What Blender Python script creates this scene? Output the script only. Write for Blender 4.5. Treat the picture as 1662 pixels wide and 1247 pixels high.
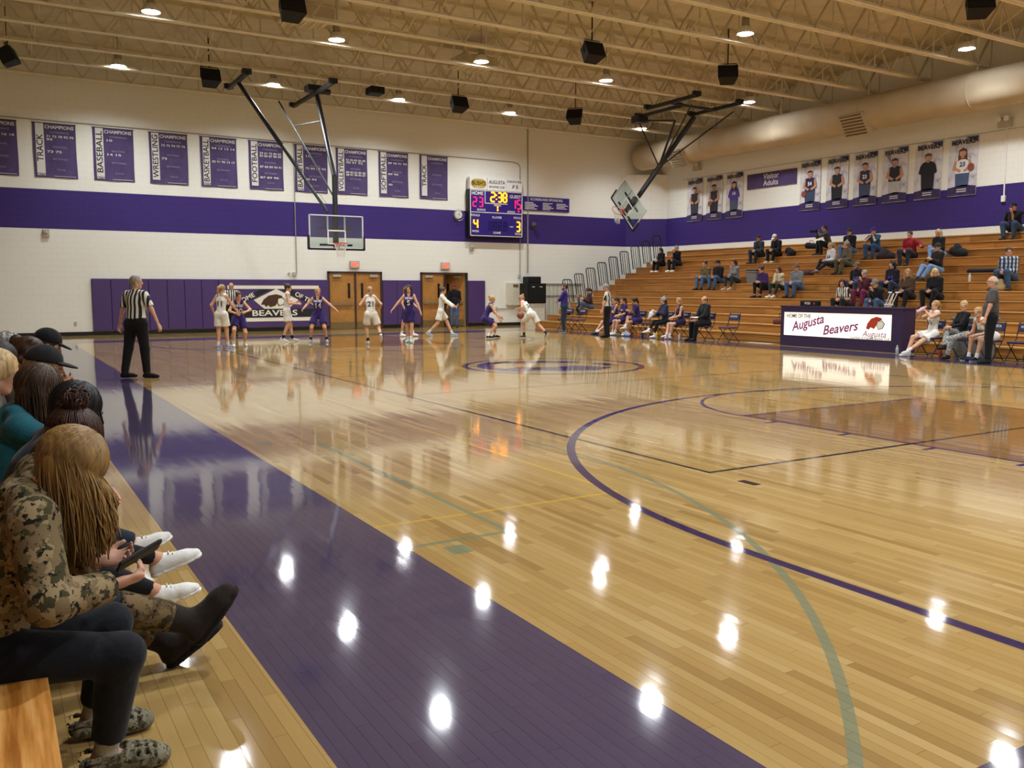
import bpy, bmesh, math, random, time
import numpy as np
from mathutils import Vector, Matrix, Euler
from mathutils.bvhtree import BVHTree
for _o in list(bpy.data.objects):
    bpy.data.objects.remove(_o)
SC = bpy.context.scene
COL = SC.collection
PI = math.pi
R_ = math.radians
random.seed(7)

# ------------------------------------------------------------------ camera, world, exposure
cam_d = bpy.data.cameras.new('camera')
cam = bpy.data.objects.new('camera', cam_d)
COL.objects.link(cam)
cam_d.sensor_fit = 'HORIZONTAL'
cam_d.sensor_width = 36.0
cam_d.lens = 36.0 * 1424.77 / 1662.0
cam_d.clip_start = 0.05
cam_d.clip_end = 200
_X = Vector((0.8585, -0.5129, 0.0)); _X.normalize()
_pitch = math.atan2(153.5, 1424.77)
_f = Vector((0.5129, 0.8585, 0.0)); _f.normalize()
_fw = _f * math.cos(_pitch) + Vector((0, 0, -1)) * math.sin(_pitch)
_up = _X.cross(_fw)
_M = Matrix((_X, _up, -_fw)).transposed().to_4x4()
_M.translation = Vector((0, 0, 1.6))
cam.matrix_world = _M
SC.camera = cam

world = bpy.data.worlds.new('world')
SC.world = world
world.use_nodes = True
world.node_tree.nodes['Background'].inputs[0].default_value = (0.9, 0.95, 1.0, 1)
world.node_tree.nodes['Background'].inputs[1].default_value = 0.02
SC.view_settings.view_transform = 'Standard'
SC.view_settings.look = 'None'
SC.view_settings.gamma = 1.0
SC.view_settings.use_curve_mapping = False
SC.view_settings.exposure = 0.85
LAMP_W = 640.0          # watts of each high bay lamp
try:
    SC.cycles.use_denoising = True
    SC.cycles.sample_clamp_indirect = 4.0
    SC.cycles.max_bounces = 6
    SC.cycles.diffuse_bounces = 4
    SC.cycles.glossy_bounces = 3
    SC.cycles.adaptive_threshold = 0.02
    SC.cycles.caustics_reflective = False
    SC.cycles.caustics_refractive = False
except Exception:
    pass

# ------------------------------------------------------------------ material helpers
def s2l(c):
    return c / 12.92 if c <= 0.04045 else ((c + 0.055) / 1.055) ** 2.4
def rgb(h):
    if isinstance(h, str):
        h = h.lstrip('#')
        v = [int(h[i:i + 2], 16) / 255 for i in (0, 2, 4)]
    else:
        v = [x / 255 for x in h]
    return tuple(s2l(x) for x in v) + (1.0,)

class G:
    """small node-graph writer"""
    def __init__(s, mat):
        s.nt = mat.node_tree
        s.bsdf = s.nt.nodes['Principled BSDF']
    def new(s, t, **kw):
        n = s.nt.nodes.new(t)
        for k, v in kw.items():
            setattr(n, k, v)
        return n
    def put(s, sock, v):
        if hasattr(v, 'is_linked') or hasattr(v, 'links'):
            s.nt.links.new(v, sock)
        else:
            sock.default_value = v
    def m(s, op, a, b=None, c=None):
        n = s.new('ShaderNodeMath', operation=op)
        for i, v in enumerate((a, b, c)):
            if v is not None:
                s.put(n.inputs[i], v)
        return n.outputs[0]
    def band(s, v, lo, hi):
        return s.m('MULTIPLY', s.m('GREATER_THAN', v, lo), s.m('LESS_THAN', v, hi))
    def both(s, *a):
        r = a[0]
        for b in a[1:]:
            r = s.m('MULTIPLY', r, b)
        return r
    def either(s, *a):
        r = a[0]
        for b in a[1:]:
            r = s.m('MAXIMUM', r, b)
        return r
    def mix(s, f, a, b, mode='MIX'):
        n = s.new('ShaderNodeMix', data_type='RGBA', blend_type=mode)
        s.put(n.inputs[0], f)
        s.put(n.inputs[6], a)
        s.put(n.inputs[7], b)
        return n.outputs[2]
    def noise(s, scale, vec=None, detail=3.0, rough=0.5, dim='3D'):
        n = s.new('ShaderNodeTexNoise', noise_dimensions=dim)
        n.inputs['Scale'].default_value = scale
        n.inputs['Detail'].default_value = detail
        n.inputs['Roughness'].default_value = rough
        if vec is not None:
            s.nt.links.new(vec, n.inputs['Vector'])
        return n.outputs[0]
    def ramp(s, fac, stops, interp='LINEAR'):
        n = s.new('ShaderNodeValToRGB')
        n.color_ramp.interpolation = interp
        e = n.color_ramp.elements
        while len(e) < len(stops):
            e.new(0.5)
        for i, (p, c) in enumerate(stops):
            e[i].position = p
            e[i].color = c
        s.put(n.inputs[0], fac)
        return n.outputs[0]
    def coords(s, kind='Object'):
        return s.new('ShaderNodeTexCoord').outputs[kind]
    def pos(s):
        return s.new('ShaderNodeNewGeometry').outputs['Position']
    def sep(s, v):
        n = s.new('ShaderNodeSeparateXYZ')
        s.nt.links.new(v, n.inputs[0])
        return n.outputs
    def comb(s, x, y, z):
        n = s.new('ShaderNodeCombineXYZ')
        for i, v in enumerate((x, y, z)):
            s.put(n.inputs[i], v)
        return n.outputs[0]
    def mapping(s, v, scale=(1, 1, 1), rot=(0, 0, 0), loc=(0, 0, 0)):
        n = s.new('ShaderNodeMapping')
        s.nt.links.new(v, n.inputs[0])
        n.inputs['Scale'].default_value = scale
        n.inputs['Rotation'].default_value = rot
        n.inputs['Location'].default_value = loc
        return n.outputs[0]
    def bump(s, h, strength=0.2, dist=0.01):
        n = s.new('ShaderNodeBump')
        n.inputs['Strength'].default_value = strength
        n.inputs['Distance'].default_value = dist
        s.nt.links.new(h, n.inputs['Height'])
        s.nt.links.new(n.outputs[0], s.bsdf.inputs['Normal'])
    def color(s, v):
        s.put(s.bsdf.inputs['Base Color'], v)
    def set(s, name, v):
        s.put(s.bsdf.inputs[name], v)

MATS = {}
def newmat(name):
    m = bpy.data.materials.new(name)
    m.use_nodes = True
    return m, G(m)

def mat(name, c, rough=0.6, metal=0.0, spec=0.4, var=0.08, scale=12.0, bump=0.0):
    """plain procedural surface: colour with slight noise variation"""
    if name in MATS:
        return MATS[name]
    m, g = newmat(name)
    c = rgb(c) if not (isinstance(c, tuple) and len(c) == 4) else c
    n = g.noise(scale, g.coords('Object'))
    dark = tuple(x * (1 - var) for x in c[:3]) + (1,)
    lite = tuple(min(1, x * (1 + var)) for x in c[:3]) + (1,)
    g.color(g.ramp(n, [(0.3, dark), (0.7, lite)]))
    g.set('Roughness', rough)
    g.set('Metallic', metal)
    g.set('Specular IOR Level', spec)
    if bump:
        g.bump(n, bump, 0.01)
    MATS[name] = m
    return m

def emat(name, c, strength):
    if name in MATS:
        return MATS[name]
    m, g = newmat(name)
    c = rgb(c)
    g.color(c)
    g.set('Emission Color', c)
    g.set('Emission Strength', strength)
    MATS[name] = m
    return m

# ------------------------------------------------------------------ mesh helpers
class MB:
    """collects shapes into ONE mesh"""
    def __init__(s):
        s.v = []
        s.f = []
    def add(s, vs, fs):
        o = len(s.v)
        s.v += [tuple(v) for v in vs]
        s.f += [tuple(i + o for i in f) for f in fs]
        return s
    def box(s, c, d, rot=None):
        x, y, z = d[0] / 2, d[1] / 2, d[2] / 2
        vs = [Vector(p) for p in ((-x, -y, -z), (x, -y, -z), (x, y, -z), (-x, y, -z), (-x, -y, z), (x, -y, z), (x, y, z), (-x, y, z))]
        if rot is not None:
            if not isinstance(rot, Matrix):
                rot = Euler(rot).to_matrix()
            vs = [rot @ v for v in vs]
        c = Vector(c)
        return s.add([v + c for v in vs], [(0, 3, 2, 1), (4, 5, 6, 7), (0, 1, 5, 4), (1, 2, 6, 5), (2, 3, 7, 6), (3, 0, 4, 7)])
    def b2(s, lo, hi):
        return s.box([(a + b) / 2 for a, b in zip(lo, hi)], [abs(b - a) for a, b in zip(lo, hi)])
    def bevbox(s, c, d, bev=0.02, rot=None):
        bm = bmesh.new()
        bmesh.ops.create_cube(bm, size=1)
        for v in bm.verts:
            v.co = Vector((v.co.x * d[0], v.co.y * d[1], v.co.z * d[2]))
        bmesh.ops.bevel(bm, geom=bm.edges[:], offset=bev, segments=2, affect='EDGES', profile=0.5)
        if rot is not None:
            bmesh.ops.rotate(bm, verts=bm.verts, matrix=rot if isinstance(rot, Matrix) else Euler(rot).to_matrix())
        bm.verts.index_update()
        s.add([v.co + Vector(c) for v in bm.verts], [[v.index for v in f.verts] for f in bm.faces])
        bm.free()
        return s
    def tube(s, a, b, r, r2=None, n=8, cap=True):
        a, b = Vector(a), Vector(b)
        r2 = r if r2 is None else r2
        d = (b - a)
        if d.length < 1e-6:
            return s
        q = d.to_track_quat('Z', 'Y').to_matrix()
        vs = []
        for p, rr in ((a, r), (b, r2)):
            for i in range(n):
                t = 2 * PI * i / n
                vs.append(p + q @ Vector((rr * math.cos(t), rr * math.sin(t), 0)))
        fs = [(i, (i + 1) % n, n + (i + 1) % n, n + i) for i in range(n)]
        if cap:
            fs += [tuple(range(n - 1, -1, -1)), tuple(range(n, 2 * n))]
        return s.add(vs, fs)
    def path(s, pts, r, n=8):
        """round tube along a polyline"""
        pts = [Vector(p) for p in pts]
        N = len(pts)
        vs = []
        ref = None
        for k, p in enumerate(pts):
            d = (pts[min(k + 1, N - 1)] - pts[max(k - 1, 0)]).normalized()
            if ref is None:
                ref = d.orthogonal().normalized()
            ref = (ref - d * ref.dot(d))
            ref = ref.normalized() if ref.length > 1e-6 else d.orthogonal().normalized()
            w = d.cross(ref)
            for i in range(n):
                t = 2 * PI * i / n
                vs.append(p + (ref * math.cos(t) + w * math.sin(t)) * r)
        fs = []
        for k in range(N - 1):
            for i in range(n):
                j = (i + 1) % n
                fs.append((k * n + i, k * n + j, (k + 1) * n + j, (k + 1) * n + i))
        fs += [tuple(range(n - 1, -1, -1)), tuple(range((N - 1) * n, N * n))]
        return s.add(vs, fs)
    def lathe(s, prof, n=16, c=(0, 0, 0), rot=None):
        c = Vector(c)
        vs, fs = [], []
        for (r, z) in prof:
            for i in range(n):
                t = 2 * PI * i / n
                v = Vector((r * math.cos(t), r * math.sin(t), z))
                if rot is not None:
                    v = rot @ v
                vs.append(v + c)
        for k in range(len(prof) - 1):
            for i in range(n):
                j = (i + 1) % n
                fs.append((k * n + i, k * n + j, (k + 1) * n + j, (k + 1) * n + i))
        fs += [tuple(range(n - 1, -1, -1)), tuple(range((len(prof) - 1) * n, len(prof) * n))]
        return s.add(vs, fs)
    def prism(s, poly, o, ux, uy, t):
        """flat polygon (2-D points) at origin o with axes ux, uy, thickness t along ux x uy"""
        o, ux, uy = Vector(o), Vector(ux), Vector(uy)
        nn = ux.cross(uy).normalized() * t
        a = [o + ux * p[0] + uy * p[1] for p in poly]
        n = len(a)
        return s.add(a + [p + nn for p in a], [tuple(range(n - 1, -1, -1)), tuple(range(n, 2 * n))] +
                     [(i, (i + 1) % n, n + (i + 1) % n, n + i) for i in range(n)])
    def mesh(s, name, smooth=False):
        me = bpy.data.meshes.new(name)
        me.from_pydata([tuple(v) for v in s.v], [], s.f)
        if smooth:
            me.polygons.foreach_set('use_smooth', [True] * len(me.polygons))
        me.update()
        return me
    def build(s, name, m, parent=None, loc=(0, 0, 0), rot=(0, 0, 0), smooth=False):
        me = s.mesh(name, smooth)
        if m is not None:
            me.materials.append(m)
        return ob(name, me, parent, loc, rot)

def ob(name, me, parent=None, loc=(0, 0, 0), rot=(0, 0, 0), scale=None):
    o = bpy.data.objects.new(name, me)
    COL.objects.link(o)
    o.location = loc
    o.rotation_euler = rot
    if scale is not None:
        o.scale = scale
    if parent is not None:
        o.parent = parent
    return o
def thing(name, label, cat, loc=(0, 0, 0), rz=0.0, group=None):
    o = ob(name, None, None, loc, (0, 0, rz))
    o.empty_display_size = 0.1
    return tag(o, label, cat, group)
def tag(o, label, cat, group=None, kind=None):
    o['label'] = label
    o['category'] = cat
    if group:
        o['group'] = group
    if kind:
        o['kind'] = kind
    return o
def struct(o, label=None, cat=None):
    o['kind'] = 'structure'
    if label:
        o['label'] = label
    if cat:
        o['category'] = cat
    return o
def dup(root, loc, rz=None, label=None):
    r = root.copy()
    COL.objects.link(r)
    r.location = loc
    if rz is not None:
        r.rotation_euler = (0, 0, rz)
    if label:
        r['label'] = label
    def rec(src, dst):
        for ch in list(src.children):
            c = ch.copy()
            COL.objects.link(c)
            c.parent = dst
            rec(ch, c)
    rec(root, r)
    return r

TXT = bpy.data.scenes.new('text_workshop')      # scratch scene: lettering is turned to mesh there, removed at the end
def text_mesh(txt, size, bold=0.0, shear=0.0, extrude=0.002, align='CENTER', spacing=1.0, line=1.0, res=3):
    cu = bpy.data.curves.new('txt', 'FONT')
    cu.body = txt
    cu.size = size
    cu.offset = bold * size
    cu.shear = shear
    cu.extrude = extrude
    cu.align_x = align
    cu.align_y = 'CENTER'
    cu.space_character = spacing
    cu.space_line = line
    cu.resolution_u = res
    o = bpy.data.objects.new('txt', cu)
    TXT.collection.objects.link(o)
    vl = TXT.view_layers[0]
    vl.update()
    me = bpy.data.meshes.new_from_object(o.evaluated_get(vl.depsgraph))
    bpy.data.objects.remove(o)
    bpy.data.curves.remove(cu)
    return me
def letters(txt, size, m, parent, loc, rot, name='lettering', width=None, **kw):
    """flat lettering as real thin geometry; width fits it horizontally"""
    me = text_mesh(txt, size, **kw)
    me.materials.clear()
    me.materials.append(m)
    sc = None
    if width:
        xs = [v.co.x for v in me.vertices]
        if xs:
            w = max(xs) - min(xs)
            sc = (width / w, 1, 1)
    return ob(name, me, parent, loc, rot, sc)
BW = (PI / 2, 0, 0)                 # text standing on the back wall (read from the court, faces -y)
RW = (PI / 2, 0, -PI / 2)           # text on the right wall (faces -x)
# ------------------------------------------------------------------ dimensions (metres)
YB = 34.0            # back wall
XR = 28.3            # right wall
XL = -7.0            # left wall (behind the near stand)
YN = -5.0            # near end wall, behind the viewer
ZC = 9.75            # roof deck
SIDE_L, SIDE_R, BASE_N, BASE_F = 2.17, 18.05, 1.60, 29.0
XC, YC = 10.05, 15.4

# ------------------------------------------------------------------ floor
BW_, BL_ = 0.057, 0.9    # maple strip width and length
def floor_material():
    m, g = newmat('maple_court_floor')
    P = g.pos()
    x, y, z = g.sep(P)
    col = g.m('FLOOR', g.m('DIVIDE', x, BW_))
    off = g.m('MULTIPLY', g.m('FRACT', g.m('MULTIPLY', col, 0.618034)), BL_)
    row = g.m('FLOOR', g.m('DIVIDE', g.m('ADD', y, off), BL_))
    wn = g.new('ShaderNodeTexWhiteNoise', noise_dimensions='2D')
    g.nt.links.new(g.comb(col, row, 0.0), wn.inputs['Vector'])
    rnd, rcol = wn.outputs[0], wn.outputs[1]
    wood = g.ramp(rnd, [(0.0, rgb('#8d6f41')), (0.10, rgb('#9c7d4c')), (0.5, rgb('#a48652')), (0.85, rgb('#aa8d59')), (1.0, rgb('#b29664'))])
    grain = g.noise(3.0, g.mapping(P, (26, 1.2, 1)), 4, 0.6)
    wood = g.mix(g.m('MULTIPLY', grain, 0.30), wood, rgb('#876838'), 'MIX')
    # stained lanes
    rx = g.m('ABSOLUTE', g.m('SUBTRACT', x, XC))
    lane = g.both(g.m('LESS_THAN', rx, 1.84), g.either(g.m('LESS_THAN', y, 8.0), g.m('GREATER_THAN', y, 23.2)))
    inb = g.both(g.band(x, SIDE_L, SIDE_R), g.band(y, BASE_N, BASE_F))
    lane = g.both(lane, inb)
    wood = g.mix(g.m('MULTIPLY', lane, 0.75), wood, rgb('#6e4a26'))
    purple = g.mix(g.m('MULTIPLY', rnd, 0.18), rgb('#453c52'), rgb('#544a60'))
    purple_line = rgb('#35284a')
    # purple border band around the court
    outer = g.both(g.band(x, 0.93, 19.35), g.band(y, 0.35, 30.25))
    border = g.both(outer, g.m('SUBTRACT', 1.0, inb))
    # circles
    def ring(cx, cy, r, w):
        dx = g.m('SUBTRACT', x, cx)
        dy = g.m('SUBTRACT', y, cy)
        d = g.m('SQRT', g.m('ADD', g.m('MULTIPLY', dx, dx), g.m('MULTIPLY', dy, dy)))
        return g.band(d, r - w / 2, r + w / 2)
    lw = 0.05
    hn, hf = 3.75, 27.4
    arcs = []
    for hy, sgn in ((hn, 1), (hf, -1)):
        a = g.both(ring(XC, hy, 6.12, 0.085), g.m('GREATER_THAN', g.m('MULTIPLY', g.m('SUBTRACT', y, hy), sgn), 0.0))
        st = g.both(g.band(rx, 6.12 - 0.042, 6.12 + 0.042), g.m('LESS_THAN', g.m('MULTIPLY', g.m('SUBTRACT', y, hy), sgn), 0.0))
        arcs.append(g.both(g.either(a, st), inb))
    ft = []
    for fy, sgn in ((8.0, 1), (23.2, -1)):
        a = g.both(ring(XC, fy, 1.86, lw), g.m('GREATER_THAN', g.m('MULTIPLY', g.m('SUBTRACT', y, fy), sgn), 0.0))
        l1 = g.both(g.band(y, fy - lw / 2, fy + lw / 2), g.m('LESS_THAN', rx, 1.86))
        sd = g.both(g.band(rx, 1.815, 1.865), g.m('LESS_THAN', g.m('MULTIPLY', g.m('SUBTRACT', y, fy), sgn), 0.0))
        ft += [g.both(g.either(a, l1, sd), inb)]
    ticks = []
    for ty in (7.42, 6.37, 5.34, 4.4, 23.78, 24.83, 25.86):
        ticks.append(g.both(g.band(rx, 1.87, 2.05), g.band(y, ty - 0.03, ty + 0.03)))
    plines = g.either(*(arcs + ft + ticks))
    # black volleyball court, attack lines and half-way line
    vx0, vx1, vy0, vy1 = 5.38, 14.5, 5.62, 25.1
    vb_in = g.both(g.band(x, vx0 - 0.025, vx1 + 0.025), g.band(y, vy0 - 0.025, vy1 + 0.025))
    vb_in2 = g.both(g.band(x, vx0 + 0.025, vx1 - 0.025), g.band(y, vy0 + 0.025, vy1 - 0.025))
    black = g.m('SUBTRACT', vb_in, vb_in2)
    for ly in (12.2, 18.5):
        black = g.either(black, g.both(g.band(y, ly - 0.022, ly + 0.022), g.band(x, vx0, vx1)))
    black = g.either(black, g.both(g.band(y, YC - 0.025, YC + 0.025), g.band(x, SIDE_L, SIDE_R), g.m('GREATER_THAN', g.m('ABSOLUTE', g.m('SUBTRACT', x, XC)), 1.86)))
    black = g.either(black, g.both(g.band(x, 5.33, 5.42), g.band(y, 5.05, 5.25)))
    black = g.m('MULTIPLY', black, g.m('SUBTRACT', 1.0, plines))
    # faded green and yellow practice courts
    green = g.both(g.band(x, 2.885, 2.935), g.band(y, 4.9, 8.9))
    green = g.either(green, g.both(g.band(y, 4.88, 4.93), g.band(x, SIDE_L + 0.03, 2.935)))
    green = g.either(green, g.both(g.band(x, 2.36, 2.50), g.band(y, 4.63, 4.80)))
    green = g.either(green, g.both(g.band(x, 2.36, 2.50), g.band(y, 9.0, 9.16)))
    yellow = g.both(g.band(y, 5.44, 5.475), g.band(x, SIDE_L, 4.25))
    yellow = g.either(yellow, g.both(g.band(x, 4.22, 4.255), g.band(y, 5.44, 17.0)))
    c = wood
    c = g.mix(yellow, c, g.mix(0.55, wood, rgb('#c9a227')))
    c = g.mix(green, c, g.mix(0.75, wood, rgb('#67775f')))
    # green arc: circle through the measured points
    garc = g.both(ring(*GREEN[:2], GREEN[2], 0.05), g.m('GREATER_THAN', x, SIDE_L), g.m('GREATER_THAN', y, 1.6))
    garc = g.both(garc, g.m('LESS_THAN', y, 8.2))
    c = g.mix(g.m('MULTIPLY', garc, 0.8), c, rgb('#6b7560'))
    c = g.mix(black, c, rgb('#1d1a1c'))
    c = g.mix(g.both(plines, inb), c, purple_line)
    c = g.mix(border, c, purple)
    # dark seams between the strips
    fx = g.m('FRACT', g.m('DIVIDE', x, BW_))
    fy = g.m('FRACT', g.m('DIVIDE', g.m('ADD', y, off), BL_))
    seam = g.either(g.m('LESS_THAN', fx, 0.018), g.m('LESS_THAN', fy, 0.0016))
    c = g.mix(g.m('MULTIPLY', seam, 0.35), c, rgb('#3a2812'))
    g.color(c)
    # varnish: glossy, slightly wavy, each strip lies a touch differently
    g.set('Roughness', g.m('ADD', 0.045, g.m('MULTIPLY', g.noise(2.2, P, 3), 0.04)))
    g.set('Specular IOR Level', 0.55)
    wav = g.noise(1.0, g.mapping(P, (5.0, 1.1, 1)), 2)
    h = g.m('ADD', g.m('MULTIPLY', wav, 0.010), g.m('MULTIPLY', rnd, 0.0))
    n = g.new('ShaderNodeBump')
    n.inputs['Strength'].default_value = 0.06
    n.inputs['Distance'].default_value = 0.5
    g.nt.links.new(h, n.inputs['Height'])
    # tiny tilt per strip
    nm = g.new('ShaderNodeVectorMath', operation='SUBTRACT')
    g.nt.links.new(rcol, nm.inputs[0])
    nm.inputs[1].default_value = (0.5, 0.5, 0.5)
    sc = g.new('ShaderNodeVectorMath', operation='MULTIPLY')
    g.nt.links.new(nm.outputs[0], sc.inputs[0])
    sc.inputs[1].default_value = (0.008, 0.002, 0.0)
    ad = g.new('ShaderNodeVectorMath', operation='ADD')
    g.nt.links.new(n.outputs[0], ad.inputs[0])
    g.nt.links.new(sc.outputs[0], ad.inputs[1])
    no = g.new('ShaderNodeVectorMath', operation='NORMALIZE')
    g.nt.links.new(ad.outputs[0], no.inputs[0])
    g.nt.links.new(no.outputs[0], g.bsdf.inputs['Normal'])
    return m
def circ3(a, b, c):
    ax, ay, bx, by, cx, cy = *a, *b, *c
    d = 2 * (ax * (by - cy) + bx * (cy - ay) + cx * (ay - by))
    ux = ((ax * ax + ay * ay) * (by - cy) + (bx * bx + by * by) * (cy - ay) + (cx * cx + cy * cy) * (ay - by)) / d
    uy = ((ax * ax + ay * ay) * (cx - bx) + (bx * bx + by * by) * (ax - cx) + (cx * cx + cy * cy) * (bx - ax)) / d
    return ux, uy, math.hypot(ax - ux, ay - uy)
GREEN = circ3((2.43, 1.81), (3.98, 3.67), (4.62, 5.18))
M_FLOOR = floor_material()
# the slab of the hall; close to the viewer the strips are laid one by one
NX0, NX1, NY0, NY1 = BW_ * 2, BW_ * 140, 1.5, 6.6
fl = MB()
x0, x1, y0, y1 = NX0, NX1, NY0, NY1
fl.b2((XL - 0.3, YN - 0.3, -0.2), (x0, YB + 0.3, 0)).b2((x1, YN - 0.3, -0.2), (XR + 0.3, YB + 0.3, 0))
fl.b2((x0, YN - 0.3, -0.2), (x1, y0, 0)).b2((x0, y1, -0.2), (x1, YB + 0.3, 0))
fl.b2((x0, y0, -0.2), (x1, y1, -0.02))
FLOOR = struct(fl.build('floor', M_FLOOR))
cands = []
for col in range(2, 140):
    off = ((col * 0.618034) % 1.0) * BL_
    r0 = math.floor((y0 + off) / BL_)
    r1 = math.floor((y1 + off) / BL_)
    for row in range(r0, r1 + 1):
        a, b = max(y0, row * BL_ - off), min(y1, (row + 1) * BL_ - off)
        if b - a < 0.004:
            continue
        cx_, cy_ = (col + 0.5) * BW_, (a + b) / 2
        q = cam.matrix_world.inverted() @ Vector((cx_, cy_, 0))
        u, v = 831 + 1424.77 * q.x / -q.z if q.z < 0 else 9e9, 623.5 - 1424.77 * q.y / -q.z if q.z < 0 else 9e9
        seen = (q.z < -0.5) and -60 < u < 1722 and v < 1330
        cands.append(((b - a) / (q.length ** 3) if seen else 0, col, a, b))
cands.sort(key=lambda t: -t[0])
rest = MB()
gp_ = 0.0004
_bm = {}
for i, (s_, col, a, b) in enumerate(cands):
    lo, hi = (col * BW_ + gp_, a + gp_, -0.02), ((col + 1) * BW_ - gp_, b - gp_, 0.0)
    if i < 300 and s_ > 0:
        key = round(b - a, 3)
        if key not in _bm:
            mb = MB().b2((gp_, gp_, -0.02), (BW_ - gp_, b - a - gp_, 0.0))
            _bm[key] = mb.mesh('floor_board')
            _bm[key].materials.append(M_FLOOR)
        ob('floor_board', _bm[key], FLOOR, (col * BW_, a, 0))
    else:
        rest.b2(lo, hi)
o = rest.build('floor_boards', M_FLOOR, FLOOR)
o['kind'] = 'stuff'

# ------------------------------------------------------------------ walls (painted concrete block with a purple stripe)
def wall_material():
    m, g = newmat('painted_block_wall')
    P = g.pos()
    x, y, z = g.sep(P)
    n = g.noise(0.5, P, 3)
    cream = g.mix(n, rgb('#e6e5db'), rgb('#efeee5'))
    purp = g.mix(n, rgb('#35256a'), rgb('#3d2b77'))
    c = g.mix(g.band(z, 3.65, 4.97), cream, purp)
    # block courses: 0.2 m high, 0.4 m long, faint painted-over joints
    u = g.m('ADD', x, y)
    rowi = g.m('FLOOR', g.m('DIVIDE', z, 0.2))
    fz = g.m('FRACT', g.m('DIVIDE', z, 0.2))
    fu = g.m('FRACT', g.m('ADD', g.m('DIVIDE', u, 0.4), g.m('MULTIPLY', rowi, 0.5)))
    j = g.either(g.m('LESS_THAN', fz, 0.05), g.m('LESS_THAN', fu, 0.03))
    c = g.mix(g.m('MULTIPLY', j, 0.10), c, rgb('#6f6a5c'))
    g.color(c)
    g.set('Roughness', 0.5)
    g.set('Specular IOR Level', 0.3)
    g.bump(g.m('MULTIPLY', j, -1.0), 0.25, 0.004)
    return m
M_WALL = wall_material()
ZT = ZC + 0.2
CX, CY = 26.7, 32.9      # chamfered far right corner
w = MB().b2((XL - 0.3, YB, 0), (16.95, YB + 0.3, ZT)).b2((17.96, YB, 0), (XR + 0.3, YB + 0.3, ZT)).b2((16.95, YB, 2.25), (17.96, YB + 0.3, ZT))
struct(w.build('wall_back', M_WALL))
M_HALL = mat('corridor_paint', '#4b4552', 0.6)
struct(MB().b2((16.4, YB + 1.9, 0), (18.6, YB + 2.0, 2.6)).b2((16.4, YB + 0.3, 0), (16.5, YB + 1.9, 2.6)).b2((18.5, YB + 0.3, 0), (18.6, YB + 1.9, 2.6)).b2((16.4, YB + 0.3, 2.5), (18.6, YB + 2.0, 2.6)).b2((16.4, YB + 0.3, -0.1), (18.6, YB + 2.0, 0.0)).build('wall_corridor', M_HALL))
struct(MB().b2((XR, YN - 0.3, 0), (XR + 0.3, YB, ZT)).build('wall_right', M_WALL))
w = MB().prism([(CX, YB), (XR, CY), (XR, YB)], (0, 0, 0), (1, 0, 0), (0, 1, 0), 7.05)
struct(w.build('wall_corner', M_WALL))
struct(MB().b2((XL - 0.3, YN - 0.3, 0), (XL, YB, ZT)).build('wall_left', M_WALL))
struct(MB().b2((XL, YN - 0.3, 0), (XR, YN, ZT)).build('wall_near', M_WALL))
M_BASE = mat('black_rubber_base', '#17130f', 0.5)
struct(MB().b2((XL, YB - 0.02, 0), (11.72, YB, 0.13)).build('baseboard_back', M_BASE))
struct(MB().b2((14.07, YB - 0.02, 0), (15.78, YB, 0.13)).build('baseboard_middle', M_BASE))
struct(MB().b2((18.04, YB - 0.02, 0), (21.9, YB, 0.13)).build('baseboard_corner', M_BASE))

# ------------------------------------------------------------------ roof deck and open-web joists
M_DECK = mat('painted_roof_deck', '#cbc1a8', 0.8, spec=0.2, scale=2.0, var=0.10)
M_STEEL = mat('tan_painted_steel', '#e3dbc3', 0.6, spec=0.3, scale=3.0)
M_STEEL2 = mat('tan_painted_web', '#cbc0a4', 0.65, spec=0.3, scale=3.0)
CEIL = struct(MB().b2((XL - 0.3, YN - 0.3, ZC), (XR + 0.3, YB + 0.3, ZC + 0.2)).build('ceiling', M_DECK))
ZB = 8.60            # underside of the bottom chords
JY = [21.1 + 2.05 * k for k in range(-8, 7)]
ORD = ['first', 'second', 'third', 'fourth', 'fifth', 'sixth', 'seventh', 'eighth', 'ninth', 'tenth', 'eleventh', 'twelfth', 'thirteenth', 'fourteenth', 'fifteenth', 'sixteenth']
JX0, JX1 = XL + 1.2, XR - 0.45
chord = MB()
for s in (-1, 1):
    chord.b2((JX0, s * 0.02, ZB), (JX1, s * 0.115, ZB + 0.014))
    chord.b2((JX0, s * 0.012, ZB), (JX1, s * 0.026, ZB + 0.10))
chord = chord.mesh('bottom_chord'); chord.materials.append(M_STEEL)
tchord = MB()
for s in (-1, 1):
    tchord.b2((XL, s * 0.02, ZC - 0.014), (XR, s * 0.115, ZC))
    tchord.b2((XL, s * 0.012, ZC - 0.10), (XR, s * 0.026, ZC))
tchord = tchord.mesh('top_chord'); tchord.materials.append(M_STEEL2)
HW = ZC - ZB - 0.08
PAN = 1.5
nd = int((JX1 - JX0) / PAN)
diag = MB()
for s in (-1, 1):
    diag.box((PAN / 4, s * 0.03, HW / 2), (0.05, 0.012, math.hypot(PAN / 2, HW)), (0, math.atan2(PAN / 2, HW), 0))
diag = diag.mesh('web_diagonal'); diag.materials.append(M_STEEL2)
post = MB().box((0, 0, HW / 2), (0.04, 0.03, HW)).mesh('web_post'); post.materials.append(M_STEEL2)
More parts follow.
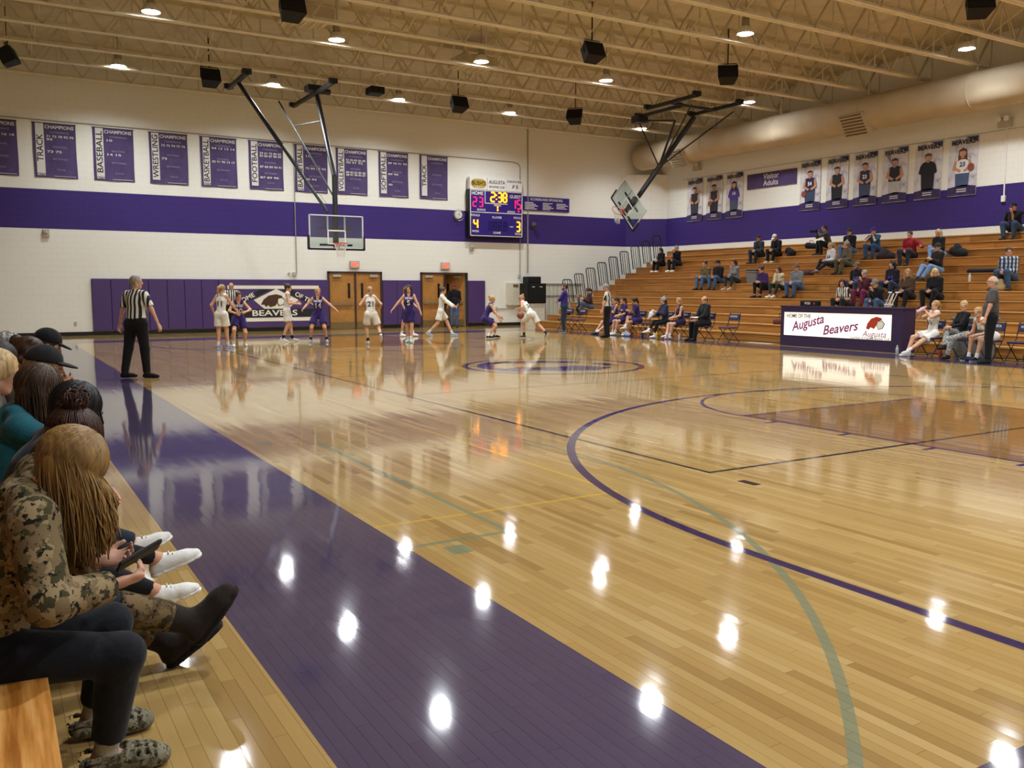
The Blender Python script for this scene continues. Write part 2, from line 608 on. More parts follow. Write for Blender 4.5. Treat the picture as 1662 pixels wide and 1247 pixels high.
for k, jy in enumerate(JY):
    if jy > YB - 0.2:
        continue
    n_ = len([q for q in JY if q < YB - 0.2]) - k
    t = thing('roof_joist', 'tan open-web steel roof joist, %s from the banner wall' % ORD[n_ - 1], 'joist', (0, jy, 0), group='roof joists')
    ob('bottom_chord', chord, t)
    ob('top_chord', tchord, t)
    for i in range(nd + 1):
        ob('web_diagonal', diag, t, (JX0 + i * PAN, 0, ZB + 0.04))
        if i < nd:
            o = ob('web_diagonal', diag, t, (JX0 + i * PAN + PAN, 0, ZB + 0.04), (0, 0, PI))
        ob('web_post', post, t, (JX0 + i * PAN + PAN / 2, 0, ZB + 0.04))
# cross bridging between joists, running along the hall
JV = [q for q in JY if 8 < q < YB - 0.2]
br1 = MB().box((0.02, 1.025, HW / 2 + 0.04), (0.03, 0.008, math.hypot(2.05, HW)), (math.atan2(2.05, HW), 0, 0)).mesh('brace'); br1.materials.append(M_STEEL2)
br2 = MB().box((-0.02, 1.025, HW / 2 + 0.04), (0.03, 0.008, math.hypot(2.05, HW)), (-math.atan2(2.05, HW), 0, 0)).mesh('brace'); br2.materials.append(M_STEEL2)
LX = ['far left', 'left', 'left of centre', 'middle', 'right of centre', 'right', 'far right']
for i, bx in enumerate((1.6, 6.0, 10.4, 15.0, 17.0, 21.6, 24.4)):
    for k in range(len(JV) - 1):
        t = thing('cross_bridging', 'crossed tan steel braces in the %s line, %s bay from the banner wall' % (LX[i], ORD[len(JV) - 2 - k]), 'bracing', (bx, JV[k], ZB), group='cross bridging between joists')
        ob('brace', br1, t)
        ob('brace', br2, t)
# round duct along the right wall
M_DUCT = mat('tan_painted_duct', '#bfb297', 0.65, spec=0.15, scale=1.5)
DX, DZ, DR = 27.25, 7.83, 0.60
t = thing('air_duct', 'long round tan air duct hung below the roof over the stand', 'duct', (DX, 15, DZ))
d = MB()
pr = [(DR * 0.55, 18.7), (DR * 0.9, 18.65), (DR, 18.5)] + [(DR, 17.5 - 35.0 * i / 12) for i in range(13)]
rotd = Matrix.Rotation(-PI / 2, 3, 'X')
d.lathe(pr, 40, rot=rotd)
d.build('duct_tube', M_DUCT, t, smooth=True)
for yy in (-14, -10, -6, -2, 2, 6, 10, 14):
    rg = MB().lathe([(DR + 0.004, -0.03), (DR + 0.018, -0.02), (DR + 0.018, 0.02), (DR + 0.004, 0.03)], 40, (0, yy, 0), rotd)
    rg.build('seam_ring', M_DUCT, t, smooth=True)
    MB().b2((-0.02, yy - 0.02, DR - 0.01), (0.02, yy + 0.02, ZC - DZ)).build('hanger', M_STEEL, t)
M_GRILLE = mat('grille_dark', '#6b5f49', 0.6)
for yy in (-7.7, 6.2, 15.5):
    g_ = MB()
    g_.add([(-0.72, yy - 0.5, -0.1), (-0.72, yy + 0.5, -0.1), (-0.25, yy + 0.5, -0.78), (-0.25, yy - 0.5, -0.78), (-0.3, yy - 0.6, 0.1), (-0.3, yy + 0.6, 0.1), (0.1, yy + 0.6, -0.6), (0.1, yy - 0.6, -0.6)],
           [(0, 1, 2, 3), (0, 4, 5, 1), (1, 5, 6, 2), (2, 6, 7, 3), (3, 7, 4, 0)])
    b_ = g_.build('outlet', M_DUCT, t)
    gr = MB()
    for q in range(7):
        f_ = (q + 0.5) / 7
        gr.box((-0.735 + 0.47 * f_, yy, -0.1 - 0.68 * f_), (0.03, 0.88, 0.05), (0, R_(35), 0))
    gr.build('louvre', M_GRILLE, b_)
# ------------------------------------------------------------------ high bay lamps
M_REFL = mat('lamp_reflector', '#d9d6cc', 0.3, spec=0.6)
M_HOUSE = mat('lamp_housing', '#8d8672', 0.5)
M_BULB = emat('lamp_lens', '#f4f6ff', 60.0)
lp_house = MB().lathe([(0.05, 0.42), (0.10, 0.40), (0.11, 0.18), (0.07, 0.16)], 16).mesh('ballast', True); lp_house.materials.append(M_HOUSE)
lp_refl = MB()
_n = 24
_pr = [(0.07, 0.17), (0.13, 0.14), (0.20, 0.05), (0.24, -0.06), (0.232, -0.06), (0.19, 0.05), (0.12, 0.13), (0.05, 0.15)]
for r, z in _pr:
    for i in range(_n):
        a_ = 2 * PI * i / _n
        lp_refl.v.append((r * math.cos(a_), r * math.sin(a_), z))
for k in range(len(_pr) - 1):
    for i in range(_n):
        j = (i + 1) % _n
        lp_refl.f.append((k * _n + i, k * _n + j, (k + 1) * _n + j, (k + 1) * _n + i))
lp_refl = lp_refl.mesh('reflector', True); lp_refl.materials.append(M_REFL)
lp_lens = MB().lathe([(0.16, -0.035), (0.20, -0.045), (0.20, -0.055), (0.10, -0.07)], 24).mesh('lens', True); lp_lens.materials.append(M_BULB)
lp_rod = MB().tube((0, 0, 0.40), (0, 0, ZC - 8.72), 0.012).mesh('stem'); lp_rod.materials.append(M_HOUSE)
LAMPS = []
for col, lx in enumerate((4.05, 9.0, 13.7, 18.55, 25.3)):
    ys = [31.2, 24.8, 16.15 if col in (2, 4) else 18.4, 10.1, 3.6, -2.2]
    for r, ly in enumerate(ys):
        LAMPS.append((col, r, lx, ly))
for col, r, lx, ly in LAMPS:
    t = thing('high_bay_lamp', 'glowing round ceiling lamp, %s row from the banner wall, %s from the left' % (ORD[r], ORD[col]), 'lamp', (lx, ly, 8.72), group='high bay lamps')
    ob('ballast', lp_house, t)
    ob('reflector', lp_refl, t)
    ob('lens', lp_lens, t)
    ob('stem', lp_rod, t)
    ld = bpy.data.lights.new('lamp_light', 'SPOT')
    ld.energy = LAMP_W
    ld.color = (0.90, 0.965, 1.0)
    ld.spot_size = R_(130 if col == 4 else 152)
    ld.spot_blend = 0.95
    ld.shadow_soft_size = 0.16
    lo = ob('lamp_light', ld, t, (0, 0, -0.13))

# ------------------------------------------------------------------ hung loudspeakers
M_BLK = mat('black_speaker', '#0e0d0d', 0.55, spec=0.3)
M_BLK2 = mat('speaker_grille', '#1a1918', 0.8, spec=0.2)
def speaker(x, y, z, rz, tilt, label):
    t = thing('ceiling_speaker', label, 'speaker', (x, y, z), rz, 'hung loudspeakers')
    rot = Euler((tilt, 0, 0)).to_matrix()
    b = MB()
    p = [(-0.31, -0.2), (0.31, -0.2), (0.21, 0.2), (-0.21, 0.2)]
    vs = [rot @ Vector((q[0], q[1], zz)) for zz in (-0.22, 0.22) for q in p]
    b.add(vs, [(3, 2, 1, 0), (4, 5, 6, 7), (0, 1, 5, 4), (1, 2, 6, 5), (2, 3, 7, 6), (3, 0, 4, 7)])
    b.build('cabinet', M_BLK, t)
    MB().box(rot @ Vector((0, -0.206, 0)), (0.56, 0.02, 0.38), rot).build('grille', M_BLK2, t)
    y_ = MB()
    for s in (-1, 1):
        y_.tube((s * 0.27, 0, 0), (s * 0.27, 0, 0.34), 0.015)
    y_.tube((-0.27, 0, 0.34), (0.27, 0, 0.34), 0.015)
    y_.tube((0, 0, 0.34), (0, 0, ZC - z - 0.05), 0.02)
    y_.build('yoke', M_BLK, t)
speaker(6.53, 29.74, 8.3, 0, R_(-25), 'black loudspeaker hung left of the far basket mast')
speaker(0.95, 30.03, 8.3, R_(75), R_(-25), 'black loudspeaker at the far left edge under the roof')
speaker(6.65, 21.43, 8.25, 0, R_(-25), 'black loudspeaker at the top edge, left of the middle')
speaker(15.2, 29.26, 8.3, 0, R_(-25), 'black loudspeaker hung in front of the scoreboard')
speaker(15.22, 21.04, 8.3, 0, R_(-25), 'black loudspeaker hung mid-court beneath the joists')
speaker(20.18, 28.96, 8.3, R_(-48), R_(-30), 'angled black loudspeaker near the far right corner')
speaker(20.42, 20.97, 8.3, R_(-40), R_(-25), 'angled black loudspeaker above the folded side basket')
speaker(20.66, 12.96, 8.3, R_(-40), R_(-25), 'angled black loudspeaker at the top right edge')
t = thing('projector', 'small dark projector box hung on a bent tan ceiling arm', 'projector', (11.76, 28.75, 8.3))
MB().bevbox((0, 0, 0), (0.5, 0.55, 0.24), 0.03).build('body', M_BLK, t)
MB().tube((0.08, -0.28, -0.02), (0.08, -0.36, -0.02), 0.07, n=14).build('projector_lens', M_BLK2, t)
MB().tube((0, 0, 0.1), (0, 0, 0.5), 0.025).tube((0, 0, 0.5), (0.55, 0.0, 0.75), 0.03).tube((0.55, 0, 0.75), (0.55, 0, ZC - 8.3), 0.03).build('mount_arm', M_STEEL, t)
for i, (x, y, lab) in enumerate(((7.9, 24.2, 'left'), (14.2, 26.3, 'middle'))):
    t = thing('ceiling_diffuser', 'square tan ceiling air diffuser box, %s one between the joists' % lab, 'vent', (x, y, 8.9), group='ceiling diffusers')
    MB().bevbox((0, 0, 0.1), (1.3, 1.1, 0.3), 0.03).build('plenum', M_DUCT, t)
    for k in range(5):
        MB().box((-0.5 + k * 0.25, 0, -0.06), (0.03, 1.0, 0.04)).build('vane', M_STEEL, t)

# ------------------------------------------------------------------ back wall fittings
M_BAN = mat('banner_cloth', '#53456e', 0.75, spec=0.2, scale=3, var=0.14)
M_BAN2 = mat('banner_hem', '#37285a', 0.75)
M_WHITE = mat('white_print', '#d9d6d0', 0.6, var=0.03)
M_GREYP = mat('grey_print', '#8f83a6', 0.7, var=0.05)
M_BLACKP = mat('black_print', '#1b1820', 0.6)
def banner(x0, sport, lines, foot, label, x1=None):
    w, h = 1.30, 1.80
    t = thing('championship_banner', label, 'banner', (x0, YB, 5.36), group='championship banners on the far wall')
    c = MB()
    nx, nz = 8, 8
    for k in range(nz + 1):
        for i in range(nx + 1):
            u, v = i / nx, k / nz
            c.v.append((u * w + 0.012 * (1 - v) * math.sin(5 * v + x0), -0.012 - 0.012 * math.sin(u * 9 + x0) * (1 - v) ** 0.5 - 0.012, v * h))
    for k in range(nz):
        for i in range(nx):
            a = k * (nx + 1) + i
            c.f.append((a, a + 1, a + nx + 2, a + nx + 1))
    c.build('cloth', M_BAN, t, smooth=True)
    MB().tube((-0.02, -0.015, h), (w + 0.02, -0.015, h), 0.014).build('top_rod', M_BAN2, t)
    MB().b2((0.08, -0.046, 0.14), (0.33, -0.043, h - 0.02)).build('name_strip', M_WHITE, t)
    letters(sport, 0.27, M_BLACKP, t, (0.205, -0.049, 0.97 if len(sport) < 10 else 0.93), (PI / 2, -PI / 2, 0), 'sport_name', width=min(1.5, 0.17 * len(sport) + 0.05), bold=0.012)
    letters('CHAMPIONS', 0.16, M_WHITE, t, (0.80, -0.049, h - 0.13), BW, 'heading', width=0.88, bold=0.02)
    for (z, s) in lines:
        letters(s, 0.105, M_WHITE, t, (0.40, -0.049, z), BW, 'year_lettering', bold=0.02, align='LEFT', width=min(0.82, 0.088 * len(s)))
    for (z, s) in ((1.50, 'CONFERENCE'), (1.02, 'REGIONAL'), (0.62, 'SECTIONAL'), (0.26, 'STATE')):
        letters(s, 0.09, M_GREYP, t, (0.80, -0.049, z), BW, 'level_name', bold=0.01)
    letters(foot, 0.10, M_WHITE, t, (0.205, -0.049, 0.09), BW, 'foot_name', bold=0.02) if foot else None
    MB().b2((0.58, -0.047, 0.05), (1.24, -0.044, 0.065)).build('credit_line', M_WHITE, t)
BN = [(-0.1, 'GOLF', [(1.32, '04 12 16 18'), (0.85, '99')], 'BOYS', 'purple championship banner cut off by the left edge of the photo'),
      (1.66, 'TRACK', [(1.36, '71 73 78 92 93'), (1.26, '94'), (0.86, '73 75')], 'BOYS', 'purple championship banner reading TRACK with a BOYS foot'),
      (3.48, 'BASEBALL', [(1.38, '10'), (0.90, '14 15')], 'BOYS', 'purple championship banner reading BASEBALL'),
      (5.29, 'WRESTLING', [(1.36, '72 73 74 75 76'), (0.90, '73')], '', 'purple championship banner reading WRESTLING'),
      (7.04, 'BASKETBALL', [(1.40, '94 13 13 14'), (0.92, '83 91 95 13 17')], 'BOYS', 'purple championship banner reading BASKETBALL beside WRESTLING'),
      (8.79, 'FOOTBALL', [(1.36, '59 61 73 80 82'), (1.26, '83 86 87 88 89'), (0.86, '87 88 89 90 91'), (0.46, '87 89 90')], '', 'purple championship banner reading FOOTBALL, partly behind the basket brace'),
      (10.54, 'BASKETBALL', [(1.38, '16'), (0.92, '75 84 85 94'), (0.5, '85 94')], 'GIRLS', 'purple championship banner reading BASKETBALL behind the basket mast'),
      (12.20, 'VOLLEYBALL', [(1.36, '83 84 85 86 89'), (1.26, '90 91 92'), (0.88, '80 82 83 85 86'), (0.78, '88 91 90 86 87')], '', 'purple championship banner reading VOLLEYBALL'),
      (14.0, 'SOFTBALL', [(1.36, '89 90 91 93'), (0.92, '89 90'), (0.5, '90')], '', 'purple championship banner reading SOFTBALL'),
      (15.82, 'TRACK', [], '', 'purple championship banner reading TRACK nearest the scoreboard')]
for b_ in BN:
    banner(*b_)
# scoreboard
M_SB = mat('scoreboard_purple', '#31207a', 0.4, var=0.06)
M_SBW = mat('scoreboard_white', '#e8e6e0', 0.5, var=0.03)
M_DARK = mat('dark_case', '#14101c', 0.5)
M_AMBER = emat('amber_digit', '#ff9a18', 2.2)
M_MAG = emat('magenta_digit', '#e8205f', 0.9)
M_DIM = mat('unlit_digit', '#241757', 0.5)
sx0, sz0 = 18.05, 3.88
t = thing('scoreboard', 'large electronic scoreboard showing 2:38 beside the wall clock', 'scoreboard', (sx0, YB - 0.012, sz0))
MB().b2((-0.06, -0.25, -0.02), (2.62, -0.01, 2.0)).build('case', M_DARK, t)
MB().b2((0.0, -0.27, 0.02), (2.62, -0.25, 1.98)).build('face_panel', M_SB, t)
fr = MB()
for a_, b2_ in (((0, 0.02), (2.62, 0.05)), ((0, 1.95), (2.62, 1.98)), ((0, 0.02), (0.03, 1.98)), ((2.59, 0.02), (2.62, 1.98)), ((0, 1.02), (2.62, 1.05)), ((0.72, 1.42), (1.86, 1.45)), ((0.72, 1.42), (0.75, 1.98))):
    fr.b2((a_[0], -0.285, a_[1]), (b2_[0], -0.27, b2_[1]))
fr.build('face_lines', M_SBW, t)
for i, (a_, b2_) in enumerate(((0.0, 0.85), (0.87, 1.80), (1.82, 2.62))):
    MB().b2((a_, -0.26, 2.0), (b2_, -0.05, 2.52)).build('sponsor_panel', M_SBW, t)
# seven-segment digits, every segment proud of the face
SEG = {'0': 'abcdef', '1': 'bc', '2': 'abged', '3': 'abgcd', '4': 'fgbc', '5': 'afgcd', '6': 'afgedc', '7': 'abc', '8': 'abcdefg', '9': 'abcdfg'}
def digit(ch, x, z, w, h, m, parent, th=0.045):
    d_ = MB()
    for s in SEG[ch]:
        if s in 'agd':
            zz = {'a': h, 'g': h / 2, 'd': 0}[s]
            d_.box((x + w / 2, -0.285, z + zz), (w - th * 0.6, 0.02, th))
        else:
            xx = x if s in 'fe' else x + w
            zz = h * 0.75 if s in 'fb' else h * 0.25
            d_.box((xx, -0.285, z + zz), (th, 0.02, h / 2 - th * 0.6))
    d_.build('digit', m, parent)
digit('2', 1.02, 1.52, 0.20, 0.38, M_AMBER, t, 0.062)
digit('3', 1.38, 1.52, 0.18, 0.38, M_AMBER, t, 0.062)
digit('8', 1.64, 1.52, 0.17, 0.38, M_AMBER, t, 0.062)
MB().box((1.30, -0.285, 1.62), (0.05, 0.02, 0.05)).box((1.30, -0.285, 1.80), (0.05, 0.02, 0.05)).build('colon', M_AMBER, t)
digit('2', 0.14, 1.28, 0.17, 0.38, M_MAG, t)
digit('3', 0.44, 1.28, 0.17, 0.38, M_MAG, t)
digit('1', 2.16, 1.26, 0.10, 0.38, M_MAG, t)
digit('5', 2.36, 1.26, 0.17, 0.38, M_MAG, t)
digit('1', 1.26, 1.10, 0.10, 0.24, M_AMBER, t, 0.06)
digit('4', 0.18, 0.35, 0.18, 0.38, M_AMBER, t, 0.06)
digit('3', 2.32, 0.28, 0.17, 0.40, M_AMBER, t, 0.06)
for q in (0.92, 1.16, 1.40, 1.66):
    digit('8', q, 0.32, 0.15, 0.34, M_DIM, t, 0.03)
MB().prism([(0, 0), (0.1, 0.05), (0, 0.1)], (2.40, -0.275, 1.10), (1, 0, 0), (0, 0, 1), -0.012).build('arrow', M_MAG, t)
for s, x, z, sz, wd in (('HOME', 0.36, 1.83, 0.20, 0.56), ('GUEST', 2.26, 1.77, 0.19, 0.58), ('PERIOD', 1.36, 1.36, 0.10, 0.36), ('BONUS', 0.55, 1.14, 0.12, 0.4), ('BONUS', 2.05, 1.11, 0.12, 0.38),
                        ('FOULS', 0.25, 0.90, 0.13, 0.42), ('FOULS', 2.38, 0.86, 0.13, 0.40), ('PLAYER', 1.33, 0.84, 0.13, 0.48), ('WON', 0.25, 0.22, 0.13, 0.34), ('WON', 2.40, 0.16, 0.13, 0.32), ('GAME', 1.33, 0.18, 0.13, 0.38), ('TOP', 2.06, 0.46, 0.09, 0.2)):
    letters(s, sz, M_SBW, t, (x, -0.276, z), BW, 'lettering', width=wd, bold=0.015)
M_GOLD = mat('gold_print', '#b79a3a', 0.6)
gold = [(0.43 + 0.38 * math.copysign(abs(math.cos(a)) ** 0.6, math.cos(a)), 2.25 + 0.2 * math.copysign(abs(math.sin(a)) ** 1.1, math.sin(a))) for a in [2 * PI * k / 28 for k in range(28)]]
MB().prism(gold, (0, -0.262, 0), (1, 0, 0), (0, 0, 1), 0.004).build('emblem', M_GOLD, t)
letters("BUSH'S", 0.24, M_BLACKP, t, (0.43, -0.272, 2.26), BW, 'lettering', width=0.66, bold=0.02)
letters("BEST", 0.07, M_SBW, t, (0.43, -0.272, 2.10), BW, 'lettering', width=0.3)
letters("AUGUSTA", 0.22, M_BLACKP, t, (1.335, -0.266, 2.34), BW, 'lettering', width=0.82, bold=0.015)
letters("BOOSTER CLUB", 0.13, M_BLACKP, t, (1.335, -0.266, 2.14), BW, 'lettering', width=0.76, bold=0.015)
letters("AUGUSTA FEED", 0.12, M_BLACKP, t, (2.22, -0.266, 2.42), BW, 'lettering', width=0.74, bold=0.015)
MB().prism([(2.1, 2.2), (2.16, 2.3), (2.24, 2.27), (2.2, 2.16), (2.12, 2.12)], (0, -0.262, 0), (1, 0, 0), (0, 0, 1), 0.004).prism([(2.3, 2.28), (2.38, 2.3), (2.42, 2.16), (2.33, 2.1)], (0, -0.262, 0), (1, 0, 0), (0, 0, 1), 0.004).build('emblem', M_GREYP, t)
# sponsor board
t = thing('sponsor_board', 'purple board headed SCOREBOARD SPONSORS right of the scoreboard', 'sign', (20.87, YB - 0.012, 5.13))
MB().b2((0, -0.04, 0), (2.49, 0, 0.62)).build('panel', M_SB, t)
letters('SCOREBOARD SPONSORS:', 0.15, M_WHITE, t, (1.25, -0.043, 0.50), BW, 'heading', width=1.75, bold=0.02)
for c_ in range(3):
    for r in range(5 if c_ < 2 else 4):
        MB().b2((0.08 + c_ * 0.85 + (0.1 if c_ == 1 else 0), -0.044, 0.33 - r * 0.068), (0.08 + c_ * 0.85 + 0.45 + 0.3 * ((r * 7 + c_ * 3) % 5) / 5, -0.041, 0.365 - r * 0.068)).build('name_line', M_WHITE, t)
# clock in its wire guard
M_WIRE = mat('wire_guard', '#b8b4a6', 0.4, metal=0.6)
t = thing('wall_clock', 'round white wall clock in a wire guard left of the scoreboard', 'clock', (17.59, YB, 4.78))
rb = Matrix.Rotation(PI / 2, 3, 'X')
MB().lathe([(0.19, 0.0), (0.19, 0.08), (0.175, 0.09)], 28, rot=rb).build('rim', mat('clock_rim', '#8a877c', 0.4), t, smooth=False)
MB().lathe([(0.172, 0.09), (0.17, 0.095)], 28, rot=rb).build('dial', M_SBW, t)
MB().box((0.02, -0.1, 0.05), (0.014, 0.006, 0.11), (0, R_(20), 0)).box((0.04, -0.1, 0.0), (0.09, 0.006, 0.014)).build('hands', M_BLACKP, t)
gd = MB()
for q in (0.10, 0.2):
    gd.path([(math.cos(2 * PI * k / 20) * (q + 0.05), -0.2 + (0.06 if q > 0.1 else 0), math.sin(2 * PI * k / 20) * (q + 0.05)) for k in range(21)], 0.004, 5)
for k in range(8):
    a_ = 2 * PI * k / 8
    gd.path([(0, -0.2, 0), (math.cos(a_) * 0.16, -0.2, math.sin(a_) * 0.16), (math.cos(a_) * 0.26, -0.02, math.sin(a_) * 0.26)], 0.004, 5)
gd.build('wire_guard', M_WIRE, t)
# bell, small wall boxes, conduits
t = thing('bell_horn', 'small grey horn speaker on the purple stripe right of the scoreboard', 'horn', (21.33, YB, 4.42))
MB().lathe([(0.03, 0.0), (0.05, 0.06), (0.07, 0.16), (0.14, 0.26)], 16, rot=Matrix.Rotation(R_(75), 3, 'X')).build('horn', mat('horn_grey', '#4d4a4c', 0.5), t, smooth=True)
MB().b2((-0.06, -0.05, -0.06), (0.06, 0, 0.06)).build('bracket', mat('horn_grey', '#4d4a4c', 0.5), t)
M_BOXG = mat('grey_wall_box', '#b3ad9c', 0.5)
for x, z, lab in ((18.25, 3.42, 'small grey alarm box on the wall under the scoreboard'), (1.9, 3.5, 'small grey alarm box on the wall under the left banners')):
    t = thing('alarm_box', lab, 'alarm', (x, YB, z))
    MB().bevbox((0, -0.05, 0), (0.2, 0.1, 0.26), 0.015).build('body', M_BOXG, t)
    MB().lathe([(0.06, 0), (0.06, 0.03), (0.03, 0.04)], 12, (0, -0.1, 0.02), rb).build('horn_face', M_BOXG, t)
M_COND = mat('conduit_grey', '#a59f8e', 0.45, metal=0.3)
def conduit(name, pts, label, r=0.02):
    tag(MB().path(pts, r, 8).build(name, M_COND), label, 'conduit')
conduit('wall_conduit', [(10.5, YB - 0.03, 7.22), (10.5, YB - 0.03, 2.2)], 'thin grey conduit down the wall behind the far basket', 0.018)
conduit('wall_conduit', [(-2, YB - 0.025, 7.26), (20.35, YB - 0.025, 7.20), (20.62, YB - 0.025, 7.14), (20.72, YB - 0.025, 7.02), (20.72, YB - 0.025, 2.2)], 'long grey conduit running along the banner tops and down past the scoreboard', 0.018)
conduit('wall_conduit', [(21.12, YB - 0.03, 8.7), (21.12, YB - 0.03, 2.35)], 'thick grey conduit from roof to floor right of the scoreboard', 0.03)
t = thing('junction_box', 'small grey electrical box low on the far wall above the mural pad', 'electrical box', (10.4, YB, 2.2))
MB().bevbox((0, -0.05, 0), (0.14, 0.1, 0.14), 0.01).build('body', M_BOXG, t)
MB().lathe([(0.05, 0), (0.05, 0.06)], 10, (-0.2, -0.0, 0.02), rb).build('socket', M_BOXG, t)
tag(MB().bevbox((20.68, YB - 0.04, 2.2), (0.12, 0.08, 0.16), 0.01).build('junction_box', M_BOXG), 'small electrical box at the conduit foot above the speaker stack', 'electrical box')
tag(MB().bevbox((2.65, YB - 0.01, 0.42), (0.08, 0.02, 0.13), 0.005).build('wall_outlet', M_BOXG), 'small grey wall outlet on the white wall left of the pads', 'outlet')
tag(MB().bevbox((19.5, YB - 0.03, 0.75), (0.08, 0.06, 0.16), 0.01).path([(19.55, YB - 0.03, 0.75), (21.4, YB - 0.03, 0.75)], 0.02).build('wall_raceway', M_BOXG), 'low grey cable raceway with a switch right of the doors', 'raceway')
t = thing('utility_cabinet', 'pale wall cabinet with a dark handle beside the speaker stack', 'cabinet', (20.35, YB - 0.012, 1.05))
MB().bevbox((0, -0.08, 0.35), (0.7, 0.16, 1.0), 0.01).build('body', mat('cabinet_cream', '#d3ceba', 0.5), t)
MB().bevbox((0.05, -0.17, 0.72), (0.26, 0.03, 0.12), 0.008).build('handle', mat('cabinet_handle', '#6d6048', 0.5), t)
# speaker stack on the floor
t = thing('loudspeaker', 'large black floor loudspeaker against the far wall', 'speaker', (21.1, 33.5, 0))
MB().bevbox((0, 0, 1.43), (0.98, 0.7, 0.88), 0.02).build('cabinet', M_BLK, t)
MB().b2((-0.45, -0.37, 1.04), (0.45, -0.35, 1.82)).build('grille', M_BLK2, t)
for s in (-1, 1):
    MB().b2((0.2 * s - 0.07, -0.385, 1.70), (0.2 * s + 0.07, -0.37, 1.73)).build('name_plate', M_SBW, t)
MB().b2((-0.45, -0.3, 0.0), (0.45, 0.3, 0.99)).build('stand', mat('cabinet_cream', '#d3ceba', 0.5), t)
t = thing('loudspeaker', 'smaller black loudspeaker stacked on the large floor speaker', 'speaker', (21.05, 33.5, 1.87))
MB().bevbox((0, 0, 0.15), (0.66, 0.5, 0.30), 0.02).build('cabinet', M_BLK, t)
MB().b2((-0.3, -0.27, 0.03), (0.3, -0.25, 0.27)).build('grille', M_BLK2, t)
# folding partition panel behind the stand end
t = thing('wall_panel', 'pale ribbed utility panel on the far wall beside the stand', 'panel', (22.9, YB, 0))
M_PAN = mat('pale_panel', '#cfcbb8', 0.5)
for k in range(10):
    MB().bevbox((-0.95 + k * 0.22, -0.03, 0.92), (0.2, 0.05, 1.82), 0.008).build('slat', M_PAN, t)
MB().b2((-1.1, -0.09, 1.82), (1.2, -0.0, 1.88)).b2((-1.1, -0.09, 1.30), (1.2, -0.055, 1.34)).build('rail', M_COND, t)

# wall pads
M_PAD = mat('purple_vinyl_pad', '#4a3468', 0.45, spec=0.4, var=0.05)
M_PADT = mat('purple_vinyl_trim', '#3d2b58', 0.5)
PX = [3.2, 3.82, 4.43, 5.06, 5.69, 6.29, 6.89, 7.5]
def pad(x0, x1, label, z1=1.98):
    tag(MB().bevbox(((x0 + x1) / 2, YB - 0.045, (0.15 + z1) / 2), (x1 - x0 - 0.008, 0.09, z1 - 0.15), 0.02).build('wall_pad', M_PAD), label, 'wall pad', 'purple wall pads')
for i in range(len(PX) - 1):
    pad(PX[i], PX[i + 1], 'plain purple wall pad, %s from the left end of the far wall row' % ORD[i])
pad(14.07, 14.71, 'purple wall pad right of the first double door')
pad(14.71, 15.30, 'purple wall pad midway between the two double doors')
pad(15.30, 15.79, 'purple wall pad left of the second double door')
pad(18.04, 18.9, 'wide purple wall pad right of the second double door')
# mural pad: HOME OF THE / BEAVERS with a diamond
M_MB = mat('mural_black', '#1c1f22', 0.5)
M_MW = mat('mural_white', '#e6e1d0', 0.5, var=0.03)
M_MBR = mat('mural_brown', '#4a2d20', 0.5)
t = thing('mural_pad', 'large purple wall pad with HOME OF THE BEAVERS mural and diamond', 'wall pad', (7.5, YB - 0.012, 0))
MB().bevbox((2.13, -0.045, 1.065), (4.25, 0.09, 1.83), 0.02).build('pad', M_PAD, t)
q = -0.094
def flat(poly, m, nm, dy=0.0):
    return MB().prism(poly, (0, q - dy, 0), (1, 0, 0), (0, 0, 1), 0.004).build(nm, m, t)
flat([(0.32, 1.75), (3.85, 1.75), (3.85, 1.62), (0.32, 1.62)], M_MW, 'upper_bar')
flat([(0.32, 0.52), (3.85, 0.52), (3.85, 0.38), (0.32, 0.38)], M_MW, 'lower_bar')
flat([(0.2, 0.55), (3.95, 0.55), (3.95, 0.85), (0.2, 0.85)], M_MB, 'black_band')
flat([(0.55, 1.08), (1.55, 1.60), (1.95, 1.60), (0.55, 0.90)], M_MB, 'black_band')
flat([(3.75, 1.08), (2.75, 1.60), (2.35, 1.60), (3.75, 0.90)], M_MB, 'black_band')
flat([(1.28, 1.20), (2.15, 1.62), (3.02, 1.20), (2.62, 0.86), (1.68, 0.86)], M_MW, 'diamond', 0.004)
flat([(1.55, 1.02), (1.66, 1.22), (1.86, 1.37), (2.15, 1.42), (2.36, 1.36), (2.42, 1.26), (2.2, 1.16), (2.12, 0.98), (1.9, 0.92), (1.84, 1.0), (1.74, 0.93), (1.68, 1.02)], M_MBR, 'emblem', 0.008)
flat([(2.2, 1.27), (2.36, 1.3), (2.5, 1.2), (2.46, 1.02), (2.24, 0.96), (2.16, 1.08)], M_MB, 'emblem_edge', 0.010)
flat([(2.22, 1.24), (2.36, 1.27), (2.46, 1.18), (2.42, 1.04), (2.27, 0.99), (2.20, 1.08)], M_MW, 'emblem_patch', 0.013)
letters('HOME', 0.24, M_MW, t, (0.98, q - 0.01, 1.24), (PI / 2, R_(-27), 0), 'lettering', width=0.72, bold=0.02)
letters('OF THE', 0.24, M_MW, t, (3.28, q - 0.01, 1.24), (PI / 2, R_(27), 0), 'lettering', width=0.86, bold=0.02)
letters('BEAVERS', 0.30, M_MW, t, (2.08, q - 0.01, 0.69), BW, 'lettering', width=1.75, bold=0.02)
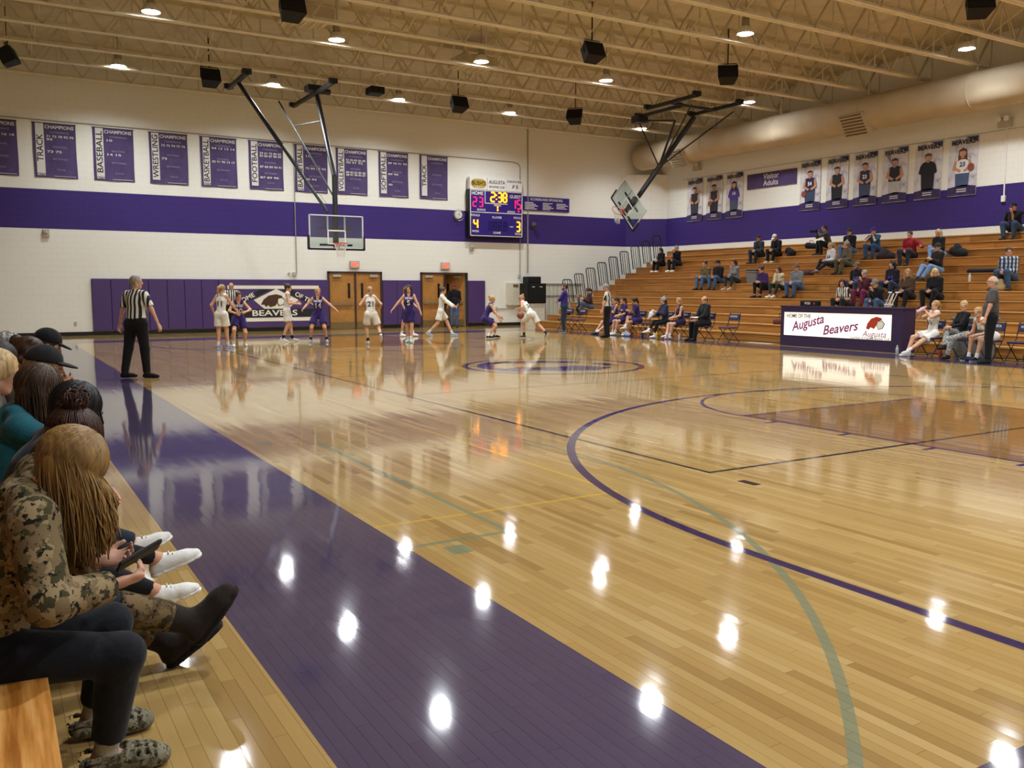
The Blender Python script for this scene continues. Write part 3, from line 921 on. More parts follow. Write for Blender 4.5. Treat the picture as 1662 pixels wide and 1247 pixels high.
# double doors
M_DOORW = mat('oak_door', '#a8763a', 0.4, scale=4, var=0.15)
M_FRAME = mat('door_frame_brown', '#3a2a26', 0.5)
M_KICK = mat('kick_plate', '#8f7d55', 0.35, metal=0.7)
M_GLASSD = mat('dark_glass', '#1d1a1c', 0.15)
M_STEELB = mat('brushed_bar', '#8c877a', 0.35, metal=0.6)
def double_door(name, x0, x1, open_right):
    t = struct(ob(name, None, None, (x0, YB, 0)))
    w_ = x1 - x0
    fr = MB().b2((0, -0.08, 0), (0.07, 0.0, 2.32)).b2((w_ - 0.07, -0.08, 0), (w_, 0.02, 2.32)).b2((0, -0.08, 2.25), (w_, 0.02, 2.32)).b2((w_ / 2 - 0.04, -0.06, 0), (w_ / 2 + 0.04, 0.02, 2.25))
    fr.build('frame', M_FRAME, t)
    for side in (0, 1):
        a_ = 0.07 if side == 0 else w_ / 2 + 0.04
        b_ = w_ / 2 - 0.04 if side == 0 else w_ - 0.07
        hx = b_ if (open_right and side == 1) else 0.0      # a leaf standing open turns on its right jamb
        lf = MB().b2((a_ - hx, -0.035, 0.02), (b_ - hx, -0.005, 2.25)).build('door_leaf', M_DOORW, t, (hx, 0, 0))
        vx = (b_ - 0.28 if side == 0 else a_ + 0.2) - hx
        a1, b1 = a_ - hx, b_ - hx
        MB().b2((vx, -0.045, 1.25), (vx + 0.10, -0.03, 1.85)).build('vision_pane', M_GLASSD, lf)
        MB().b2((a1 + 0.03, -0.045, 0.04), (b1 - 0.03, -0.03, 0.30)).build('kick_plate', M_KICK, lf)
        MB().b2((a1 + 0.06, -0.11, 0.98), (b1 - 0.06, -0.07, 1.04)).b2((a1 + 0.08, -0.08, 0.97), (a1 + 0.14, -0.03, 1.05)).b2((b1 - 0.14, -0.08, 0.97), (b1 - 0.08, -0.03, 1.05)).build('push_bar', M_STEELB, lf)
        MB().bevbox(((a1 + 0.3) if side == 0 else (b1 - 0.3), -0.07, 2.14), (0.34, 0.09, 0.10), 0.01).build('door_closer', mat('closer_grey', '#a9a596', 0.4), lf)
        if hx:
            lf.rotation_euler = (0, 0, R_(-48))
            lf.location = (hx - 0.03, 0.04, 0)
    return t
double_door('door_1', 11.74, 14.05, False)
double_door('door_2', 15.80, 18.03, True)
# exit signs
M_EXIT = emat('exit_red', '#ff4030', 1.2)
for x, lab in ((12.88, 'lit red EXIT sign above the left double door'), (16.96, 'lit red EXIT sign above the right double door')):
    t = thing('exit_sign', lab, 'exit sign', (x, YB, 2.60))
    MB().bevbox((0, -0.05, 0), (0.40, 0.10, 0.30), 0.01).build('housing', mat('exit_housing', '#b8a798', 0.5), t)
    MB().b2((-0.16, -0.108, -0.10), (0.16, -0.10, 0.10)).build('face', mat('exit_face', '#e8b4a4', 0.5), t)
    letters('EXIT', 0.17, M_EXIT, t, (0, -0.112, 0), BW, 'lettering', width=0.27, bold=0.02)

# ------------------------------------------------------------------ right wall fittings
def poster_material():
    m, g = newmat('poster_backdrop')
    P = g.coords('Object')
    n = g.noise(2.5, P, 5, 0.65)
    n2 = g.noise(6.0, P, 4, 0.6)
    c = g.ramp(n, [(0.32, rgb('#5d5470')), (0.45, rgb('#bcb9c2')), (0.62, rgb('#d8d6d6')), (0.8, rgb('#8d879c'))])
    c = g.mix(g.m('MULTIPLY', n2, 0.3), c, rgb('#ffffff'))
    g.color(c)
    g.set('Roughness', 0.25)
    return m
M_POSTER = poster_material()
M_PBAND = mat('poster_band', '#3a2f58', 0.3, var=0.3, scale=5)
M_SKINP = mat('printed_skin', '#c08e6f', 0.5)
def poster(y0, label, top, hair, jersey_no=None, pose='arms', sleeve=True, pants='#3c4250', ball=False, long_hair=False, no_col='#ffffff'):
    """vinyl banner on the right wall; width runs from y0 towards the viewer"""
    t = thing('senior_banner', label, 'banner', (XR, y0, 4.72), -PI / 2, 'player banners on the right wall')
    w_, h_ = 1.0, 1.93
    c = MB()
    for k in range(9):
        for i in range(7):
            u, v = i / 6, k / 8
            c.v.append((u * w_, -0.03 - 0.012 * math.sin(u * 6 + y0) * (1 - v), v * h_))
    for k in range(8):
        for i in range(6):
            a_ = k * 7 + i
            c.f.append((a_, a_ + 1, a_ + 8, a_ + 7))
    c.build('sheet', M_POSTER, t, smooth=True)
    q_ = -0.046
    def fl_(poly, m, nm, d=0.0):
        if nm.startswith('printed') and nm != 'printed_ball':
            poly = [(0.5 + (p_[0] - 0.5) * 1.4, p_[1] if p_[1] < 1.2 else 1.2 + (p_[1] - 1.2) * 1.0) for p_ in poly]
        MB().prism(poly, (0, q_ - d, 0), (1, 0, 0), (0, 0, 1), 0.003).build(nm, m, t)
    fl_([(0.0, 0.02), (1.0, 0.02), (1.0, 0.30), (0.55, 0.36), (0.0, 0.28)], M_PBAND, 'lower_band')
    fl_([(0.55, h_ - 0.02), (1.0, h_ - 0.02), (1.0, h_ - 0.22), (0.8, h_ - 0.10)], M_PBAND, 'upper_corner')
    letters('BEAVERS', 0.22, M_BLACKP, t, (0.5, q_ - 0.008, h_ - 0.17), BW, 'heading', width=0.84, bold=0.02)
    for k in range(2):
        MB().b2((0.33, q_ - 0.008, 0.20 - k * 0.07), (0.67, q_ - 0.004, 0.23 - k * 0.07)).build('name_line', M_WHITE, t)
    tm = mat('print_' + top, '#' + top, 0.5)
    pm = mat('print_' + pants.strip('#'), pants, 0.5)
    hm = mat('print_' + hair, '#' + hair, 0.5)
    # printed figure: trousers, shirt, arms, head, hair
    fl_([(0.34, 0.30), (0.66, 0.30), (0.68, 0.78), (0.32, 0.78)], pm, 'printed_trousers')
    fl_([(0.33, 0.74), (0.67, 0.74), (0.70, 1.15), (0.64, 1.25), (0.55, 1.28), (0.45, 1.28), (0.36, 1.25), (0.30, 1.15)], tm, 'printed_shirt', 0.004)
    am = tm if sleeve == 'long' else M_SKINP
    fl_([(0.30, 1.16), (0.36, 1.2), (0.34, 0.95), (0.48, 0.84), (0.44, 0.77), (0.25, 0.90)], am, 'printed_arm', 0.007)
    fl_([(0.70, 1.16), (0.64, 1.2), (0.66, 0.95), (0.52, 0.84), (0.56, 0.77), (0.75, 0.90)], am, 'printed_arm', 0.007)
    if long_hair:
        fl_([(0.38, 1.15), (0.40, 1.5), (0.5, 1.58), (0.60, 1.5), (0.63, 1.15), (0.56, 1.2), (0.45, 1.2)], hm, 'printed_hair', 0.008)
    fl_([(0.5 + 0.085 * math.cos(a), 1.40 + 0.12 * math.sin(a)) for a in [2 * PI * k / 14 for k in range(14)]], M_SKINP, 'printed_face', 0.011)
    fl_([(0.465, 1.3), (0.535, 1.3), (0.54, 1.24), (0.46, 1.24)], M_SKINP, 'printed_neck', 0.011)
    fl_([(0.41, 1.42), (0.415, 1.52), (0.5, 1.56), (0.585, 1.52), (0.59, 1.42), (0.56, 1.47), (0.44, 1.47)], hm, 'printed_hair', 0.014)
    if jersey_no:
        letters(jersey_no, 0.2, mat('print_no_' + no_col.strip('#'), no_col, 0.5), t, (0.5, q_ - 0.014, 1.03), BW, 'jersey_number', bold=0.02)
    if ball:
        fl_([(ball[0] + 0.12 * math.cos(a), ball[1] + 0.12 * math.sin(a)) for a in [2 * PI * k / 18 for k in range(18)]], mat('printed_ball', '#8a4a38', 0.5), 'printed_ball', 0.016)
    return t
poster(31.43, 'player banner farthest from the viewer, dark shirt, beside the folded side basket', '26262c', '2a2320', pants='#33363f')
poster(30.17, 'player banner with dark sleeveless top and a ball at the hip', '24242b', '2a2320', pants='#24242b', ball=(0.26, 0.72))
poster(28.94, 'player banner with purple number 14 top', '4a3a8c', '1c1714', '14', long_hair=True, sleeve='long', pants='#4a5468')
poster(24.82, 'player banner with dark number 54 jersey next to the Visitor Adults sign', '2a2340', '3a2c22', '54', ball=(0.22, 0.66), pants='#3a4660')
poster(23.53, 'player banner with black wrestling singlet', '1c1b20', '2a2320', pants='#1c1b20')
poster(22.28, 'player banner with dark number 23 football jersey', '2a2340', '3a2c22', '23', pants='#3a4660')
pb = poster(21.03, 'player banner with baseball bat over the shoulder and white trousers', '1f1e22', '3b3836', pants='#b9b7b6')
MB().prism([(0.12, 1.72), (0.2, 1.76), (0.52, 1.22), (0.48, 1.2)], (0, -0.064, 0), (1, 0, 0), (0, 0, 1), 0.003).build('printed_bat', M_GREYP, pb)
poster(19.73, 'player banner with black hooded jacket and hands clasped', '1d1c22', '55463a', sleeve='long', pants='#23222a')
poster(18.47, 'player banner with white number 23 top and basketball at the side', 'dcdadb', '5a3a28', '23', long_hair=True, ball=(0.80, 0.92), pants='#49597a', no_col='#15131a')
t = thing('visitor_sign', 'purple sign reading Visitor Adults between the player banners', 'sign', (XR, 27.69, 5.84), -PI / 2)
MB().b2((0, -0.04, 0), (2.68, 0, 0.62)).build('panel', M_BAN, t)
letters('Visitor', 0.31, M_WHITE, t, (1.33, -0.043, 0.45), BW, 'lettering', bold=0.01)
letters('Adults', 0.31, M_WHITE, t, (1.33, -0.043, 0.17), BW, 'lettering', bold=0.01)
conduit('wall_conduit', [(XR - 0.02, 31.8, 6.68), (XR - 0.02, 12.0, 6.68)], 'thin cable along the tops of the player banners', 0.008)
for y, z, lab in ((16.59, 6.9, 'white emergency light box near the right edge'), (30.8, 7.15, 'emergency light box near the far right corner')):
    t = thing('emergency_light', lab, 'emergency light', (XR, y, z), -PI / 2)
    MB().bevbox((0, -0.08, 0), (0.42, 0.16, 0.30), 0.02).build('housing', M_BOXG, t)
    for s in (-1, 1):
        MB().lathe([(0.05, 0), (0.09, 0.08), (0.09, 0.10)], 14, (s * 0.13, -0.16, 0.1), rb).build('lamp_head', M_SBW, t)
tag(MB().path([(XR - 0.02, 16.55, 6.7), (XR - 0.02, 16.52, 4.6)], 0.025).bevbox((XR - 0.04, 16.52, 4.5), (0.08, 0.13, 0.2), 0.01).build('wall_conduit', M_SBW), 'white conduit with a switch box at the right end of the wall', 'conduit')
# ------------------------------------------------------------------ centre court emblem (paint, 1 mm)
M_CP = mat('court_purple_paint', '#33264f', 0.07, spec=0.6)
t = thing('court_emblem', 'purple painted emblem in the centre circle of the court', 'floor emblem', (10.2, 15.4, 0))
def annulus(r0, r1, a0, a1, n=40):
    A = [a0 + (a1 - a0) * i / n for i in range(n + 1)]
    m_ = MB()
    m_.v = [(r * math.cos(a), r * math.sin(a), z) for z in (0.0003, 0.0009) for r in (r0, r1) for a in A]
    N = n + 1
    for i in range(n):
        m_.f.append((2 * N + i, 3 * N + i, 3 * N + i + 1, 2 * N + i + 1))
        m_.f.append((N + i, 3 * N + i, 3 * N + i + 1, N + i + 1))
    return m_
annulus(1.80, 1.92, 0, 2 * PI, 64).build('circle', M_CP, t)
annulus(1.25, 1.60, R_(100), R_(215)).build('crescent', M_CP, t)
for poly in ([(-1.1, 1.2), (-0.3, 1.45), (0.5, 1.2), (1.1, 0.6), (0.9, 0.3), (0.2, 0.75), (-0.5, 0.9)],
             [(-1.3, -0.2), (-0.8, 0.1), (-0.2, -0.3), (0.4, -0.2), (0.9, -0.9), (0.3, -1.3), (-0.5, -1.1)],
             [(1.05, 0.15), (1.35, 0.0), (1.3, -0.6), (1.0, -0.5)]):
    MB().prism(poly, (0, 0, 0.0003), (1, 0, 0), (0, 1, 0), 0.0006).build('emblem_patch', M_CP, t)

# ------------------------------------------------------------------ baskets
M_BSTEEL = mat('black_basket_steel', '#1b1d20', 0.45, spec=0.5)
M_ALU = mat('backboard_frame', '#c9cccb', 0.4)
M_PADB = mat('backboard_pad', '#131117', 0.6)
M_RIM = mat('orange_rim', '#c2401f', 0.4)
M_NET = mat('white_net', '#ded9cc', 0.8)
def glass_mat():
    m, g = newmat('backboard_glass')
    nt = m.node_tree
    tr = nt.nodes.new('ShaderNodeBsdfTransparent')
    tr.inputs[0].default_value = (0.80, 0.86, 0.84, 1)
    gl = nt.nodes.new('ShaderNodeBsdfGlossy')
    gl.inputs['Roughness'].default_value = 0.03
    mx = nt.nodes.new('ShaderNodeMixShader')
    mx.inputs[0].default_value = 0.06
    nt.links.new(tr.outputs[0], mx.inputs[1])
    nt.links.new(gl.outputs[0], mx.inputs[2])
    nt.links.new(mx.outputs[0], nt.nodes['Material Output'].inputs[0])
    return m
M_BGLASS = glass_mat()
def board(t, M):
    """glass backboard; M places board space (x right, y back, z up, origin at board centre) in the thing"""
    def P(p):
        return M @ Vector(p)
    R3 = M.to_3x3()
    def bx(m_, c, d):
        m_.box(P(c), d, R3)
        return m_
    bx(MB(), (0, 0, 0), (1.78, 0.012, 1.02)).build('glass_pane', M_BGLASS, t)
    f = MB()
    bx(f, (0, 0, 0.52), (1.83, 0.04, 0.035)); bx(f, (0, 0, -0.52), (1.83, 0.04, 0.035))
    bx(f, (-0.90, 0, 0), (0.035, 0.04, 1.07)); bx(f, (0.90, 0, 0), (0.035, 0.04, 1.07))
    f.build('board_frame', M_ALU, t)
    f = MB()
    bx(f, (0, -0.012, 0.04), (0.61, 0.01, 0.045)); bx(f, (0, -0.012, -0.38), (0.61, 0.01, 0.045))
    bx(f, (-0.29, -0.012, -0.17), (0.045, 0.01, 0.42)); bx(f, (0.29, -0.012, -0.17), (0.045, 0.01, 0.42))
    bx(f, (-0.29, 0.02, 0.28), (0.05, 0.02, 0.46)); bx(f, (0.29, 0.02, 0.28), (0.05, 0.02, 0.46))
    f.build('target_square', M_WHITE, t)
    f = MB()
    bx(f, (0, 0.0, -0.56), (1.88, 0.08, 0.06)); bx(f, (-0.94, 0, -0.35), (0.06, 0.08, 0.45)); bx(f, (0.94, 0, -0.35), (0.06, 0.08, 0.45))
    f.build('edge_pad', M_PADB, t)
    f = MB()
    bx(f, (0, 0.05, 0.10), (1.1, 0.05, 0.06)); bx(f, (0, 0.05, -0.42), (1.1, 0.05, 0.06)); bx(f, (0, 0.09, -0.12), (0.16, 0.1, 0.9))
    f.build('board_bracket', M_BSTEEL, t)
    rim = MB()
    rim.path([P((0.228 * math.cos(a), -0.38 + 0.228 * math.sin(a), -0.38)) for a in [2 * PI * k / 28 for k in range(29)]], 0.012, 8)
    bx(rim, (0, -0.07, -0.38), (0.16, 0.16, 0.02)); bx(rim, (0, -0.02, -0.43), (0.16, 0.03, 0.14))
    for s in (-1, 1):
        rim.tube(P((s * 0.07, -0.02, -0.46)), P((s * 0.09, -0.2, -0.39)), 0.012)
    ro = rim.build('rim', M_RIM, t)
    net = MB()
    n = 12
    down = Vector((0, 0, -1))
    ctr = P((0, -0.38, -0.38))
    for k in range(n):
        for s in (-1, 1):
            pts = []
            for j in range(6):
                f_ = j / 5
                rr = 0.225 - 0.115 * math.sin(f_ * PI / 2)
                a = 2 * PI * (k + s * f_ * 1.6) / n
                v0 = R3 @ Vector((rr * math.cos(a), rr * math.sin(a), 0))
                pts.append(ctr + v0 + down * (0.45 * f_))
            net.path(pts, 0.005, 4)
    net.build('net', M_NET, ro)
# far basket, in playing position
t = thing('basketball_hoop', 'glass basketball backboard hanging from the roof in front of the far wall', 'basketball hoop', (9.93, 27.75, 0))
O = Vector((9.93, 27.75, 0))
board(t, Matrix.Translation(Vector((0, 0, 3.46))))
def W(x, y, z):
    return Vector((x, y, z)) - O
MB().tube(W(10.0, 28.0, 3.0), W(10.06, 28.2, 5.3), 0.085, n=12).tube(W(10.06, 28.2, 5.28), W(10.5, 31.07, 8.45), 0.085, n=12).build('mast', M_BSTEEL, t)
MB().tube(W(9.72, 27.95, 4.1), W(8.6, 29.3, 6.4), 0.05, n=10).tube(W(8.62, 29.28, 6.36), W(7.62, 30.5, 8.45), 0.07, n=10).build('brace_arm', M_BSTEEL, t)
MB().tube(W(10.02, 28.15, 4.6), W(9.55, 32.5, 8.4), 0.03).tube(W(10.03, 29.4, 6.1), W(9.8, 29.9, 6.0), 0.02).tube(W(10.3, 30.2, 7.4), W(9.7, 31.4, 7.35), 0.02).build('stay_rod', M_BSTEEL, t)
for (x, ya, yb) in ((7.58, 29.2, 31.7), (10.38, 29.0, 33.5)):
    bm_ = MB()
    bm_.box(W(x, (ya + yb) / 2, 8.48), (0.12, yb - ya, 0.12))
    for yy in (ya + 0.05, yb - 0.05):
        bm_.box(W(x, yy, 8.54), (0.3, 0.14, 0.16))
    bm_.build('roof_beam', M_BSTEEL, t)
MB().bevbox(W(10.3, 30.9, 8.62), (0.5, 0.45, 0.22), 0.03).lathe([(0.1, 0), (0.1, 0.4)], 12, W(10.45, 30.7, 8.52), Matrix.Rotation(PI / 2, 3, 'Y')).build('winch', M_BSTEEL, t)
MB().tube(W(10.0, 27.98, 4.0), W(8.1, 29.9, 7.4), 0.006).build('cable', M_BSTEEL, t)
# side basket, swung up sideways
Cc = Vector((22.3, 28.2, 5.0))
t = thing('basketball_hoop', 'folded side basket swung up at an angle in the far right corner', 'basketball hoop', Cc)
upv = Vector((0.03, -0.743, 0.668)).normalized()
lng = Vector((0.066, -0.666, -0.743)); lng = (lng - upv * lng.dot(upv)).normalized()
bk = upv.cross(lng).normalized()
MM = Matrix((lng, bk, upv)).transposed().to_4x4()
board(t, MM)
def W(x, y, z):
    return Vector((x, y, z)) - Cc
mt, mb_ = W(24.3, 26.7, 8.35), bk * 0.22 + upv * 0.05
MB().tube(mb_ - upv * 0.3, mb_ + upv * 0.6, 0.09, n=12).tube(mb_ + upv * 0.35, mt, 0.10, n=12).build('mast', M_BSTEEL, t)
mid = mb_.lerp(mt, 0.42)
st_ = MB()
st_.tube(mid, W(22.5, 24.9, 8.3), 0.03).tube(mid, W(24.9, 25.2, 8.35), 0.03).tube(mid, W(22.95, 26.3, 8.0), 0.05).tube(W(22.95, 26.3, 8.0), W(22.9, 28.2, 8.3), 0.04)
st_.tube(mid, W(22.85, 28.4, 8.35), 0.03)
st_.build('stay_rod', M_BSTEEL, t)
bm_ = MB()
for (x, ya, yb) in ((22.15, 24.2, 27.0), (24.45, 24.4, 27.1), (22.9, 26.0, 28.5)):
    bm_.box(W(x, (ya + yb) / 2, 8.48), (0.12, yb - ya, 0.12))
    for yy in (ya + 0.05, yb - 0.05):
        bm_.box(W(x, yy, 8.54), (0.3, 0.14, 0.16))
bm_.tube(W(22.15, 25.6, 8.44), W(24.45, 25.7, 8.44), 0.05)
bm_.build('roof_beam', M_BSTEEL, t)
MB().bevbox(W(22.85, 28.3, 8.35), (0.5, 0.5, 0.3), 0.04).build('winch', M_BSTEEL, t)

# ------------------------------------------------------------------ wooden stand on the right
def wood_mat(name, cols, along='Y', rough=0.35, spec=0.4, freq=1.0, lo=0.25, hi=0.75):
    m, g = newmat(name)
    P = g.pos()
    rnd = g.new('ShaderNodeObjectInfo').outputs['Random']
    sc = {'Y': (16, 0.9, 16), 'X': (0.9, 16, 16)}[along]
    sc = tuple(v * freq for v in sc)
    shift = g.comb(g.m('MULTIPLY', rnd, 9.0), g.m('MULTIPLY', rnd, 31.0), 0.0)
    va = g.new('ShaderNodeVectorMath', operation='ADD')
    g.nt.links.new(P, va.inputs[0]); g.nt.links.new(shift, va.inputs[1])
    n = g.noise(1.0, g.mapping(va.outputs[0], sc), 5, 0.6)
    n2 = g.noise(0.9, va.outputs[0], 3)
    c = g.ramp(n, [(lo, rgb(cols[0])), (0.5, rgb(cols[1])), (hi, rgb(cols[2]))])
    c = g.mix(g.m('MULTIPLY', n2, 0.35), c, rgb(cols[0]))
    hv = g.new('ShaderNodeHueSaturation')
    g.nt.links.new(c, hv.inputs['Color'])
    g.nt.links.new(g.m('ADD', 0.82, g.m('MULTIPLY', rnd, 0.36)), hv.inputs['Value'])
    g.color(hv.outputs[0])
    g.set('Roughness', rough)
    g.set('Specular IOR Level', spec)
    return m
M_STAND = wood_mat('stand_fir', ('#7c5226', '#a06d33', '#b58244'))
M_TREAD = wood_mat('stand_tread', ('#a1713a', '#b98849', '#caa064'))
M_UNDER = mat('stand_underside', '#1d130c', 0.8)
BX0, RUN, RISE, NR = 20.35, 0.61, 0.26, 13
BY0, BY1 = 3.0, 32.1
STAND = thing('bleachers', 'long brown wooden stand stepping up against the right wall', 'bleachers', (BX0, BY0, 0))
rs = random.Random(3)
_pl = {}
def plank_mesh(kind, L, dx, dz, m):
    key = (kind, round(L, 2), dx, dz)
    if key not in _pl:
        _pl[key] = MB().b2((0, 0.004, 0), (dx, L - 0.004, dz)).mesh(kind)
        _pl[key].materials.append(m)
    return _pl[key]
for k in range(1, NR + 1):
    xk = RUN * (k - 1)
    depth = (XR - BX0 - xk) if k == NR else RUN
    row = MB().b2((xk + 0.035, 0.02, RISE * (k - 1) + 0.0), (xk + depth - 0.01, BY1 - BY0 - 0.02, RISE * k - 0.036)).build('row_frame', M_UNDER, STAND)
    for kind in ('riser_plank', 'tread_plank', 'tread_plank'):
        y = 0.0
        first = rs.choice((2.3, 3.4, 4.6, 5.6))
        back = kind == 'tread_plank' and _back
        _back = kind == 'tread_plank'
        while y < BY1 - BY0 - 0.05:
            L = first if y == 0 else 4.8
            L = min(L, BY1 - BY0 - y)
            if kind == 'riser_plank':
                me = plank_mesh(kind, L, 0.03, RISE - 0.058, M_STAND)
                ob('riser_plank', me, row, (xk, y, RISE * (k - 1) + 0.012))
            elif not back:
                me = plank_mesh(kind, L, 0.30, 0.035, M_TREAD)
                ob('tread_plank', me, row, (xk - 0.02, y, RISE * k - 0.035))
            else:
                me = plank_mesh(kind, L, depth - 0.29, 0.035, M_TREAD)
                ob('tread_plank', me, row, (xk + 0.285, y, RISE * k - 0.035))
            y += L
    _back = False
# end rails
M_RAIL = mat('black_rail', '#15141a', 0.4, spec=0.4)
def rail_mesh():
    parts = {}
    f = MB()
    sl = 0.17
    pts = [(sl, 0, -1.05), (0.02, 0, -0.10), (0.03, 0, -0.04), (0.08, 0, 0), (0.42, 0, 0), (0.47, 0, -0.04), (0.49, 0, -0.10), (0.49 + sl - 0.02, 0, -1.05)]
    f.path(pts, 0.022, 8)
    fm = f.mesh('rail_frame', True); fm.materials.append(M_RAIL)
    b = MB().path([(0, 0, 0), (sl - 0.01, 0, -1.04)], 0.016, 6).mesh('baluster', True)
    b.materials.append(M_RAIL)
    return fm, b
rf_, rb_ = rail_mesh()
for i in range(9):
    zt = 2.03 + 0.257 * i
    t = thing('stand_rail', 'black end rail of the wooden stand, %s step up' % ORD[i], 'railing', (21.72 + 0.625 * i, BY1 - 0.04, zt), group='black end rails of the stand')
    ob('rail_frame', rf_, t)
    for q in (0.12, 0.25, 0.38):
        ob('baluster', rb_, t, (q, 0, 0))

# ------------------------------------------------------------------ stand on the viewer's side (pine)
M_PINE = wood_mat('pine_seat', ('#9a5f22', '#c88a42', '#dca762'), rough=0.4, freq=1.3, lo=0.38, hi=0.60)
t = thing('bleachers', 'pine bench rows on the near side under the seated spectators', 'bleachers', (0.1, -3.0, 0))
for k in range(4):
    x1_, z1_ = -0.62 * k, 0.43 + 0.30 * k
    r_ = MB().b2((x1_ - 0.62, 0, max(0.0, z1_ - 0.42)), (x1_ - 0.36, 14.0, z1_ - 0.2)).build('row_frame', M_UNDER, t)
    for j in range(3):
        MB().b2((x1_ - 0.36, j * 4.7, z1_ - 0.04), (x1_, j * 4.7 + 4.69, z1_)).build('seat_plank', M_PINE, r_)
        if k:
            MB().b2((x1_ + 0.02, j * 4.7, z1_ - 0.34), (x1_ + 0.26, j * 4.7 + 4.69, z1_ - 0.30)).build('foot_plank', M_PINE, r_)
    for j in range(6):
        MB().b2((x1_ - 0.30, 0.4 + j * 2.5, 0), (x1_ - 0.22, 0.48 + j * 2.5, z1_ - 0.04)).build('support', M_UNDER, r_)

# ------------------------------------------------------------------ scorer's table with lit sign
M_TBL = mat('table_purple', '#2f2140', 0.45)
M_LIT = emat('lit_sign', '#f4efdf', 0.45)
M_MAGP = mat('magenta_print', '#8c2a7a', 0.5)
M_REDP = mat('red_print', '#b5381f', 0.5)
M_GRY = mat('grey_text', '#3a3432', 0.5)
t = thing('scorers_table', 'long purple scoring table with a lit sign reading HOME OF THE Augusta Beavers', 'scoring table', (19.72, 17.85, 0), -PI / 2)
TL = 3.95
MB().b2((0, 0, 0.0), (TL, 0.06, 0.30)).b2((0, 0, 0.96), (TL, 0.06, 1.10)).b2((0, 0, 0.30), (0.10, 0.06, 0.96)).b2((TL - 0.32, 0, 0.30), (TL, 0.06, 0.96)).build('front_frame', M_TBL, t)
MB().b2((0, 0.06, 0.0), (0.04, 0.5, 1.10)).build('end_panel', M_TBL, t)
MB().b2((TL - 0.04, 0.06, 0.0), (TL, 0.5, 1.10)).build('end_panel', M_TBL, t)
MB().b2((-0.02, -0.02, 1.10), (TL + 0.02, 0.56, 1.14)).build('top', M_TBL, t)
lit = MB().b2((0.10, 0.03, 0.30), (TL - 0.32, 0.05, 0.96)).build('sign_panel', M_LIT, t)
letters('HOME OF THE', 0.15, M_GRY, t, (0.62, 0.026, 0.85), BW, 'lettering', width=0.85, extrude=0.001, bold=0.012)
letters('Augusta', 0.36, M_MAGP, t, (0.93, 0.026, 0.66), (PI / 2, R_(-14), 0), 'lettering', width=1.16, shear=0.35, bold=0.015, extrude=0.001)
letters('Beavers', 0.36, M_MAGP, t, (2.02, 0.026, 0.55), (PI / 2, R_(-9), 0), 'lettering', width=1.16, shear=0.35, bold=0.015, extrude=0.001)
letters('Augusta', 0.22, M_MAGP, t, (3.10, 0.026, 0.44), BW, 'lettering', width=0.72, shear=0.35, extrude=0.001)
letters('Courtesy of Augusta Booster Club', 0.09, M_GRY, t, (2.98, 0.026, 0.335), BW, 'lettering', width=1.2, extrude=0.001)
def flat2(poly, m, nm, dy=0.0):
    MB().prism(poly, (0, 0.028 - dy, 0), (1, 0, 0), (0, 0, 1), 0.003).build(nm, m, t)
flat2([(2.86, 0.58), (2.9, 0.72), (3.0, 0.84), (3.16, 0.90), (3.3, 0.87), (3.34, 0.82), (3.2, 0.78), (3.16, 0.66), (3.1, 0.58), (3.0, 0.62), (2.95, 0.56)], M_REDP, 'emblem', 0.002)
flat2([(3.2, 0.79), (3.34, 0.80), (3.42, 0.72), (3.36, 0.60), (3.22, 0.56), (3.17, 0.66)], M_BLACKP, 'emblem_edge', 0.004)
flat2([(3.21, 0.775), (3.33, 0.785), (3.40, 0.715), (3.345, 0.61), (3.225, 0.575), (3.185, 0.66)], M_MW, 'emblem_patch', 0.006)
t = thing('possession_box', 'black POSS arrow box on the scoring table end', 'possession indicator', (19.95, 17.0, 1.14), -PI / 2)
MB().bevbox((0, 0, 0.07), (0.62, 0.14, 0.14), 0.01).build('case', M_BLK, t)
letters('POSS', 0.09, M_WHITE, t, (-0.05, -0.072, 0.07), BW, 'lettering', bold=0.01)
MB().prism([(0, -0.035), (0.07, 0), (0, 0.035)], (0.16, -0.072, 0.07), (1, 0, 0), (0, 0, 1), -0.004).build('arrow', M_REDP, t)

# ------------------------------------------------------------------ folding chairs at the court side
M_CH = mat('chair_navy', '#2a2344', 0.5, var=0.1)
M_CHF = mat('chair_frame', '#26222f', 0.4, metal=0.4)
def chair_proto():
    t = thing('folding_chair', 'x', 'chair', (0, 0, 0), 0, 'purple folding chairs at the court side')
    MB().bevbox((0, 0.02, 0.445), (0.43, 0.41, 0.045), 0.018).build('seat', M_CH, t)
    b = MB().bevbox((0, -0.235, 0.76), (0.42, 0.03, 0.20), 0.012, (R_(12), 0, 0)).build('backrest', M_CH, t)
    letters('AUGUSTA', 0.08, M_WHITE, b, (0, -0.262, 0.765), (PI / 2 + R_(12) * 0, 0, 0), 'lettering', bold=0.015, width=0.3)
    letters('AUGUSTA', 0.08, M_WHITE, b, (0, -0.205, 0.78), (PI / 2, 0, PI), 'lettering', bold=0.015, width=0.3)
    for s in (-1, 1):
        MB().path([(s * 0.225, 0.24, 0.0), (s * 0.225, -0.18, 0.50), (s * 0.215, -0.265, 0.86), (s * 0.19, -0.27, 0.88)], 0.012, 6).build('front_leg', M_CHF, t)
        MB().path([(s * 0.20, -0.26, 0.0), (s * 0.20, 0.18, 0.43)], 0.012, 6).build('rear_leg', M_CHF, t)
    MB().tube((-0.225, 0.20, 0.05), (0.225, 0.20, 0.05), 0.009).build('stretcher', M_CHF, t)
    MB().tube((-0.20, -0.22, 0.05), (0.20, -0.22, 0.05), 0.009).build('stretcher', M_CHF, t)
    return t
CH0 = chair_proto()
_first = [True]
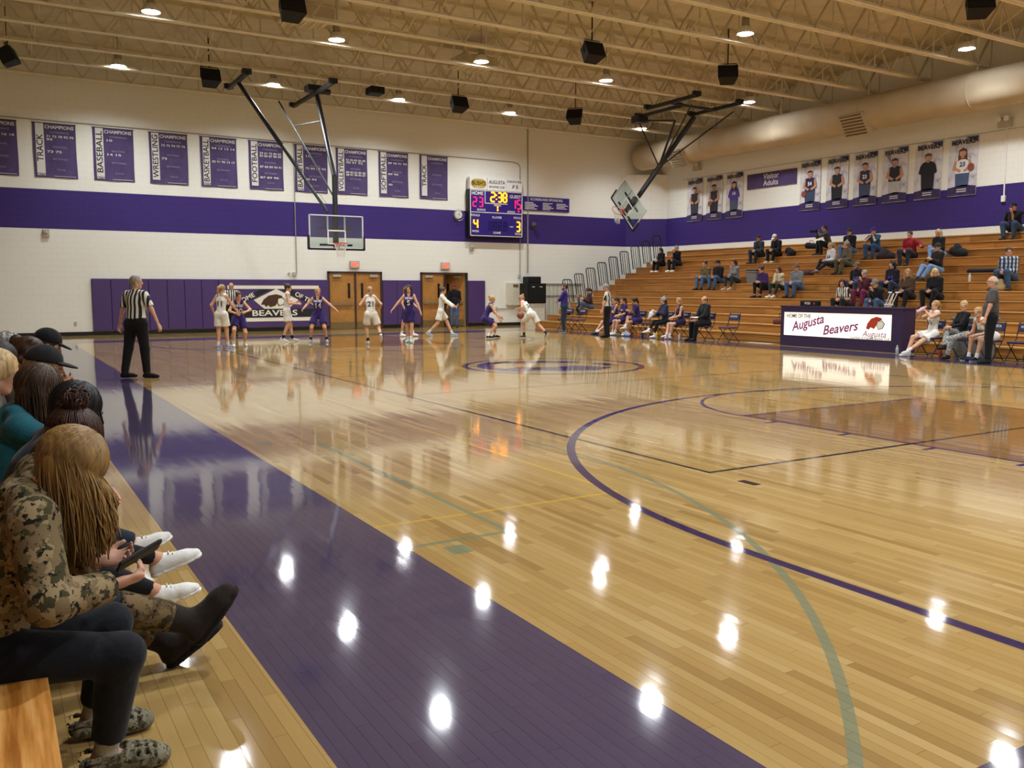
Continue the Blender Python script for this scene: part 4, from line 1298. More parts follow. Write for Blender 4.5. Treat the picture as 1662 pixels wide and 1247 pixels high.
def chair(y, label, x=19.35, rz=PI / 2):
    if _first[0]:
        _first[0] = False
        CH0.location = (x, y, 0); CH0.rotation_euler = (0, 0, rz); CH0['label'] = label
        return CH0
    return dup(CH0, (x, y, 0), rz, label)
VIS = [('empty folding chair farthest left, behind the coach in the purple jacket', 28.35), ('empty folding chair just right of the coach in the purple jacket', 27.45),
       ('folding chair under the player hidden behind the standing referee', 25.35), ('folding chair under the first player in a purple T-shirt', 24.62), ('folding chair under the player with crossed legs', 23.95),
       ('folding chair left empty between the crossed-leg player and the grey knit hat', 23.25), ('folding chair under the person in a grey knit hat', 22.5), ('folding chair under the player in purple beside the person in black', 21.75),
       ('folding chair under the person in black with a clipboard', 20.6), ('empty folding chair left of the scoring table', 19.55),
       ('folding chair under the player drinking from a pink bottle', 12.9), ('folding chair under the person in a black top and grey camouflage trousers', 12.12), ('folding chair under the player leaning over the knees', 11.45),
       ('empty folding chair right of the coach in the grey polo shirt', 10.72), ('folding chair cut off by the right edge of the photo', 10.0)]
for lab, y in VIS:
    chair(y, lab)
# ------------------------------------------------------------------ people: implicit surfaces turned into meshes
f32 = np.float32
def V(*a):
    return np.array(a, dtype=f32)
def nrm(v):
    n = float(np.linalg.norm(v))
    return v / n if n > 1e-9 else v
class Sdf:
    def __init__(s, h, k=0.02):
        s.h, s.k, s.p, s.cut = h, k, [], []
    def cone(s, a, b, ra, rb=None, sq=None, flat=(False, False), k=None, neg=False):
        s.p.append(('c', np.asarray(a, f32), np.asarray(b, f32), ra, ra if rb is None else rb, sq, flat, s.k if k is None else k, neg))
        return s
    def ell(s, c, r, A=None, k=None, neg=False):
        """ellipsoid, A rows = axes"""
        s.p.append(('e', np.asarray(c, f32), np.asarray(r, f32), np.eye(3, dtype=f32) if A is None else np.asarray(A, f32), s.k if k is None else k, neg))
        return s
    def plane(s, o, n):
        """cut away everything on the side n points to"""
        s.cut.append((np.asarray(o, f32), nrm(np.asarray(n, f32))))
        return s
    def polys(s):
        h = s.h
        lo, hi = V(9, 9, 9) * 9, -V(9, 9, 9) * 9
        bbs = []
        for q in s.p:
            if q[0] == 'c':
                r = max(q[3], q[4]) + q[7] * 0.6
                l_, h_ = np.minimum(q[1], q[2]) - r, np.maximum(q[1], q[2]) + r
                neg = q[8]
            else:
                r = float(q[2].max()) + q[4] * 0.6
                l_, h_ = q[1] - r, q[1] + r
                neg = q[5]
            bbs.append((l_ - 2 * h, h_ + 2 * h))
            if not neg:
                lo, hi = np.minimum(lo, l_), np.maximum(hi, h_)
        lo = lo - 3 * h
        n = np.ceil((hi + 3 * h - lo) / h).astype(int) + 1
        D = np.full(n, 1.0, f32)
        ax = [(lo[i] + h * np.arange(n[i])).astype(f32) for i in range(3)]
        for q, (l_, h_) in zip(s.p, bbs):
            i0 = np.clip(np.floor((l_ - lo) / h).astype(int), 0, n)
            i1 = np.clip(np.ceil((h_ - lo) / h).astype(int) + 1, 0, n)
            if np.any(i1 <= i0):
                continue
            sl = tuple(slice(a, b) for a, b in zip(i0, i1))
            P = np.stack(np.meshgrid(*[ax[i][sl[i]] for i in range(3)], indexing='ij'), -1)
            if q[0] == 'c':
                _, a, b, ra, rb, sq, flat, k, neg = q
                ab = b - a
                L = max(float(np.linalg.norm(ab)), 1e-5)
                u = ab / L
                w = P - a
                if sq is not None:
                    nn, fq = sq
                    nn = np.asarray(nn, f32)
                    c_ = w @ nn
                    w = w + nn * (c_ * (1 / fq - 1))[..., None]
                t = (w @ u) / L
                tc = np.clip(t, 0, 1)
                d = np.linalg.norm(w - u * (tc * L)[..., None], axis=-1) - (ra + (rb - ra) * tc)
                if flat[0]:
                    d = np.maximum(d, -t * L)
                if flat[1]:
                    d = np.maximum(d, (t - 1) * L)
            else:
                _, c, r, A, k, neg = q
                w = (P - c) @ A.T
                m = float(r.min())
                g = np.linalg.norm(w / r, axis=-1)
                d = (g - 1) * m
            o = D[sl]
            if neg:
                D[sl] = np.maximum(o, -d)
            elif k > 0:
                hh = np.maximum(k - np.abs(o - d), 0) / k
                D[sl] = np.minimum(o, d) - hh * hh * k * 0.25
            else:
                D[sl] = np.minimum(o, d)
        if s.cut:
            P = np.stack(np.meshgrid(*ax, indexing='ij'), -1)
            for o_, n_ in s.cut:
                D = np.maximum(D, (P - o_) @ n_)
        return nets(D, lo, h)
def nets(D, lo, h):
    I = D < 0
    c = np.zeros(tuple(np.array(D.shape) - 1), np.uint8)
    offs = [(x, y, z) for x in (0, 1) for y in (0, 1) for z in (0, 1)]
    N = np.array(D.shape)
    for x, y, z in offs:
        c += I[x:N[0] - 1 + x, y:N[1] - 1 + y, z:N[2] - 1 + z]
    act = (c > 0) & (c < 8)
    ci, cj, ck = np.nonzero(act)
    n = len(ci)
    if n == 0:
        return np.zeros((0, 3), f32), np.zeros((0, 4), int)
    idx = np.full(act.shape, -1, np.int64)
    idx[ci, cj, ck] = np.arange(n)
    acc = np.zeros((n, 3)); cnt = np.zeros(n)
    for a in offs:
        for d in range(3):
            if a[d] == 0:
                b = list(a); b[d] = 1
                d1 = D[ci + a[0], cj + a[1], ck + a[2]]
                d2 = D[ci + b[0], cj + b[1], ck + b[2]]
                m = (d1 < 0) != (d2 < 0)
                t = np.zeros(n); t[m] = d1[m] / (d1[m] - d2[m])
                p = np.tile(np.array(a, float), (n, 1)); p[:, d] += t
                acc[m] += p[m]; cnt[m] += 1
    v = (acc / cnt[:, None] + np.stack([ci, cj, ck], -1)) * h + lo
    Q = []
    for d in range(3):
        e, f_ = (d + 1) % 3, (d + 2) % 3
        sa = [slice(None)] * 3; sb = [slice(None)] * 3
        sa[d] = slice(0, -1); sb[d] = slice(1, None)
        A, B = I[tuple(sa)], I[tuple(sb)]
        m = A != B
        # interior only
        for q in (e, f_):
            sl = [slice(None)] * 3
            sl[q] = 0
            m[tuple(sl)] = False
            sl[q] = -1
            m[tuple(sl)] = False
        i = np.stack(np.nonzero(m), -1)
        if not len(i):
            continue
        def cell(de, df):
            j = i.copy(); j[:, e] += de; j[:, f_] += df
            return idx[j[:, 0], j[:, 1], j[:, 2]]
        q = np.stack([cell(-1, -1), cell(0, -1), cell(0, 0), cell(-1, 0)], -1)
        flip = ~A[i[:, 0], i[:, 1], i[:, 2]]
        q[flip] = q[flip][:, ::-1]
        Q.append(q)
    q = np.concatenate(Q)
    q = q[(q >= 0).all(1)]
    return v.astype(f32), q
def mesh_np(name, parts, mats, midx=None):
    """parts: list of (verts, quads, mat index or array)"""
    vs, qs, ms = [], [], []
    o = 0
    for v, q, m in parts:
        vs.append(v); qs.append(q + o); o += len(v)
        ms.append(np.full(len(q), m) if np.isscalar(m) else m)
    v, q, m = np.concatenate(vs), np.concatenate(qs), np.concatenate(ms)
    me = bpy.data.meshes.new(name)
    me.vertices.add(len(v)); me.vertices.foreach_set('co', v.astype(f32).ravel())
    me.loops.add(len(q) * 4); me.loops.foreach_set('vertex_index', q.ravel().astype(np.int32))
    me.polygons.add(len(q))
    me.polygons.foreach_set('loop_start', np.arange(0, len(q) * 4, 4, dtype=np.int32))
    for mm in mats:
        me.materials.append(mm)
    me.polygons.foreach_set('material_index', m.astype(np.int32))
    me.polygons.foreach_set('use_smooth', np.ones(len(q), bool))
    me.update(calc_edges=True)
    me.validate()
    return me

def ik(a, t, l1, l2, hint):
    d = t - a
    L = float(np.linalg.norm(d))
    L2 = min(max(L, abs(l1 - l2) + 0.02), (l1 + l2) * 0.999)
    u = nrm(d)
    t = a + u * L2
    x = (l1 * l1 - l2 * l2 + L2 * L2) / (2 * L2)
    y = math.sqrt(max(l1 * l1 - x * x, 0))
    w = hint - u * float(hint @ u)
    w = nrm(w) if np.linalg.norm(w) > 1e-4 else nrm(np.cross(u, V(1, 0, 0)))
    return a + u * x + w * y, t
def rotv(v, ax, ang):
    ax = nrm(np.asarray(ax, f32))
    c, s = math.cos(ang), math.sin(ang)
    return (v * c + np.cross(ax, v) * s + ax * float(ax @ v) * (1 - c)).astype(f32)

# ---- cloth and skin materials
def stripes_mat():
    m, g = newmat('referee_stripes')
    x, y, z = g.sep(g.coords('Object'))
    f_ = g.m('FRACT', g.m('DIVIDE', g.m('ADD', x, 10.0), 0.074))
    g.color(g.mix(g.m('GREATER_THAN', f_, 0.5), rgb('#121114'), rgb('#d8d4ca')))
    g.set('Roughness', 0.8)
    return m
def camo_mat(name, cols, scale=14.0):
    m, g = newmat(name)
    P = g.coords('Object')
    n1 = g.noise(scale, P, 3, 0.6)
    n2 = g.noise(scale * 1.7, g.mapping(P, (1, 1, 1), loc=(5, 3, 1)), 4, 0.6)
    n3 = g.noise(scale * 3.1, g.mapping(P, (1, 1, 1), loc=(1, 9, 4)), 3, 0.6)
    c = g.mix(g.m('GREATER_THAN', n1, 0.5), rgb(cols[0]), rgb(cols[1]))
    c = g.mix(g.m('GREATER_THAN', n2, 0.55), c, rgb(cols[2]))
    c = g.mix(g.m('GREATER_THAN', n3, 0.60), c, rgb(cols[3]))
    g.color(c)
    g.set('Roughness', 0.85)
    g.set('Specular IOR Level', 0.15)
    g.bump(n3, 0.3, 0.01)
    return m
def plaid_mat():
    m, g = newmat('blue_plaid')
    x, y, z = g.sep(g.coords('Object'))
    a = g.m('GREATER_THAN', g.m('FRACT', g.m('DIVIDE', g.m('ADD', x, g.m('ADD', y, 20.0)), 0.11)), 0.55)
    b = g.m('GREATER_THAN', g.m('FRACT', g.m('DIVIDE', g.m('ADD', z, 20.0), 0.11)), 0.55)
    c = g.mix(a, rgb('#24344c'), rgb('#8ea0b4'))
    g.color(g.mix(b, c, g.mix(a, rgb('#39485c'), rgb('#c8d0d6'))))
    g.set('Roughness', 0.85)
    return m
CLOTH = {'stripes': stripes_mat(), 'camo': camo_mat('camo_jacket', ('#6f5f45', '#8a785a', '#3d3a24', '#1d1912'), 13),
         'camoboot': camo_mat('camo_boot', ('#55452f', '#6d5a3e', '#3c3420', '#241c13'), 12), 'camoclog': camo_mat('camo_clog', ('#6b6656', '#7d7763', '#4a4636', '#2e2b22'), 22),
         'greycamo': camo_mat('grey_camo', ('#8f8f8c', '#6b6b69', '#b9b8b4', '#3f3f40'), 18), 'browncamo': camo_mat('brown_camo', ('#6e5a40', '#84704f', '#43361f', '#2c2417'), 16), 'plaid': plaid_mat()}
def cloth(c):
    if c in CLOTH:
        return CLOTH[c]
    nm = 'cloth_' + c.strip('#')
    if nm in MATS:
        return MATS[nm]
    m, g = newmat(nm)
    P = g.coords('Object')
    n = g.noise(9.0, P, 4, 0.6)
    base = rgb(c)
    g.color(g.ramp(n, [(0.3, tuple(v * 0.82 for v in base[:3]) + (1,)), (0.7, tuple(min(1, v * 1.14) for v in base[:3]) + (1,))]))
    g.set('Roughness', 0.85)
    g.set('Specular IOR Level', 0.2)
    g.set('Sheen Weight', 0.08)
    g.bump(g.noise(16.0, P, 3, 0.55), 0.35, 0.02)
    MATS[nm] = m
    return m
def hairmat(c):
    nm = 'hair_' + c.strip('#')
    if nm in MATS:
        return MATS[nm]
    m, g = newmat(nm)
    P = g.coords('Object')
    n = g.noise(1.0, g.mapping(P, (70, 70, 5)), 4, 0.65)
    b = rgb(c)
    g.color(g.ramp(n, [(0.28, tuple(v * 0.45 for v in b[:3]) + (1,)), (0.52, b), (0.78, tuple(min(1, v * 1.6) for v in b[:3]) + (1,))]))
    g.set('Roughness', 0.45)
    g.set('Specular IOR Level', 0.35)
    g.bump(n, 0.5, 0.01)
    MATS[nm] = m
    return m
def skinmat(c):
    nm = 'skin_' + c.strip('#')
    if nm in MATS:
        return MATS[nm]
    m, g = newmat(nm)
    n = g.noise(14.0, g.coords('Object'), 3)
    b = rgb(c)
    g.color(g.ramp(n, [(0.3, tuple(v * f_ for v, f_ in zip(b[:3], (0.93, 0.87, 0.85))) + (1,)), (0.7, b)]))
    g.set('Roughness', 0.5)
    g.set('Specular IOR Level', 0.35)
    g.set('Subsurface Weight', 0.0)
    MATS[nm] = m
    return m
M_EYE = mat('eye_dark', '#2a1d18', 0.4)
M_LIP = mat('lips', '#a8625a', 0.5)

def hand(S, w, d, n, s, curl=35, spread=0.08, thumb_side=1, point=None):
    """palm + five fingers; d = direction of the hand, n = way the palm faces"""
    d = nrm(d)
    n = nrm(n - d * float(n @ d))
    sd = nrm(np.cross(n, d)) * thumb_side      # towards the thumb
    S.cone(w - d * 0.03 * s, w + d * 0.03 * s, 0.027 * s, 0.030 * s, (n, 0.72), k=0.012)
    S.cone(w + d * 0.025 * s + sd * 0.004, w + d * 0.075 * s, 0.038 * s, 0.040 * s, (n, 0.40), k=0.012)
    for i, (o, L) in enumerate(((0.030, 0.066), (0.010, 0.076), (-0.010, 0.070), (-0.029, 0.054))):
        b = w + d * (0.088 - 0.004 * abs(i - 1)) * s + sd * o * s
        f_ = nrm(d + sd * (1.5 - i) * spread)
        ax = np.cross(f_, n)
        c1, c2 = math.radians(curl) * (0.8 + 0.08 * i), math.radians(curl) * (1.75 + 0.1 * i)
        p1 = b + rotv(f_, ax, c1) * L * 0.52 * s
        p2 = p1 + rotv(f_, ax, c2) * L * 0.48 * s
        S.cone(b - d * 0.012, p1, 0.0095 * s, 0.0088 * s, k=0.004).cone(p1, p2, 0.0088 * s, 0.0072 * s, k=0.004)
    t0 = w + d * 0.022 * s + sd * 0.022 * s
    t1 = t0 + nrm(sd * 0.75 + d * 0.65 + n * 0.25) * 0.048 * s
    t2 = t1 + nrm(sd * 0.25 + d * 0.9 + n * 0.35) * 0.034 * s
    S.cone(t0, t1, 0.015 * s, 0.011 * s, k=0.008).cone(t1, t2, 0.0105 * s, 0.0085 * s, k=0.004)

def person(label, loc, head_deg, H=1.70, b=1.0, male=False, pose=None, top=('tshirt', '#444444'), bottom=('pants', '#222222'), shoe='#222222', sock=None, skin='#c99a7c', hair=('short', '#3a2a1e'),
           cap=None, number=None, vox=0.0195, group=None, extra=None, cat='person', trim=None, head_vox=0.0115):
    """one continuous body mesh; clothing, hair and shoes are its children. forward = +y of the person."""
    pz = dict(hip=None, lean=4.0, side=0.0, twist=0.0, head=(0, 0), fl=None, fr=None, tl=8, tr=-8, pl=0, pr=0, kl=V(-0.15, 1, 0), kr=V(0.15, 1, 0), hl=None, hr=None, el=V(-0.5, -0.7, -0.5), er=V(0.5, -0.7, -0.5), cl=30, cr=30, nl=None, nr=None, dl=None, dr=None)
    pz.update(pose or {})
    s = H / 1.75
    L1, L2, AH = 0.435 * s, 0.42 * s, 0.085 * s
    A1, A2 = 0.285 * s, 0.25 * s
    shw = (0.170 if male else 0.148) * s * (0.5 + 0.5 * b)
    hpw = (0.088 if male else 0.094) * s * (0.4 + 0.6 * b)
    hip = V(*(pz['hip'] or (0, 0, (L1 + L2 + AH) * 0.998 + 0.02 * s)))
    u = rotv(V(0, 0, 1), (1, 0, 0), -math.radians(pz['lean']))
    u = rotv(u, (0, 1, 0), math.radians(pz['side']))
    rgt0 = nrm(V(1, 0, 0) - u * u[0])
    tw = math.radians(pz['twist'])
    rgt = rotv(rgt0, u, tw)
    fwd = np.cross(u, rgt)
    fwd0 = np.cross(u, rgt0)
    neck = hip + u * 0.525 * s
    shl, shr = neck - u * 0.045 * s - rgt * shw, neck - u * 0.045 * s + rgt * shw
    hl_, hr_ = hip - rgt0 * hpw - u * 0.02 * s, hip + rgt0 * hpw - u * 0.02 * s
    fl = V(*(pz['fl'] or (-0.10 * s, 0, AH)))
    fr = V(*(pz['fr'] or (0.10 * s, 0, AH)))
    knl, fl = ik(hl_, fl, L1, L2, V(*pz['kl']))
    knr, fr = ik(hr_, fr, L1, L2, V(*pz['kr']))
    hl = V(*(pz['hl'] or tuple(shl + V(-0.06, 0.05, -0.50) * s)))
    hr = V(*(pz['hr'] or tuple(shr + V(0.06, 0.05, -0.50) * s)))
    ell_, hl = ik(shl, hl, A1, A2, V(*pz['el']))
    elr, hr = ik(shr, hr, A1, A2, V(*pz['er']))
    hy, hp = math.radians(pz['head'][0]), math.radians(pz['head'][1])
    hu = nrm(u + V(0, 0, 1) * 1.2)
    hfw = nrm(fwd - hu * float(fwd @ hu))
    hfw = rotv(hfw, hu, hy)
    hrt = np.cross(hfw, hu)
    hu = rotv(hu, hrt, -hp)
    hfw = np.cross(hu, hrt)
    hc = neck + nrm(u + hu) * 0.085 * s + hu * 0.075 * s + hfw * 0.02 * s
    hs = 0.5 * s + 0.5 if H > 1.3 else 0.45 * s + 0.5
    def HP(x, y, z):
        return (hc + (hrt * x + hfw * y + hu * z) * hs).astype(f32)
    HA = np.stack([hrt, hfw, hu])
    # ---------- torso and limb primitives (shared by body and clothes)
    wst = hip + u * 0.17 * s
    cst = hip + u * 0.36 * s
    bb = b
    T = [(hip - u * 0.03 * s, wst, 0.130 * s * bb, (0.122 if male else 0.112) * s * bb, (fwd0, 0.76)),
         (wst, cst, (0.122 if male else 0.112) * s * bb, (0.148 if male else 0.138) * s * (0.4 + 0.6 * bb), (fwd, 0.68)),
         (cst, neck - u * 0.06 * s, (0.148 if male else 0.138) * s * (0.4 + 0.6 * bb), 0.085 * s, (fwd, 0.66))]
    if bb > 1.12 and male:
        T.append((hip + u * 0.06 * s + fwd0 * 0.05 * (bb - 1) * 3 * s, wst + fwd * 0.05 * (bb - 1) * 3 * s, 0.115 * s * bb, 0.11 * s * bb, None))
    if not male and H > 1.4:
        for q in (-1, 1):
            T.append((cst - u * 0.02 * s + rgt * q * 0.06 * s + fwd * 0.06 * s, cst - u * 0.05 * s + rgt * q * 0.06 * s + fwd * 0.075 * s, 0.05 * s, 0.05 * s, None))
    SH = [(neck - u * 0.055 * s - rgt * (shw - 0.02 * s), neck - u * 0.055 * s + rgt * (shw - 0.02 * s), 0.050 * s, 0.050 * s, None),
          (neck - u * 0.005 * s, shl, 0.046 * s, 0.046 * s, None), (neck - u * 0.005 * s, shr, 0.046 * s, 0.046 * s, None)]
    PEL = [(hl_, hr_, 0.086 * s * bb, 0.086 * s * bb, None)]
    lb = 0.55 + 0.45 * bb
    TH = [(hl_, knl, 0.090 * s * lb, 0.058 * s * lb), (hr_, knr, 0.090 * s * lb, 0.058 * s * lb)]
    SN = [(knl, fl, 0.056 * s * lb, 0.037 * s), (knr, fr, 0.056 * s * lb, 0.037 * s)]
    UA = [(shl, ell_, 0.048 * s * lb, 0.038 * s), (shr, elr, 0.048 * s * lb, 0.038 * s)]
    FA = [(ell_, hl, 0.041 * s, 0.027 * s), (elr, hr, 0.041 * s, 0.027 * s)]
    # ---------- body
    B = Sdf(vox * (1.0 if bottom[0] == 'shorts' else 1.35), 0.03)
    for q in T + SH + PEL:
        B.cone(*q)
    for q in TH + SN + UA + FA:
        B.cone(*q)
    for (k_, a_) in ((knl, fl), (knr, fr)):
        ax = nrm(a_ - k_)
        bkd = nrm(np.cross(np.cross(ax, V(0, -1, 0)), ax))
        B.cone(k_ + ax * 0.06 * s + bkd * 0.018 * s, k_ + ax * 0.2 * s + bkd * 0.016 * s, 0.046 * s * lb, 0.036 * s)
    B.cone(neck - u * 0.05 * s, HP(0, -0.015, -0.06), 0.056 * s, 0.052 * s)
    feet = []
    for (a_, kn, yaw, pit) in ((fl, knl, pz['tl'], pz['pl']), (fr, knr, pz['tr'], pz['pr'])):
        fd = rotv(V(0, 1, 0), (0, 0, 1), math.radians(yaw))
        rt = np.cross(fd, V(0, 0, 1))
        fd = rotv(fd, rt, math.radians(pit))
        fu = np.cross(rt, fd)
        feet.append((a_, fd, fu, rt))
        B.cone(a_ - fd * 0.02 * s - fu * 0.03 * s, a_ + fd * 0.13 * s - fu * 0.055 * s, 0.036 * s, 0.026 * s)
    parts = [B.polys() + (0,)]
    # hands
    for side, (w_, e_, c_, n_, d_) in ((-1, (hl, ell_, pz['cl'], pz['nl'], pz['dl'])), (1, (hr, elr, pz['cr'], pz['nr'], pz['dr']))):
        Hn = Sdf(0.0088 if vox > 0.011 else 0.0058, 0.008)
        d_ = nrm(w_ - e_) if d_ is None else V(*d_)
        n_ = V(-side, 0.0, -0.2) if n_ is None else V(*n_)
        hand(Hn, w_ + nrm(d_) * 0.015, d_, n_, s * (1.0 if male else 0.94), c_, thumb_side=1 if float(np.cross(nrm(n_ - nrm(d_) * float(n_ @ nrm(d_))), nrm(d_)) @ (fwd + u * 0.6 - rgt * side * 0.4)) > 0 else -1)
        parts.append(Hn.polys() + (0,))
    # head
    Hd = Sdf(head_vox, 0.02)
    Hd.ell(HP(0, -0.012, 0.028), np.array((0.074, 0.094, 0.088)) * hs, HA)
    Hd.cone(HP(0, 0.034, 0.005), HP(0, 0.052, -0.082), 0.058 * hs, 0.030 * hs)
    Hd.cone(HP(-0.048, -0.005, -0.055), HP(0, 0.052, -0.088), 0.026 * hs, 0.022 * hs).cone(HP(0.048, -0.005, -0.055), HP(0, 0.052, -0.088), 0.026 * hs, 0.022 * hs)
    Hd.cone(HP(0, 0.083, 0.016), HP(0, 0.098, -0.022), 0.009 * hs, 0.0155 * hs, k=0.012)
    Hd.cone(HP(-0.036, 0.073, 0.028), HP(0.036, 0.073, 0.028), 0.014 * hs, k=0.012)
    Hd.cone(HP(-0.016, 0.078, -0.052), HP(0.016, 0.078, -0.052), 0.0105 * hs, k=0.008)
    for q in (-1, 1):
        Hd.ell(HP(q * 0.075, -0.008, -0.008), np.array((0.010, 0.020, 0.032)) * hs, HA, k=0.006)
        Hd.ell(HP(q * 0.031, 0.091, 0.006), np.array((0.015, 0.012, 0.009)) * hs, HA, neg=True)
        Hd.ell(HP(q * 0.031, 0.073, 0.006), np.array((0.012, 0.012, 0.010)) * hs, HA, k=0.003)
    Hd.cone(HP(0, -0.015, -0.05), neck - u * 0.02 * s, 0.052 * s, 0.056 * s)
    hv, hq = Hd.polys()
    cen = hv[hq].mean(1)
    rel = (cen - hc) @ HA.T / hs
    mi = np.zeros(len(hq), int)
    for q in (-1, 1):
        mi[(((rel - (q * 0.031, 0.08, 0.006)) / (0.013, 0.03, 0.007)) ** 2).sum(1) < 1] = 1
        mi[(((rel - (q * 0.033, 0.085, 0.027)) / (0.021, 0.03, 0.005)) ** 2).sum(1) < 1] = 2
    mi[(((rel - (0, 0.088, -0.052)) / (0.024, 0.03, 0.008)) ** 2).sum(1) < 1] = 3
    parts.append((hv, hq, mi))
    hcol = hair[1] if hair else '#3a2a1e'
    me = mesh_np('person', parts, [skinmat(skin), M_EYE, hairmat(hcol), M_LIP])
    root = ob('person', me, None, loc, (0, 0, R_(head_deg)))
    tag(root, label, cat, group)
    def child(name, S, m):
        v, q = S.polys()
        if len(q) == 0:
            return None
        return ob(name, mesh_np(name, [(v, q, 0)], [m]), root)
    # ---------- trousers, shorts
    kind, bc = bottom[0], bottom[1]
    S = Sdf(vox, 0.03)
    inf = {'pants': 0.014, 'jeans': 0.016, 'leggings': 0.006, 'shorts': 0.02}[kind] * s
    for q in PEL:
        S.cone(q[0], q[1], q[2] + inf, q[3] + inf, q[4])
    S.cone(hip - u * 0.03 * s, hip + u * 0.09 * s, T[0][2] + inf * 0.8, T[0][2] * 0.55 + T[0][3] * 0.45 + inf * 0.8, (fwd0, 0.76), flat=(False, True))
    if kind == 'shorts':
        for (a, k_, ra, rb) in TH:
            e = a + (k_ - a) * 0.74
            S.cone(a, e, ra + inf * 0.8, ra * 0.9 + inf * 2.0, flat=(False, True))
    else:
        w2 = {'pants': 0.026, 'jeans': 0.022, 'leggings': 0.005}[kind] * s
        cutl = bottom[2] if len(bottom) > 2 else {'leggings': 0.90}.get(kind, 0.97)
        for (a, k_, ra, rb), (_, f_, rc, rd) in zip(TH, SN):
            S.cone(a, k_, ra + inf, rb + inf)
            S.cone(k_, k_ + (f_ - k_) * cutl, rb + inf, rd + w2, flat=(False, True))
            ax = nrm(f_ - k_)
            bkd = nrm(np.cross(np.cross(ax, V(0, -1, 0)), ax))
            S.cone(k_ + ax * 0.06 * s + bkd * 0.018 * s, k_ + ax * 0.2 * s + bkd * 0.016 * s, 0.046 * s * lb + inf * 0.8, 0.036 * s + inf * 0.8)
    po = child({'shorts': 'shorts', 'leggings': 'leggings'}.get(kind, 'trousers'), S, cloth(bc))
    # ---------- top
    kind, tc = top[0], top[1]
    inf = {'jersey': 0.016, 'tshirt': 0.019, 'polo': 0.019, 'long': 0.018, 'jacket': 0.030, 'hoodie': 0.028, 'coat': 0.036, 'tight': 0.010, 'striped': 0.018}[kind] * s
    S = Sdf(vox, 0.022)
    hem = {'jersey': 0.03, 'tshirt': -0.05, 'polo': 0.065, 'striped': 0.07, 'long': 0.0, 'tight': 0.06, 'jacket': -0.07, 'hoodie': -0.06, 'coat': -0.11}[kind]
    S.cone(hip + u * hem * s, wst, T[0][2] * (1.06 if hem < 0 else 1.0) + inf * 1.15, T[0][3] + inf, T[0][4], flat=(True, False))
    for q in T[1:]:
        S.cone(q[0], q[1], q[2] + inf, q[3] + inf, q[4])
    if kind == 'jersey':
        for q in (-1, 1):
            e_ = neck - u * 0.012 * s + rgt * q * (shw * 0.62)
            S.cone(cst + rgt * q * 0.075 * s, e_, 0.088 * s, 0.046 * s + inf, (fwd, 0.80))
            S.cone(e_ - fwd * 0.02 * s, e_ + fwd * 0.02 * s, 0.044 * s + inf * 0.7)
        S.ell(neck + fwd * 0.085 * s - u * 0.0 * s, np.array((0.050, 0.060, 0.075)) * s, np.stack([rgt, fwd, u]), neg=True)
        S.cone(neck - u * 0.03 * s, neck + u * 0.10 * s, 0.052 * s, 0.062 * s, neg=True)
    else:
        for q in SH:
            S.cone(q[0], q[1], q[2] + inf * 0.8, q[3] + inf * 0.8)
        for (a, e, ra, rb), (_, h_, rc, rd) in zip(UA, FA):
            if kind in ('tshirt', 'polo', 'striped'):
                S.cone(a, a + (e - a) * 0.80, ra + inf, rb + inf * 1.7, flat=(False, True))
            else:
                S.cone(a, e, ra + inf, rb + inf)
                S.cone(e, e + (h_ - e) * 0.97, rb + inf, rd + inf * 0.8, flat=(False, True))
        S.cone(neck - u * 0.04 * s, neck + u * 0.005 * s, 0.066 * s, 0.060 * s)
        if kind in ('hoodie', 'coat'):
            S.cone(neck - rgt * 0.07 * s - fwd * 0.05 * s + u * 0.01 * s, neck + rgt * 0.07 * s - fwd * 0.05 * s + u * 0.01 * s, 0.048 * s)
            S.cone(neck - fwd * 0.09 * s - u * 0.06 * s, neck - fwd * 0.07 * s, 0.05 * s)
        if kind in ('polo', 'jacket', 'long'):
            S.cone(neck - u * 0.02 * s, neck + u * 0.028 * s, 0.068 * s, 0.062 * s, flat=(False, True))
    to = child({'jersey': 'jersey', 'tshirt': 'shirt', 'polo': 'shirt', 'striped': 'shirt', 'long': 'sweater', 'tight': 'sweater', 'jacket': 'jacket', 'hoodie': 'hoodie', 'coat': 'coat'}[kind], S, cloth(tc))
    # ---------- shoes and socks
    style = 'sneaker'
    if isinstance(shoe, tuple):
        style, shoe, trim = shoe[0], shoe[1], (shoe[2] if len(shoe) > 2 else None)
    for i, (a_, fd, fu, rt) in enumerate(feet):
        sv = 0.005 if style == 'clog' else min(vox, 0.015)
        S = Sdf(sv, 0.02)
        k_ = (knl, knr)[i]
        heel = a_ - fd * 0.035 * s - fu * 0.045 * s
        ball = a_ + fd * 0.13 * s - fu * 0.052 * s
        toe = a_ + fd * 0.175 * s - fu * 0.058 * s
        if style == 'clog':
            S.cone(heel - fd * 0.01, ball, 0.046 * s, 0.056 * s, (fu, 0.85)).cone(ball, toe, 0.056 * s, 0.050 * s, (fu, 0.85))
            S.cone(a_ + fd * 0.05 * s - fu * 0.02 * s, ball + fu * 0.012 * s, 0.046 * s, 0.046 * s)
            S.plane(a_ - fu * (AH - 0.002), -fu)
            S.cone(a_ - fd * 0.05 * s - fu * 0.012 * s, a_ + fd * 0.035 * s + fu * 0.005 * s, 0.040 * s, 0.040 * s, neg=True)
            for r_ in range(3):
                for c_ in range(-2, 3):
                    p_ = a_ + fd * (0.105 + 0.030 * r_) * s + rt * c_ * 0.021 * s
                    S.cone(p_ - fu * 0.045 * s, p_ + fu * 0.08 * s, 0.0078 * s, neg=True)
        elif style == 'boot':
            S.cone(heel, ball, 0.052 * s, 0.054 * s).cone(ball, toe, 0.054 * s, 0.046 * s)
